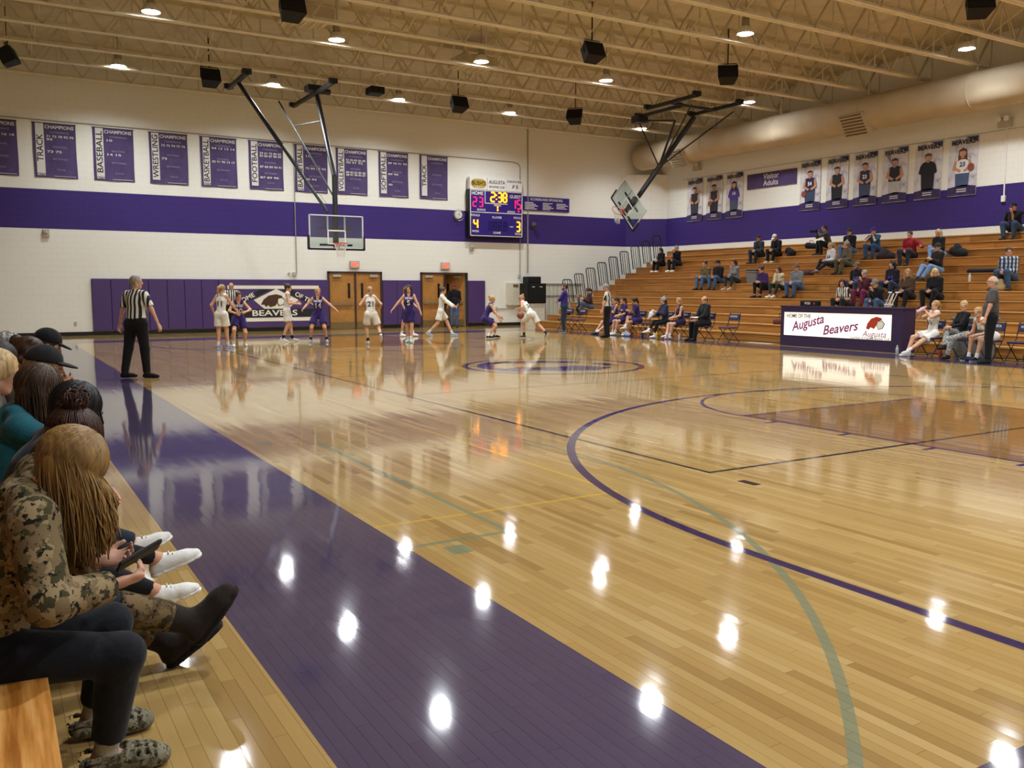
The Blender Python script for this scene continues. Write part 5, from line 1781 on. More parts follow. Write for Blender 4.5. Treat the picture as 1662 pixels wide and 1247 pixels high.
            S.cone(a_ - fd * 0.012 * s, a_ + fd * 0.10 * s - fu * 0.045 * s, 0.054 * s, 0.046 * s)
            ax = nrm(k_ - a_)
            S.cone(a_ - fd * 0.01, a_ + ax * 0.13 * s, 0.054 * s, 0.066 * s)
            S.plane(a_ - fu * (AH + 0.002), -fu)
        else:
            S.cone(heel, ball, 0.040 * s, 0.044 * s, (fu, 0.9)).cone(ball, toe, 0.044 * s, 0.034 * s, (fu, 0.8))
            S.cone(a_ - fd * 0.012 * s - fu * 0.01 * s, a_ + fd * 0.10 * s - fu * 0.045 * s, 0.044 * s, 0.036 * s)
            S.plane(a_ - fu * (AH - 0.002), -fu)
        so = child({'clog': 'clog', 'boot': 'boot'}.get(style, 'shoe'), S, cloth(shoe))
        if style == 'boot':
            S = Sdf(sv, 0.02)
            ax = nrm(k_ - a_)
            S.cone(a_ + ax * 0.10 * s, a_ + ax * 0.34 * s, 0.068 * s, 0.080 * s, flat=(True, True))
            c_ = child('boot_shaft', S, cloth(trim)); c_.parent = so
            S = Sdf(sv, 0.0)
            S.cone(heel - fu * 0.02 * s, ball - fu * 0.018 * s, 0.055 * s, 0.058 * s).cone(ball - fu * 0.018 * s, toe - fu * 0.014 * s, 0.058 * s, 0.049 * s)
            S.plane(a_ - fu * (AH - 0.018), fu).plane(a_ - fu * (AH + 0.012), -fu)
            c_ = child('sole', S, cloth('#1b1612')); c_.parent = so
        elif style == 'sneaker' and so is not None and trim:
            S = Sdf(sv, 0.0)
            S.cone(heel - fu * 0.02 * s, ball - fu * 0.018 * s, 0.044 * s, 0.047 * s).cone(ball - fu * 0.018 * s, toe - fu * 0.014 * s, 0.047 * s, 0.037 * s)
            S.plane(a_ - fu * (AH - 0.020), fu).plane(a_ - fu * (AH - 0.0), -fu)
            c_ = child('sole', S, cloth(trim))
            if c_ is not None:
                c_.parent = so
        if style == 'sneaker' and vox < 0.011:
            S = Sdf(0.005, 0.0)
            for r_ in range(5):
                p_ = a_ + fd * (0.055 + 0.018 * r_) * s + fu * (0.012 - 0.0115 * r_) * s
                S.cone(p_ - rt * 0.022 * s, p_ + rt * 0.022 * s, 0.0045)
            c_ = child('laces', S, cloth('#d9d4cc')); c_.parent = so
        if style == 'clog':
            S = Sdf(0.006, 0.0)
            S.cone(a_ - fd * 0.055 * s - fu * 0.012 * s, a_ + fd * 0.05 * s - fu * 0.012 * s, 0.052 * s, 0.054 * s, (rt, 0.95)).plane(a_ - fu * 0.022 * s, -fu).plane(a_ + fu * 0.004 * s, fu)
            S.cone(a_ - fd * 0.06 * s - fu * 0.012 * s, a_ + fd * 0.06 * s - fu * 0.012 * s, 0.046 * s, 0.048 * s, (rt, 0.95), neg=True)
            c_ = child('heel_strap', S, cloth(shoe))
            if c_ is not None:
                c_.parent = so
        if sock:
            k_ = (knl, knr)[i]
            S = Sdf(min(vox, 0.013), 0.01)
            S.cone(a_ - fd * 0.0 - fu * 0.03 * s, a_, 0.044 * s, 0.043 * s).cone(a_ + (k_ - a_) * 0.0, a_ + (k_ - a_) * 0.25, 0.042 * s, 0.046 * s, flat=(False, True))
            child('sock', S, cloth(sock))
    # ---------- hair and headgear
    hk = hair[0] if hair else None
    M_H = hairmat(hcol)
    if hk:
        S = Sdf(head_vox, 0.025)
        k_ = hs
        if hk == 'bald':
            S.ell(HP(0, -0.016, 0.014), np.array((0.080, 0.098, 0.075)) * k_, HA)
            S.plane(HP(0, 0, 0.050), hu)
        else:
            gr_ = 0.0 if hk == 'short' else 0.006
            S.ell(HP(0, -0.017, 0.034), np.array((0.082 + gr_, 0.101 + gr_, 0.094 + gr_)) * k_, HA)
        if hk in ('short', 'bald'):
            S.cone(HP(0, -0.07, 0.0), HP(0, -0.068, -0.05), 0.05 * k_, 0.035 * k_)
        if hk == 'pony':
            S.cone(HP(0, -0.10, 0.05), HP(0, -0.150, 0.03), 0.026 * k_, 0.03 * k_).cone(HP(0, -0.150, 0.03), HP(0, -0.165, -0.09), 0.032 * k_, 0.028 * k_).cone(HP(0, -0.165, -0.09), HP(0, -0.15, -0.20), 0.028 * k_, 0.010 * k_)
        if hk == 'bun':
            S.ell(HP(0, -0.105, 0.095), np.array((0.048, 0.045, 0.045)) * k_, HA, k=0.01)
            S.cone(HP(0, -0.06, -0.02), HP(0, -0.065, -0.05), 0.05 * k_, 0.03 * k_)
        if hk in ('long', 'bob', 'wavy'):
            L_ = {'long': -0.25, 'bob': -0.11, 'wavy': -0.21}[hk]
            for q in (-1, 1):
                S.cone(HP(q * 0.070, -0.012, 0.03), HP(q * 0.084, -0.02, L_ * 0.55), 0.026 * k_, 0.030 * k_).cone(HP(q * 0.084, -0.02, L_ * 0.55), HP(q * 0.078, 0.0, L_), 0.030 * k_, 0.016 * k_)
                S.cone(HP(q * 0.045, -0.075, 0.0), HP(q * 0.055, -0.085, L_), 0.045 * k_, 0.022 * k_)
            S.cone(HP(0, -0.085, 0.0), HP(0, -0.095, L_ * 1.05), 0.05 * k_, 0.025 * k_)
        if hk in ('curly',):
            rr = random.Random(int(H * 1000) + len(label))
            for i in range(26):
                a = rr.uniform(0, 2 * PI); z_ = rr.uniform(-0.06, 0.1)
                S.ell(HP(0.085 * math.cos(a), -0.03 + 0.095 * math.sin(a) if math.sin(a) < 0.4 else 0.0, z_), np.array((0.03, 0.03, 0.03)) * k_, HA)
        # open the face
        S.ell(HP(0, 0.105, -0.038), np.array((0.066, 0.082, 0.098)) * k_, HA, neg=True)
        if hk == 'short':
            S.ell(HP(0, 0.06, -0.075), np.array((0.12, 0.075, 0.075)) * k_, HA, neg=True)
        child('hair', S, M_H)
        if hk == 'pony':
            child('hair_tie', Sdf(head_vox, 0.0).cone(HP(0, -0.118, 0.045), HP(0, -0.132, 0.038), 0.032 * k_, flat=(True, True)), cloth('#1c1a1c'))
    if extra == 'beard':
        S = Sdf(head_vox, 0.02)
        S.cone(HP(-0.055, 0.015, -0.045), HP(0, 0.060, -0.098), 0.026 * hs, 0.030 * hs).cone(HP(0.055, 0.015, -0.045), HP(0, 0.060, -0.098), 0.026 * hs, 0.030 * hs)
        S.ell(HP(0, 0.088, -0.052), np.array((0.022, 0.02, 0.008)) * hs, HA, neg=True)
        child('beard', S, M_H)
    if cap:
        ck, cc = cap[0], cap[1]
        back = len(cap) > 2 and cap[2] == 'back'
        S = Sdf(head_vox, 0.012)
        if ck == 'cap':
            S.ell(HP(0, -0.014, 0.045), np.array((0.089, 0.108, 0.098)) * hs, HA)
            S.plane(HP(0, 0, 0.034), -hu)
            co = child('cap', S, cloth(cc))
            S = Sdf(head_vox * 0.8, 0.0)
            S.ell(HP(0, 0.095, 0.036), np.array((0.078, 0.088, 0.012)) * hs, np.stack([hrt, rotv(hfw, hrt, -0.15), rotv(hu, hrt, -0.15)]))
            S.plane(HP(0, 0.06, 0.03), -hfw)
            br_ = child('cap_brim', S, cloth(cc))
            if br_ is not None and co is not None:
                br_.parent = co
        else:
            S.ell(HP(0, -0.014, 0.042), np.array((0.092, 0.110, 0.105)) * hs, HA)
            S.cone(HP(0, -0.03, 0.13), HP(0, -0.06, 0.165), 0.03 * hs, 0.026 * hs)
            S.ell(HP(0, 0.10, -0.05), np.array((0.08, 0.08, 0.09)) * hs, HA, neg=True)
            S.plane(HP(0, 0, -0.01), -hu)
            child('knit_hat', S, cloth(cc))
    # ---------- number on the jersey, wrapped onto the cloth
    if number and to is not None:
        tm = to.data
        bv = BVHTree.FromPolygons([v.co.copy() for v in tm.vertices], [tuple(p.vertices) for p in tm.polygons])
        for (txt, where, size, col, zoff, wmax) in number:
            nm_ = text_mesh(txt, size, bold=0.02, extrude=0.0, res=2)
            bmn = bmesh.new(); bmn.from_mesh(nm_)
            bmesh.ops.triangulate(bmn, faces=bmn.faces[:])
            for _ in range(2):
                bmesh.ops.subdivide_edges(bmn, edges=[e for e in bmn.edges if e.calc_length() > 0.03], cuts=1)
                bmesh.ops.triangulate(bmn, faces=bmn.faces[:])
            xs = [v.co.x for v in bmn.verts]
            sc_ = min(1.0, wmax / (max(xs) - min(xs)))
            sg = 1 if where == 'front' else -1
            o0 = Vector(cst + u * zoff * s)
            rr, uu, dd = Vector(rgt) * -sg, Vector(u), Vector(fwd) * sg
            for v in bmn.verts:
                p0 = o0 + rr * v.co.x * sc_ + uu * v.co.y + dd * 0.5
                hit = bv.ray_cast(p0, -dd)
                v.co = (hit[0] + dd * 0.004) if hit[0] is not None else o0 + rr * v.co.x * sc_ + uu * v.co.y + dd * 0.1
            bmn.to_mesh(nm_); bmn.free()
            nm_.materials.clear(); nm_.materials.append(mat('print_' + col.strip('#'), col, 0.6))
            ob('jersey_number' if any(c.isdigit() for c in txt) else 'jersey_lettering', nm_, root)
    J = dict(hl=hl, hr=hr, fl=fl, fr=fr, neck=neck, hc=hc, hip=hip, knl=knl, knr=knr, ell=ell_, elr=elr, HP=HP, hs=hs, HA=HA, u=u, fwd=fwd, rgt=rgt, s=s, feet=feet)
    return root, J
# ------------------------------------------------------------------ who is where
def hd(a):
    """heading for a person who, seen by the viewer, faces away (0), right (90), towards us (180) or left (270)"""
    a = R_(a)
    vx = 0.5129 * math.cos(a) + 0.8585 * math.sin(a)
    vy = 0.8585 * math.cos(a) - 0.5129 * math.sin(a)
    return math.degrees(math.atan2(-vx, vy))
WHT, PUR, PURS, BLK = '#d8d4cb', '#33245e', '#2f2158', '#121114'
def team(label, loc, a, num, where, white, pose, hair, H=1.68, shoe='#c9c6c0', sock='#d8d4cc', top='jersey', lettering=True, skin='#c99a7c', b=0.95, trim='#e6e2da', rz=None):
    c, s_ = (WHT, '#d6d2c8') if white else (PUR, PURS)
    nums = []
    if num:
        nums.append((num, where, 0.21, '#16131c' if white else '#d8d4cb', -0.10, 0.24))
        if where == 'front' and lettering:
            nums.append(('INDEES' if not white else 'AUGUSTA', 'front', 0.09, '#16131c' if white else '#d8d4cb', 0.05, 0.24))
    return person(label, loc, hd(a) if rz is None else rz, H, b, False, pose, (top, c), ('shorts', s_), shoe, sock, skin, hair, number=nums, group='players on the court' if loc[0] < 18 else 'players on the benches', trim=trim)
REFG = 'striped referees'
person('striped referee in black trousers standing back to us beside the purple border', (2.31, 17.07, 0), hd(18), 1.84, 1.24, True,
       dict(lean=2, twist=-4, head=(-48, 0), fl=(-0.20, -0.12, 0.09), fr=(0.14, 0.06, 0.09), tl=-45, tr=-62, hl=(-0.40, 0.02, 0.92), hr=(0.46, 0.10, 0.86), el=(-0.8, -0.5, -0.2), er=(0.8, -0.5, -0.2), cl=35, cr=35),
       ('striped', 'stripes'), ('pants', BLK), '#0e0d0e', None, '#c39a80', ('short', '#8f867a'), group=REFG, vox=0.018)
team('white-jersey number 11 player with back turned, leftmost of the players', (5.47, 24.52, 0), 12, '11', 'back', True,
     dict(lean=6, head=(-15, 0), fl=(-0.09, -0.04, 0.085), fr=(0.10, 0.12, 0.085), hr=(0.26, 0.36, 1.02), hl=(-0.30, 0.12, 0.98), tr=-25), ('pony', '#9a7a52'), shoe='#7d8fb8', H=1.72)
person('referee half hidden behind the players in front of the mural', (7.24, 30.82, 0), hd(160), 1.82, 1.1, True, dict(head=(-15, 0)), ('striped', 'stripes'), ('pants', BLK), '#0e0d0e', None, '#c08f78', ('bald', '#8a7f74'), group=REFG)
team('purple-jersey number 20 player crouching beside number 11', (6.06, 25.06, 0), 158, '20', 'front', False,
     dict(hip=(0, -0.04, 0.80), lean=18, head=(18, 5), fl=(-0.16, -0.12, 0.085), fr=(0.16, 0.16, 0.085), hl=(-0.16, 0.36, 0.98), hr=(0.10, 0.36, 0.94), el=(-0.9, -0.3, -0.4), er=(0.9, -0.3, -0.4)), ('pony', '#4a2f22'), H=1.68)
team('white-jersey player in profile before the mural with hands at the chest', (7.91, 26.68, 0), 78, '12', 'front', True,
     dict(lean=4, head=(-12, 0), fl=(-0.08, 0.14, 0.085), fr=(0.10, -0.14, 0.12), pr=-20, hl=(-0.10, 0.30, 1.20), hr=(0.14, 0.32, 1.16)), ('bun', '#3a2a20'), H=1.76, shoe='#bdbab4', sock='#1b1a1c')
team('purple-jersey number 14 player with arms spread wide facing us', (8.63, 25.88, 0), 172, '14', 'front', False,
     dict(hip=(0, 0, 0.86), lean=5, head=(20, 0), fl=(-0.24, 0.0, 0.085), fr=(0.24, 0.0, 0.085), hl=(-0.55, 0.16, 0.98), hr=(0.42, 0.22, 1.02), el=(-0.6, -0.3, -0.6), er=(0.6, -0.3, -0.6)), ('pony', '#b08a58'), H=1.72, shoe='#8fa3a0', sock='#1b1a1c')
team('white-jersey number 21 player running away with one heel kicked up', (9.66, 24.21, 0), 342, '21', 'back', True,
     dict(hip=(0, 0, 0.90), lean=10, fl=(-0.09, 0.05, 0.085), fr=(0.22, -0.36, 0.28), pr=-55, hl=(-0.34, 0.24, 1.05), hr=(0.30, 0.16, 1.05)), ('pony', '#a58258'), H=1.72, shoe='#c4c1ba', sock='#1b1a1c')
team('purple-jersey number 5 player with arms held low and out', (11.0, 24.47, 0), 182, '5', 'front', False,
     dict(lean=3, head=(-4, 0), fl=(-0.06, 0.12, 0.085), fr=(0.07, -0.08, 0.085), hl=(-0.42, 0.16, 0.80), hr=(0.50, 0.16, 0.98), el=(-0.6, -0.4, -0.3), er=(0.6, -0.4, -0.3)), ('wavy', '#2a1a14'), H=1.72, shoe='#9fb5a4')
team('purple-jersey player mostly hidden behind number 5', (12.30, 27.6, 0), 120, None, 'front', False, dict(fl=(-0.1, 0.2, 0.085), fr=(0.1, -0.15, 0.085), hl=(-0.2, 0.3, 1.0)), ('pony', '#8a6440'), H=1.70, shoe='#dedad2')
team('white-jersey player in long white sleeves striding right with a hand out', (13.38, 27.15, 0), 92, '1', 'front', True,
     dict(hip=(0, 0, 0.88), lean=6, head=(-5, 0), fl=(-0.10, 0.38, 0.085), fr=(0.10, -0.40, 0.15), pr=-35, hl=(-0.04, 0.46, 1.04), hr=(0.22, 0.44, 1.0), dr=(0.1, 1, 0.15), nr=(0, 0.1, 1)), ('bun', '#4a3424'), H=1.74, top='long', shoe='#8e9bb0', sock='#d8d4cc')
person('person in black hooded sweatshirt and red cap standing in the open doorway', (17.0, 33.2, 0), hd(175), 1.80, 1.18, True, dict(head=(-10, 0), hl=(-0.16, 0.2, 1.0), hr=(0.3, 0.12, 0.85)), ('hoodie', '#131215'), ('jeans', '#4a5f86'), '#2a2a2e', None, '#b98a70', ('short', '#2a1f18'), cap=('cap', '#6b1f22'), extra='beard')
team('purple-jersey player crouched on defence facing the ball', (14.25, 25.29, 0), 80, '3', 'front', False,
     dict(hip=(0, -0.16, 0.66), lean=24, head=(0, -8), fl=(-0.20, 0.20, 0.085), fr=(0.20, -0.08, 0.085), hl=(-0.10, 0.36, 0.70), hr=(0.24, 0.30, 0.62)), ('bun', '#b89a66'), H=1.70, shoe='#161518', sock='#d8d4cc', trim='#e6e2da')
BALL = Vector((14.93, 24.45, 0.76))
team('white-jersey number 34 player bending over the ball she dribbles', (15.42, 24.59, 0), 318, '34', 'back', True,
     dict(hip=(0.0, 0.0, 0.80), lean=44, twist=12, head=(10, 10), fl=(-0.10, 0.22, 0.085), fr=(0.24, -0.50, 0.17), pr=-50, hl=(-0.28, 0.36, 0.96), hr=(0.10, 0.58, 0.92), kl=(0, 1, 0)), ('bun', '#a27f55'), H=1.70, shoe='#4a4648', sock='#1b1a1c')
def ball_mat():
    m, g = newmat('basketball_leather')
    x, y, z = g.sep(g.coords('Object'))
    ln = g.either(g.m('LESS_THAN', g.m('ABSOLUTE', x), 0.004), g.m('LESS_THAN', g.m('ABSOLUTE', z), 0.004), g.m('LESS_THAN', g.m('ABSOLUTE', g.m('SUBTRACT', g.m('MULTIPLY', y, y), g.m('ADD', 0.0022, g.m('MULTIPLY', z, g.m('MULTIPLY', z, 0.6))))), 0.0007))
    g.color(g.mix(ln, rgb('#8f4428'), rgb('#1a1210')))
    g.set('Roughness', 0.55)
    g.bump(g.noise(180, g.coords('Object')), 0.2, 0.002)
    return m
bm_ = bmesh.new()
bmesh.ops.create_uvsphere(bm_, u_segments=28, v_segments=18, radius=0.119)
me = bpy.data.meshes.new('basketball'); bm_.to_mesh(me); bm_.free()
me.polygons.foreach_set('use_smooth', [True] * len(me.polygons)); me.materials.append(ball_mat())
tag(ob('basketball', me, None, BALL), 'orange basketball bouncing at the hand of number 34', 'basketball')

# ---- left bench and sideline
person('coach in purple track jacket and dark jeans standing with crossed arms', (18.62, 27.35, 0), hd(275), 1.80, 1.12, True,
       dict(lean=-2, head=(0, -6), fl=(-0.13, 0, 0.09), fr=(0.13, 0, 0.09), hl=(0.13, 0.22, 1.20), hr=(-0.12, 0.24, 1.16), el=(-0.9, 0.1, -0.6), er=(0.9, 0.1, -0.6), cl=20, cr=60), ('jacket', '#382a78'), ('jeans', '#26303f'), '#4a4a50', None, '#bd8e74', ('short', '#3a291e'), extra='beard', trim='#c9c5bc', group='sideline adults')
person('striped referee standing in profile before the purple bench', (17.75, 23.5, 0), hd(285), 1.78, 1.2, True,
       dict(lean=2, head=(10, 18), fl=(-0.1, 0.02, 0.09), fr=(0.12, 0, 0.09), hl=(-0.28, 0.14, 0.92), hr=(0.30, 0.10, 0.88)), ('striped', 'stripes'), ('pants', '#141315'), '#0f0e10', None, '#c09078', ('short', '#87837c'), group=REFG)
def benchp(label, y, H=1.68, top=('tshirt', PUR), bottom=('shorts', PURS), hair=('pony', '#3a2a20'), pose=None, rz=75, x=19.35, male=False, **kw):
    p = dict(hip=(0, -0.06, 0.565), lean=6, fl=(-0.13, 0.42, 0.085), fr=(0.13, 0.40, 0.085), hl=(-0.08, 0.30, 0.68), hr=(0.08, 0.28, 0.68))
    p.update(pose or {})
    return person(label, (x, y, 0), rz, H, kw.pop('b', 1.0), male, p, top, bottom, kw.pop('shoe', '#cfcbc4'), kw.pop('sock', '#d8d4cc'), kw.pop('skin', '#c99a7c'), hair, group='people on the court-side chairs', **kw)
benchp('seated purple-jersey player half hidden behind the standing referee', 25.35, top=('jersey', PUR), hair=('pony', '#4a3424'), pose=dict(lean=-6, fl=(-0.12, 0.62, 0.085), fr=(0.15, 0.56, 0.085), hl=(0.05, 0.18, 0.85), hr=(0.02, 0.20, 0.80)), shoe='#33323a', number=[('20', 'front', 0.18, '#d8d4cb', -0.1, 0.2)])
benchp('seated player in purple T-shirt with grey sleeves looking left', 24.62, hair=('pony', '#33241c'), pose=dict(lean=12, head=(25, 0)), number=[('ALMA', 'front', 0.08, '#d8d4cb', 0.0, 0.16)])
benchp('seated player in purple T-shirt with crossed legs and folded arms', 23.95, hair=('pony', '#1d1614'), pose=dict(lean=14, head=(15, 12), fl=(-0.05, 0.42, 0.085), fr=(-0.16, 0.50, 0.32), kr=(0.2, 0.6, 1), hl=(0.12, 0.24, 0.86), hr=(-0.12, 0.26, 0.84)), skin='#b98763')
benchp('seated person in grey knit hat and navy coat holding a white towel', 22.5, top=('coat', '#20253e'), bottom=('leggings', '#131216'), hair=('long', '#2a1d17'), cap=('beanie', '#8b8a88'), pose=dict(lean=10, head=(20, 0), fr=(-0.06, 0.62, 0.25), kr=(0.2, 0.5, 1), hl=(-0.1, 0.34, 0.86), hr=(0.06, 0.34, 0.86)), shoe='#dedad2')
benchp('seated player in dark purple jersey beside the person in black', 21.75, top=('jersey', '#251a35'), bottom=('shorts', '#251a35'), hair=('wavy', '#a07c50'), pose=dict(lean=10, head=(30, 0), fr=(-0.05, 0.48, 0.13)))
_, JM = benchp('seated person in black zip jacket and black trousers with a clipboard', 20.6, H=1.82, male=True, top=('jacket', '#181a1c'), bottom=('pants', '#0f0e10'), hair=('bald', '#2a1f18'), pose=dict(lean=6, head=(12, 0), hl=(-0.14, 0.34, 0.68), hr=(0.10, 0.36, 0.72)), shoe='#131215', sock=None, b=1.08, rz=78)
DR_, JD = benchp('player on the right bench in white jersey drinking with legs stretched out', 12.9, top=('jersey', WHT), bottom=('shorts', WHT), hair=('pony', '#a5814f'), pose=dict(lean=-4, head=(10, -10), fl=(-0.16, 0.80, 0.085), fr=(0.12, 0.50, 0.085), hl=(-0.05, 0.20, 1.10), hr=(0.05, 0.20, 1.05), el=(-0.9, 0.2, -0.8), er=(0.9, 0.2, -0.8)), rz=70, number=[('11', 'front', 0.18, '#16131c', -0.1, 0.2)], trim='#e6e2da')
benchp('person in black long-sleeved top and grey camouflage trousers on the right bench', 12.12, top=('tight', '#121114'), bottom=('pants', 'greycamo'), hair=('bun', '#b89a6c'), pose=dict(lean=2, head=(40, 0), fr=(-0.08, 0.46, 0.30), kr=(0.2, 0.6, 1), hl=(-0.06, 0.32, 0.74), hr=(0.06, 0.30, 0.74)), shoe='#1a181a', sock='#1a181a', rz=70)
benchp('player in white jersey leaning forward over the knees on the right bench', 11.45, top=('jersey', WHT), bottom=('shorts', WHT), hair=('bun', '#b0905c'), pose=dict(lean=42, head=(25, -20), hl=(-0.14, 0.46, 0.58), hr=(0.10, 0.48, 0.60)), shoe='#17161a', rz=72, number=[('10', 'front', 0.16, '#16131c', -0.1, 0.2)], trim='#e6e2da')
person('coach in dark grey polo shirt and black trousers standing at right', (18.68, 11.03, 0), hd(292), 1.88, 1.14, True, dict(lean=0, head=(12, 0), fl=(-0.13, 0.04, 0.09), fr=(0.13, 0.0, 0.09), tl=20, tr=0, hl=(-0.3, 0.16, 0.94), hr=(0.30, 0.02, 0.90), er=(0.8, -0.5, -0.2)), ('polo', '#4a4746'), ('pants', '#131214'), '#1c1a1a', None, '#c2937a', ('bald', '#a9a49b'), group='sideline adults')

# ---- spectators in the wooden stand
SEATG = 'spectators in the wooden stand'
def sit(label, k, y, H=1.72, top=('jacket', '#222222'), bottom=('jeans', '#2f3d54'), hair=('short', '#33261c'), pose=None, rz=90, male=False, b=1.05, shoe='#2b2624', skin='#c4947a', **kw):
    p = dict(hip=(0, 0.0, 0.112), lean=12, fl=(-0.13, 0.42, -0.172), fr=(0.13, 0.42, -0.172), hl=(-0.05, 0.32, 0.26), hr=(0.05, 0.33, 0.25))
    p.update(pose or {})
    x = BX0 + RUN * (k - 1) + 0.22
    return person(label, (x, y, RISE * k), rz, H, b, male, p, top, bottom, shoe, kw.pop('sock', None), skin, hair, group=SEATG, **kw)
sit('person in brown camouflage jacket and jeans, left of a row of three', 7, 25.7, male=True, top=('jacket', 'browncamo'), hair=('short', '#2e2018'), bottom=('jeans', '#4a6180'))
sit('person in black jacket and dark cap, middle of a row of three', 7, 25.0, male=True, top=('jacket', '#17161a'), cap=('cap', '#2a2320'), bottom=('jeans', '#41587a'), b=1.15, shoe='#4a3a2c')
sit('person in open grey sweater, right of a row of three', 7, 24.15, top=('jacket', '#7a7d80'), hair=('wavy', '#3a241a'), bottom=('leggings', '#2c3438'), pose=dict(hl=(0.02, 0.18, 0.55), hr=(0.06, 0.34, 0.26)), shoe='#b9a894')
sit('person in purple sleeves and dark trousers leaning forward', 6, 22.1, top=('jacket', '#3b2356'), hair=('bun', '#3a2418'), bottom=('leggings', '#16151b'), pose=dict(lean=24, hl=(-0.08, 0.40, 0.30), hr=(0.04, 0.40, 0.30)))
sit('person in cream fleece, dark green trousers and white shoes', 6, 21.4, H=1.6, top=('jacket', '#c8bda0'), hair=('long', '#4a3020'), bottom=('leggings', '#24302a'), shoe='#dcd8ce', pose=dict(lean=18, hl=(-0.02, 0.26, 0.58), hr=(0.06, 0.36, 0.28), fl=(-0.06, 0.42, -0.172), fr=(0.1, 0.46, -0.172)))
sit('person in grey sweatshirt and camouflage cap beside the cream fleece', 6, 20.65, male=True, top=('hoodie', '#6b7072'), hair=('short', '#4a4038'), cap=('cap', '#5d5748'), bottom=('jeans', '#3b5070'), b=1.15)
sit('person in charcoal sweatshirt, left of the pair below the purple stripe', 11, 25.3, male=True, top=('hoodie', '#2e3036'), cap=('cap', '#332a26'), bottom=('jeans', '#1f2734'), b=1.15)
sit('person in black jacket looking down, right of the pair below the purple stripe', 11, 24.4, male=True, top=('jacket', '#16151a'), cap=('cap', '#c9c4ba'), bottom=('pants', '#17161a'), shoe='#bcb6aa', pose=dict(head=(0, 30)))
PH, JP = sit('photographer in grey shirt crouching with a camera at the top of the stand', 12, 22.45, male=True, top=('long', '#4a4a48'), bottom=('pants', '#17171a'), hair=('short', '#2a2019'), rz=58, pose=dict(lean=20, head=(5, 0), hl=(-0.04, 0.46, 0.62), hr=(0.06, 0.44, 0.60), el=(-0.8, 0, -0.8), er=(0.8, 0, -0.8), fl=(-0.16, 0.36, -0.172)))
sit('person in black jacket and cap beside the teal shirt', 11, 21.0, male=True, top=('jacket', '#19181c'), cap=('cap', '#3a3836'), bottom=('jeans', '#4f6a92'), b=1.15)
sit('person in teal T-shirt and purple cap with hands at the face', 11, 19.95, male=True, top=('tshirt', '#1d5470'), cap=('cap', '#3a2a78'), bottom=('jeans', '#2c4166'), b=1.2, pose=dict(lean=20, hl=(-0.06, 0.30, 0.58), hr=(0.04, 0.30, 0.58), el=(-0.9, 0.2, -0.9), er=(0.9, 0.2, -0.9)))
sit('person in white sweatshirt with a blue crest, legs stretched to the left', 9, 20.75, top=('hoodie', '#c9c8c8'), hair=('pony', '#a58a5c'), bottom=('leggings', '#1b1f2c'), rz=70, pose=dict(fl=(0.0, 0.62, -0.1), fr=(0.16, 0.58, -0.1)), shoe='#4d4a3c', number=[('AB', 'front', 0.2, '#4a5f9a', -0.06, 0.22)])
sit('person in grey knit hat and khaki clothes high in the stand', 9, 20.1, top=('hoodie', '#57523f'), hair=('wavy', '#5a4a38'), cap=('beanie', '#8d8980'), bottom=('pants', '#4c4a36'), rz=75)
sit('person in red jacket reaching an arm to the side', 10, 18.17, male=True, top=('jacket', '#8c1f2c'), hair=('short', '#33271f'), bottom=('jeans', '#232a38'), b=1.15, pose=dict(hr=(0.05, 0.32, 0.24), hl=(-0.48, 0.22, 0.38), el=(-0.6, -0.3, -0.6)))
sit('person in black jacket and light jeans beside the red jacket', 10, 17.15, top=('jacket', '#1b1a1e'), hair=('wavy', '#b09a70'), bottom=('jeans', '#6a86ad'), rz=80, pose=dict(fr=(-0.05, 0.48, -0.05), kr=(0.2, 0.6, 1)))
sit('person in black T-shirt and cap with hand on chin at the top right', 13, 15.85, male=True, H=1.8, top=('tshirt', '#141317'), hair=('short', '#2a211b'), cap=('cap', '#1c1b20'), bottom=('jeans', '#2f4058'), b=1.35, pose=dict(lean=16, hl=(-0.02, 0.30, 0.60), hr=(0.22, 0.24, 0.24), fl=(-0.16, 0.40, -0.172)))
sit('person in blue plaid jacket at the right edge of the stand', 7, 13.85, male=True, H=1.8, top=('jacket', 'plaid'), hair=('short', '#33281f'), bottom=('jeans', '#33475f'), b=1.2, pose=dict(head=(40, 0), fl=(-0.22, 0.42, -0.172), fr=(0.22, 0.42, -0.172)))
sit('person in black hooded sweatshirt with crest and camouflage cap', 6, 18.25, male=True, top=('hoodie', '#131216'), hair=('short', '#3f2d20'), cap=('cap', '#6a5c46'), bottom=('jeans', '#2d3a50'), b=1.2, extra='beard', number=[('AB', 'front', 0.18, '#5a5f9a', -0.06, 0.22)])
sit('person in maroon cardigan and plum trousers', 5, 17.5, top=('jacket', '#4a1f2a'), hair=('short', '#8f8a82'), bottom=('pants', '#6a2442'), pose=dict(hl=(0.0, 0.26, 0.56), hr=(0.05, 0.34, 0.28)))
sit('person in dark top with purple print', 6, 17.0, top=('hoodie', '#1a1828'), hair=('bob', '#15110f'), bottom=('jeans', '#27344a'), number=[('AB', 'front', 0.18, '#4a3a9a', -0.06, 0.2)])
sit('person in grey cap resting chin on hand behind the scoring table', 4, 16.55, male=True, top=('hoodie', '#1f1e22'), hair=('short', '#5a5048'), cap=('cap', '#6e6d6c'), bottom=('jeans', '#3a5274'), pose=dict(lean=26, hl=(0.02, 0.34, 0.52), hr=(0.1, 0.36, 0.24)))
sit('person in brown jacket over a black top with clasped hands', 5, 16.05, top=('jacket', '#4a3528'), hair=('long', '#9a7a50'), bottom=('pants', '#1c1a1c'), pose=dict(head=(35, 0)))
sit('person in long black coat behind the white crutches', 5, 15.2, top=('coat', '#141317'), hair=('bob', '#cbb27c'), bottom=('pants', '#131216'), b=1.15, pose=dict(head=(45, 0)))
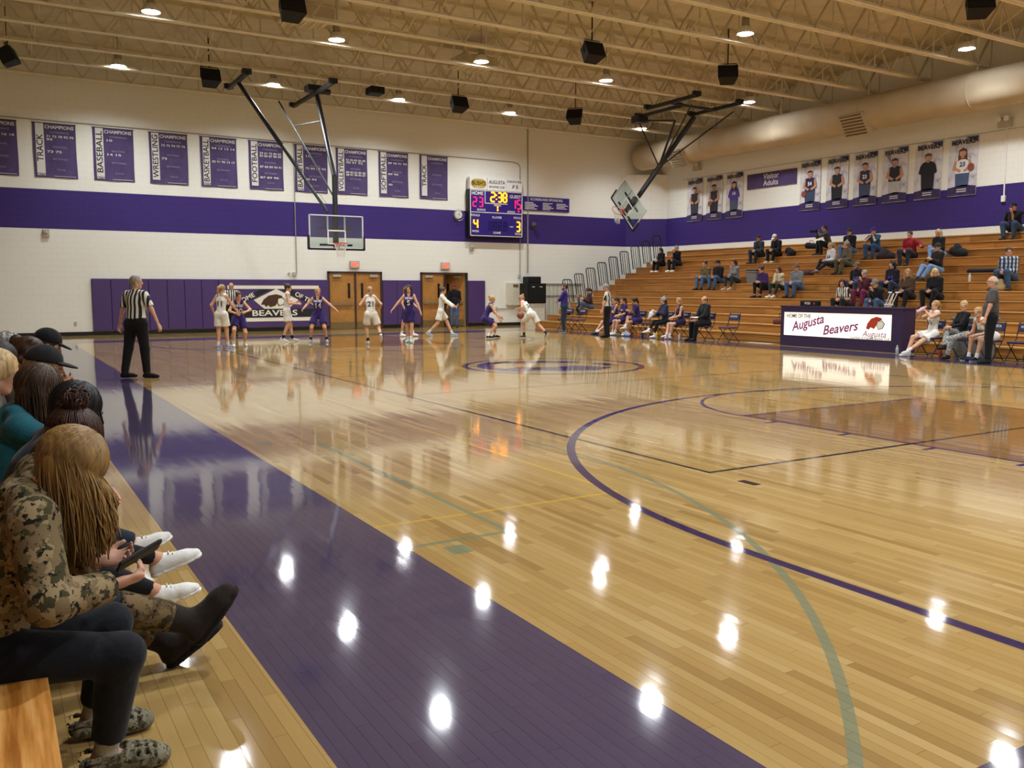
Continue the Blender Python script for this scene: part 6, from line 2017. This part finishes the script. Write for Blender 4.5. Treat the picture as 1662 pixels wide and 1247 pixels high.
sit('person in dark jacket and cap leaning back with light jeans stretched out', 8, 16.4, male=True, top=('jacket', '#26211f'), hair=('short', '#4a3a2c'), cap=('cap', '#302a28'), bottom=('jeans', '#6f8db5'), rz=70, pose=dict(lean=4, fl=(-0.1, 0.60, -0.14), fr=(0.1, 0.62, -0.12), hl=(-0.04, 0.26, 0.42), hr=(0.08, 0.26, 0.40)))
sit('scorekeeper in black and white striped shirt behind the scoring table', 4, 17.75, top=('striped', 'stripes'), hair=('bob', '#1c1512'), bottom=('pants', '#1c1a1e'), pose=dict(lean=20, head=(30, 0)))
sit('person in black hooded coat left of the orange chair high in the stand', 10, 30.5, H=1.6, top=('coat', '#131216'), hair=('long', '#1a1412'), bottom=('pants', '#121116'), shoe='#dcd8d0')
sit('person in long black coat holding a hand to the mouth, right of the orange chair', 10, 29.45, H=1.72, top=('coat', '#131216'), hair=('short', '#8a8276'), bottom=('pants', '#16171f'), shoe='#dcd8d0', pose=dict(hl=(0.0, 0.26, 0.60)))
sit('adult in maroon hooded sweatshirt holding a small child by the rails', 3, 30.0, top=('hoodie', '#3a2026'), hair=('pony', '#3a291f'), bottom=('jeans', '#44546a'), rz=60, pose=dict(hl=(-0.16, 0.34, 0.42), hr=(0.0, 0.34, 0.42)))
sit('small child in grey sweatshirt seated at the end of the stand', 2, 30.75, H=1.05, top=('hoodie', '#6a6a68'), hair=('short', '#8a6a48'), bottom=('pants', '#22222a'), b=1.0, pose=dict(hip=(0, 0.02, 0.08), fl=(-0.08, 0.24, -0.17), fr=(0.08, 0.24, -0.17), hl=(-0.1, 0.2, 0.2), hr=(0.1, 0.2, 0.2)))
person('toddler in purple standing on the stand beside the maroon sweatshirt', (21.55, 30.55, RISE * 2), 60, 0.92, 1.0, False, dict(hip=(0, 0, 0.46)), ('long', '#4a4466'), ('pants', '#2a2a34'), '#3a3438', None, '#c9a084', ('short', '#8f7048'), group=SEATG)

# ---- spectators on the near bench (facing the court, seen from their right)
NEARG = 'spectators on the near bench'
def near(label, y, x=-0.12, H=1.66, pose=None, vox=0.0108, **kw):
    p = dict(hip=(0, 0.0, 0.535), lean=30, fl=(-0.12, 0.42, 0.085), fr=(0.12, 0.40, 0.085), hl=(-0.06, 0.40, 0.66), hr=(0.06, 0.40, 0.66), head=(0, 10))
    p.update(pose or {})
    return person(label, (x, y, 0), -90, H, kw.pop('b', 1.0), kw.pop('male', False), p, kw.pop('top', ('jacket', '#222222')), kw.pop('bottom', ('jeans', '#1b2230')), kw.pop('shoe', '#2b2624'), kw.pop('sock', None), kw.pop('skin', '#c4947a'), kw.pop('hair', ('short', '#33261c')), group=NEARG, vox=vox, head_vox=0.010, **kw)
G1, J1 = near('person in camouflage jacket and camouflage clogs bent over a phone, nearest of the bench row', 3.1, -0.06, 1.56,
     dict(hip=(0, 0, 0.50), lean=20, head=(-4, 36), fl=(-0.24, 0.31, 0.085), fr=(0.05, 0.32, 0.085), tl=-6, tr=-4, kr=(0.25, 1, 0.2), hr=(0.13, 0.35, 0.665), hl=(-0.07, 0.33, 0.70), er=(0.8, -0.5, -0.6), el=(-0.8, -0.4, -0.6), cr=45, cl=45, dr=(-0.25, 1, 0.1), dl=(0.3, 1, 0.0), nr=(-0.6, 0, 0.8), nl=(0.6, 0, 0.8)),
     vox=0.009, top=('coat', 'camo'), bottom=('jeans', '#11131a', 0.84), shoe=('clog', 'camoclog'), sock='#a8a097', hair=None, skin='#c79a84')
G2, J2 = near('person in tall camouflage boots on the bench, second from us', 3.74, -0.07, 1.60,
     dict(hip=(0, 0, 0.50), lean=28, head=(0, 28), fl=(-0.10, 0.68, 0.10), fr=(0.06, 0.74, 0.24), tl=-4, tr=0, pl=35, pr=52, kr=(0.1, 0.5, 1), kl=(0, 0.5, 1), hr=(0.10, 0.30, 0.70), hl=(-0.08, 0.32, 0.70), cr=45, cl=45, dr=(-0.25, 1, 0.1), nr=(-0.6, 0, 0.8)),
     vox=0.0105, top=('jacket', 'camo'), bottom=('jeans', '#141a2c', 0.35), shoe=('boot', '#231c17', 'camoboot'), hair=None)
G3, J3 = near('person in black leggings and white sneakers, third along the bench', 4.34, -0.02, 1.60,
     dict(lean=32, head=(-6, 12), fl=(-0.30, 0.84, 0.20), fr=(-0.10, 0.74, 0.10), pl=20, pr=15, tl=-8, tr=-6, kl=(0, 0.4, 1), kr=(0, 0.4, 1)), top=('jacket', '#1a2230'), bottom=('leggings', '#0f0e12'), shoe=('sneaker', '#e4e2de', '#eceae6'), hair=None, skin='#c08d74')
G4, J4 = near('person with a teal hood, fourth along the bench', 4.92, -0.10, 1.64, dict(lean=28, head=(-10, 8), fl=(-0.2, 0.86, 0.16), fr=(0.0, 0.60, 0.085), pl=20, kl=(0, 0.4, 1), hl=(-0.04, 0.50, 0.98), hr=(0.06, 0.50, 0.98), el=(-0.6, 0.2, -1), er=(0.6, 0.2, -1)), top=('hoodie', '#1c5663'), bottom=('jeans', '#1b2230'), shoe=('sneaker', '#d6d3ce', '#e0ddd8'), hair=None)
near('person leaning back just behind the teal hood at the left edge', 5.42, -0.14, 1.66, dict(lean=14), top=('jacket', '#5a5148'), hair=('long', '#b89a6a'), vox=0.018)
near('person in black cap with hands raised, nearest of the black caps', 5.85, 0.02, 1.68, dict(lean=24, head=(-6, 0), hl=(-0.02, 0.36, 1.0), hr=(0.06, 0.36, 1.02), el=(-0.8, 0, -0.9), er=(0.8, 0, -0.9)), male=True, top=('hoodie', '#5a5348'), hair=('short', '#8a6a42'), cap=('cap', '#1d1b1c'), vox=0.018)
near('bareheaded person beyond the nearest black cap at the left edge', 6.35, -0.14, 1.66, dict(lean=16), top=('jacket', '#3f3a34'), hair=('long', '#191312'), vox=0.018)
near('bareheaded person in tan sweatshirt between the two black caps', 6.9, -0.02, 1.70, dict(lean=22), male=True, top=('hoodie', '#6a5d48'), hair=('curly', '#3a2418'), vox=0.018)
near('person in grey-green camouflage cap with white lettering', 7.0 + 0.45, -0.12, 1.70, dict(lean=20), male=True, top=('jacket', '#4a4a3e'), hair=('short', '#6a5a46'), cap=('cap', 'greycamo'), vox=0.018)
near('person in black cap with a flat brim, farthest along the bench', 7.95, 0.12, 1.74, dict(lean=24), male=True, top=('hoodie', '#1a191c'), hair=('short', '#2a1f18'), cap=('cap', '#121114'), vox=0.018)
near('bareheaded person at the far end of the near bench', 8.5, -0.2, 1.74, dict(lean=12), male=True, top=('jacket', '#3a3c40'), hair=('short', '#8a7f6c'), vox=0.018)

# the blonde girl's hair: a solid core under several hundred hanging strands
def curtain_hair(root, J, col, zend, n=900, name='hair', fly=1.0):
    HP, hs, HA, hu = J['HP'], J['hs'], J['HA'], J['HA'][2]
    S = Sdf(0.008, 0.03)
    S.ell(HP(0, -0.010, 0.030), np.array((0.086, 0.104, 0.096)) * hs, HA)
    for q in (-1, 1):
        for f_ in (-0.06, 0.0, 0.055):
            p0 = HP(q * 0.05, f_ * 0.8, -0.01)
            S.cone(p0, V(p0[0] * 1.1, p0[1] + 0.01, zend + 0.08), 0.034, 0.022)
    S.ell(HP(0, 0.125, -0.05), np.array((0.05, 0.07, 0.11)) * hs, HA, neg=True)
    v, q = S.polys()
    core = ob(name, mesh_np(name, [(v, q, 0)], [hairmat(col)]), root)
    rr = random.Random(5)
    mb = MB()
    ctr = np.array((0, -0.010, 0.030)); rad = np.array((0.091, 0.110, 0.102))
    for i in range(n):
        th = rr.uniform(-PI, PI)                 # direction round the head, 0 = forehead, 90 = her right
        if abs(th) < 0.30:
            continue
        ph = rr.uniform(0, 6.28); amp = rr.uniform(0.002, 0.011)
        lift = rr.uniform(1.0, 1.07)
        al0 = rr.choice((0.02, 0.05, 0.1, rr.uniform(0.1, 0.9)))
        pts = []
        N1 = 7
        for j in range(N1 + 1):
            ae = 1.5 + 0.75 * max(0.0, -math.cos(th))
            al = al0 + (ae - al0) * j / N1
            dv = np.array((math.sin(al) * math.sin(th), math.sin(al) * math.cos(th), math.cos(al)))
            pts.append(HP(*(ctr + rad * dv * lift)))
        e = pts[-1]
        zz = zend + rr.uniform(-0.02, 0.12) + 0.05 * abs(math.cos(th))
        out = V(math.sin(th) * rr.uniform(0.0, 0.04), rr.uniform(-0.01, 0.05), 0) * fly
        amp *= fly
        N2 = 10
        for j in range(1, N2 + 1):
            f_ = j / N2
            z_ = e[2] + (zz - e[2]) * f_
            p = V(e[0], e[1], z_) + out * math.sin(f_ * 1.8) + V(amp * math.sin(f_ * 9 + ph), amp * math.cos(f_ * 7 + ph), 0) * f_
            pts.append(p)
        mb.path(pts, rr.uniform(0.0022, 0.0044), 3)
    mb.build('hair_strands', hairmat(col), core, smooth=True)['kind'] = 'stuff'
def bun_hair(root, J, col):
    """hair swept up to a loose knot on the crown"""
    HP, hs, HA = J['HP'], J['hs'], J['HA']
    ctr = np.array((0, -0.012, 0.030)); rad = np.array((0.086, 0.104, 0.097))
    S = Sdf(0.008, 0.02)
    S.ell(HP(*ctr), rad * hs, HA)
    S.ell(HP(0, -0.085, 0.118), np.array((0.045, 0.040, 0.038)) * hs, HA)
    S.cone(HP(0, -0.06, -0.03), HP(0, -0.062, -0.055), 0.045 * hs, 0.03 * hs)
    S.ell(HP(0, 0.105, -0.038), np.array((0.066, 0.082, 0.098)) * hs, HA, neg=True)
    v, q = S.polys()
    core = ob('hair', mesh_np('hair', [(v, q, 0)], [hairmat(col)]), root)
    rr = random.Random(8)
    mb = MB()
    bd = np.array((0, -0.62, 0.78))
    for i in range(420):
        th = rr.uniform(-PI, PI)
        al = 1.25 + 0.75 * max(0.0, -math.cos(th)) + rr.uniform(-0.25, 0.12)
        d0 = np.array((math.sin(al) * math.sin(th), math.sin(al) * math.cos(th), math.cos(al)))
        lift = rr.uniform(1.0, 1.045)
        pts = []
        for j in range(9):
            f_ = j / 8 * 0.92
            dv = d0 * (1 - f_) + bd * f_
            dv = dv / np.linalg.norm(dv)
            pts.append(HP(*(ctr + rad * dv * (lift + 0.02 * math.sin(f_ * 3)))))
        mb.path(pts, rr.uniform(0.002, 0.0036), 3)
    for i in range(90):
        ax = nrm(V(rr.uniform(-1, 1), rr.uniform(-1, 1), rr.uniform(-1, 1)))
        o1 = nrm(np.cross(ax, V(0.3, 0.5, 0.8))); o2 = np.cross(ax, o1)
        r_ = rr.uniform(0.030, 0.052)
        c_ = HP(rr.uniform(-0.02, 0.02), -0.088 + rr.uniform(-0.015, 0.015), 0.120 + rr.uniform(-0.01, 0.02))
        a0 = rr.uniform(0, 6.28)
        mb.path([c_ + (o1 * math.cos(a0 + k * 0.5) + o2 * math.sin(a0 + k * 0.5)) * r_ * (1 + 0.06 * math.sin(k * 1.7)) for k in range(9)], rr.uniform(0.002, 0.0035), 4)
    mb.build('hair_strands', hairmat(col), core, smooth=True)['kind'] = 'stuff'
curtain_hair(G1, J1, '#8a6a3c', 0.74)
bun_hair(G2, J2, '#3c2015')
curtain_hair(G3, J3, '#100e10', 0.88, 500, fly=0.25)
curtain_hair(G4, J4, '#432f20', 0.90, 500, fly=0.4)
# ------------------------------------------------------------------ small things
def wpos(root, v):
    return Vector(root.location) + Matrix.Rotation(root.rotation_euler.z, 3, 'Z') @ Vector([float(q) for q in v])
M_PHB = mat('phone_case', '#101012', 0.4)
M_PHS = mat('phone_screen', '#55585c', 0.1, spec=0.6)
def phone(label, loc, rot):
    t = thing('phone', label, 'phone', loc)
    t.rotation_euler = rot
    MB().bevbox((0, 0, 0), (0.155, 0.078, 0.012), 0.006).build('case', M_PHB, t)
    MB().b2((-0.068, -0.033, 0.006), (0.068, 0.033, 0.0072)).build('screen', M_PHS, t)
pm = (wpos(G1, J1['hr']) + wpos(G1, J1['hl'])) / 2
phone('black phone held sideways by the nearest person on the bench', pm + Vector((0.11, -0.02, 0.045)), (R_(-38), R_(-18), R_(20)))
pm = (wpos(G2, J2['hr']) + wpos(G2, J2['hl'])) / 2
phone('black phone held by the person in tall boots', pm + Vector((0.11, 0.0, 0.04)), (R_(20), R_(-25), R_(75)))
# bottles on the floor by the benches
def bottle(label, x, y, col, h=0.24, r=0.036, z=0.0, glass=False, capc='#d8d4cc'):
    t = thing('water_bottle', label, 'bottle', (x, y, z), 0, 'bottles along the court side')
    m_ = mat('bottle_' + col.strip('#'), col, 0.25, spec=0.5)
    MB().lathe([(r * 0.9, 0), (r, 0.01), (r, h * 0.68), (r * 0.85, h * 0.76), (r * 0.42, h * 0.86), (r * 0.40, h * 0.92)], 16).build('body', m_, t, smooth=True)
    MB().lathe([(r * 0.48, h * 0.90), (r * 0.48, h), (r * 0.40, h * 1.01)], 14).build('lid', mat('lid_' + capc.strip('#'), capc, 0.4), t, smooth=True)
bottle('red bottle on the floor by the crossed-leg player', 18.85, 23.62, '#7a1f26', capc='#1a1a1a')
bottle('navy bottle on the floor before the grey knit hat', 18.80, 22.95, '#1d2a55', capc='#1a1a1a')
bottle('yellow bottle on the floor before the player in dark purple', 18.72, 22.15, '#c2a52c', capc='#c2a52c')
bottle('pink bottle on the floor near the person in black', 18.75, 21.65, '#b58296')
bottle('orange bottle on the floor before the grey knit hat', 18.82, 23.2, '#c0632c', h=0.2)
bottle('clear bottle on the floor beside the person in black', 18.85, 21.2, '#a9adad', h=0.2)
bottle('clear bottle on the floor beside the scoring table', 19.05, 13.55, '#a3a7a8')
bottle('red bottle on the floor between the right bench chairs', 19.1, 12.45, '#8c3038')
bottle('clear water bottle standing alone on the wooden stand', BX0 + RUN * 6 + 0.12, 14.95, '#c4c8c8', z=RISE * 7)
bottle('clear water bottle beside the teal T-shirt', BX0 + RUN * 9 + 0.12, 20.5, '#c4c8c8', z=RISE * 10)
# pink drinking bottle in the player's hands
t = thing('drinking_bottle', 'pale pink bottle raised by the player on the right bench', 'bottle', (wpos(DR_, JD['hl']) + wpos(DR_, JD['hr'])) / 2 + Vector((-0.06, 0.02, 0.05)))
t.rotation_euler = (R_(10), R_(55), R_(-20))
MB().lathe([(0.034, -0.12), (0.04, -0.10), (0.04, 0.04), (0.03, 0.08), (0.016, 0.11), (0.014, 0.14)], 16).build('body', mat('pink_bottle', '#c9a3b0', 0.4), t, smooth=True)
# clipboard, towel, camera
t = thing('clipboard', 'white clipboard sheet on the lap of the person in black', 'clipboard', (18.98, 20.62, 0.735))
t.rotation_euler = (0, R_(-8), R_(10))
MB().bevbox((0, 0, 0), (0.23, 0.32, 0.008), 0.003).build('board', mat('board_brown', '#4a3626', 0.5), t)
MB().b2((-0.10, -0.14, 0.004), (0.10, 0.14, 0.0055)).build('paper', M_WHITE, t)
MB().bevbox((0.09, 0, 0.01), (0.03, 0.1, 0.012), 0.004).build('clip', M_STEELB, t)
S = Sdf(0.012, 0.03)
S.cone((0, -0.10, 0.02), (0, 0.10, 0.02), 0.05).cone((-0.05, -0.08, 0), (-0.12, 0.0, -0.12), 0.05, 0.035).cone((-0.04, 0.08, 0), (-0.10, 0.1, -0.16), 0.05, 0.03).cone((0.03, 0, 0.02), (0.03, 0.05, 0.10), 0.05, 0.04)
v, q = S.polys()
tag(ob('towel', mesh_np('towel', [(v, q, 0)], [cloth('#cfd2d4')]), None, (19.0, 22.68, 0.80)), 'crumpled white towel in the hands of the person in the knit hat', 'towel')
cp = (wpos(PH, JP['hl']) + wpos(PH, JP['hr'])) / 2
t = thing('camera_device', 'black camera with long lens raised by the photographer', 'camera', cp + Vector((-0.06, 0.03, 0.03)), R_(58))
MB().bevbox((0, 0, 0), (0.15, 0.08, 0.11), 0.012).bevbox((0, 0, 0.065), (0.06, 0.06, 0.04), 0.008).build('body', M_BLK, t)
MB().lathe([(0.035, 0.0), (0.038, 0.10), (0.045, 0.12), (0.045, 0.2)], 16, (0, 0.04, 0), Matrix.Rotation(-PI / 2, 3, 'X')).build('camera_lens', M_BLK, t)
# grey bins
M_BIN = mat('grey_bin', '#6f6f6e', 0.5)
M_LIN = mat('bin_liner', '#1c1c1e', 0.4)
def bin_(label, loc, w_, d_, h_):
    t = thing('waste_bin', label, 'bin', loc)
    b_ = MB()
    a_, c_ = 0.84, 1.0
    vs = [(-w_ / 2 * a_, -d_ / 2 * a_, 0), (w_ / 2 * a_, -d_ / 2 * a_, 0), (w_ / 2 * a_, d_ / 2 * a_, 0), (-w_ / 2 * a_, d_ / 2 * a_, 0), (-w_ / 2, -d_ / 2, h_), (w_ / 2, -d_ / 2, h_), (w_ / 2, d_ / 2, h_), (-w_ / 2, d_ / 2, h_)]
    b_.add(vs, [(3, 2, 1, 0), (4, 5, 6, 7), (0, 1, 5, 4), (1, 2, 6, 5), (2, 3, 7, 6), (3, 0, 4, 7)])
    b_.build('body', M_BIN, t)
    MB().bevbox((0, 0, h_), (w_ + 0.05, d_ + 0.05, 0.05), 0.015).build('bin_rim', M_BIN, t)
    return t
t = bin_('grey waste bin with black liner on the wooden stand', (BX0 + RUN * 6 + 0.32, 23.35, RISE * 7), 0.36, 0.5, 0.42)
MB().bevbox((0, 0, 0.46), (0.38, 0.52, 0.08), 0.02).build('liner', M_LIN, t)
bin_('large grey bin behind the right bench chairs', (20.02, 12.2, 0), 0.5, 0.85, 0.92)
# crutches
t = thing('crutches', 'pair of white crutches leaning on the stand by the black coat', 'crutches', (21.6, 15.75, RISE * 2))
M_CRU = mat('white_crutch', '#d6d4d0', 0.4)
for i, dy in enumerate((0.0, 0.12)):
    p_ = MB()
    for s_ in (-1, 1):
        p_.path([(0.0, dy + 0.3, 0.0), (0.03, dy + 0.25 + s_ * 0.012, 0.2), (0.14, dy + s_ * 0.035, 0.62), (0.2, dy - 0.12 + s_ * 0.05, 0.98)], 0.011, 6)
    p_.tube((0.15, dy - 0.09, 0.66), (0.15, dy + 0.08, 0.66), 0.014).box((0.205, dy - 0.12, 1.0), (0.04, 0.22, 0.04))
    p_.build('crutch', M_CRU, t)
# orange chair on the stand
t = thing('plastic_chair', 'orange plastic chair with pale metal legs high in the stand', 'chair', (BX0 + RUN * 9 + 0.30, 29.98, RISE * 10))
M_OR = mat('orange_plastic', '#c2582a', 0.4)
M_CHR = mat('chrome_leg', '#bdb9b0', 0.3, metal=0.5)
MB().bevbox((0, 0, 0.42), (0.36, 0.36, 0.03), 0.014).build('seat', M_OR, t)
MB().bevbox((0.19, 0, 0.66), (0.03, 0.36, 0.22), 0.014, (0, R_(-10), 0)).build('backrest', M_OR, t)
for sx in (-1, 1):
    for sy in (-1, 1):
        MB().path([(sx * 0.14, sy * 0.14, 0.41), (sx * 0.19 , sy * 0.19, 0.0)], 0.011, 6).build('leg', M_CHR, t)
for sy in (-1, 1):
    MB().path([(0.14, sy * 0.14, 0.41), (0.19, sy * 0.14, 0.6)], 0.011, 6).build('back_post', M_CHR, t)
# bags and coats left on the steps
def bag(label, name, cat, loc, blobs, col, strap=True):
    S = Sdf(0.015, 0.05)
    for a, b_, r1, r2 in blobs:
        S.cone(a, b_, r1, r2)
    S.plane((0, 0, 0), (0, 0, -1))
    v, q = S.polys()
    o = ob(name, mesh_np(name, [(v, q, 0)], [cloth(col)]), None, loc)
    tag(o, label, cat)
    if strap:
        MB().path([(0, -0.1, 0.24), (-0.06, -0.05, 0.34), (-0.06, 0.05, 0.34), (0, 0.1, 0.24)], 0.012, 6).build('strap', cloth('#15141a'), o)
    return o
def row(k, y, dx=0.25):
    return (BX0 + RUN * (k - 1) + dx, y, RISE * k)
bag('black and maroon backpack slumped beside the teal T-shirt', 'backpack', 'backpack', row(10, 19.15), [((0, -0.2, 0.1), (0, 0.2, 0.1), 0.14, 0.16), ((0, -0.05, 0.2), (0, 0.1, 0.22), 0.12, 0.1)], '#241b1f')
bag('dark coat bundled behind the person in black and light jeans', 'coat_bundle', 'coat', row(10, 16.65, 0.35), [((0, -0.15, 0.12), (0, 0.15, 0.2), 0.16, 0.14), ((0, 0, 0.3), (0, 0.05, 0.36), 0.1, 0.08)], '#1a1b20', False)
bag('maroon bundle of clothes left of the white sweatshirt', 'coat_bundle', 'coat', row(8, 21.5), [((0, -0.25, 0.08), (0, 0.3, 0.06), 0.12, 0.08)], '#3d2026', False)
bag('black bag left of the photographer at the top of the stand', 'shoulder_bag', 'bag', row(12, 23.3), [((0, -0.2, 0.12), (0, 0.2, 0.16), 0.1, 0.12)], '#141316')
bag('black coat hanging beside the pair below the purple stripe', 'coat_bundle', 'coat', row(11, 23.8), [((0, -0.1, 0.12), (0, 0.1, 0.22), 0.14, 0.14), ((-0.25, 0, -0.2), (0, 0, 0.1), 0.08, 0.1)], '#131216', False)
bag('red and dark bag on the lower step left of the scoring table', 'gym_bag', 'bag', row(2, 19.1, 0.2), [((0, -0.25, 0.07), (0, 0.25, 0.07), 0.09, 0.1)], '#5a2a26')
bag('black duffel lying flat beside the plaid jacket', 'duffel_bag', 'bag', row(8, 14.9, 0.2), [((0, -0.5, 0.05), (0, 0.5, 0.05), 0.07, 0.07)], '#16151a', False)
bag('white plastic bag at the rails beside the black hooded coat', 'plastic_bag', 'bag', row(10, 30.95, 0.1), [((0, -0.08, 0.12), (0, 0.08, 0.14), 0.11, 0.12), ((0, 0, 0.25), (0, 0.02, 0.32), 0.06, 0.03)], '#b9b3a6', False)
bag('pale brown paper bag between the feet of the plaid jacket wearer', 'paper_bag', 'bag', row(6, 13.85, 0.42), [((0, -0.06, 0.08), (0, 0.06, 0.08), 0.1, 0.1), ((0, 0, 0.2), (0, 0, 0.26), 0.08, 0.07)], '#a58f68', False)
bag('grey and black bag on the floor at the right edge', 'gym_bag', 'bag', (19.2, 10.25, 0), [((0, -0.18, 0.12), (0, 0.18, 0.14), 0.13, 0.15), ((0, 0, 0.3), (0, 0.05, 0.34), 0.1, 0.08)], '#3a3836')
bag('white and blue clothes dropped on the floor before the purple bench', 'clothes_pile', 'clothes', (18.9, 23.95, 0), [((0, -0.14, 0.04), (0, 0.14, 0.05), 0.08, 0.09), ((0.03, 0, 0.1), (0.03, 0.06, 0.12), 0.06, 0.05)], '#9aa2b5', False)
bag('dark blue jacket dropped on the floor under the leaning player', 'clothes_pile', 'clothes', (18.95, 11.5, 0), [((0, -0.22, 0.03), (0, 0.2, 0.04), 0.07, 0.06)], '#1f2342', False)
tag(MB().b2((-0.10, -0.14, 0), (0.10, 0.14, 0.004)).build('paper_sheet', M_WHITE, None, row(11, 26.6, 0.1)), 'white sheet of paper lying alone high on the stand', 'paper')
tag(MB().b2((-0.15, -0.5, 0), (0.15, 0.5, 0.006)).build('floor_mat', mat('pale_mat', '#a39a86', 0.6), None, (19.85, 18.75, 0)), 'thin pale mat on the floor left of the scoring table', 'mat')
bpy.data.scenes.remove(TXT)
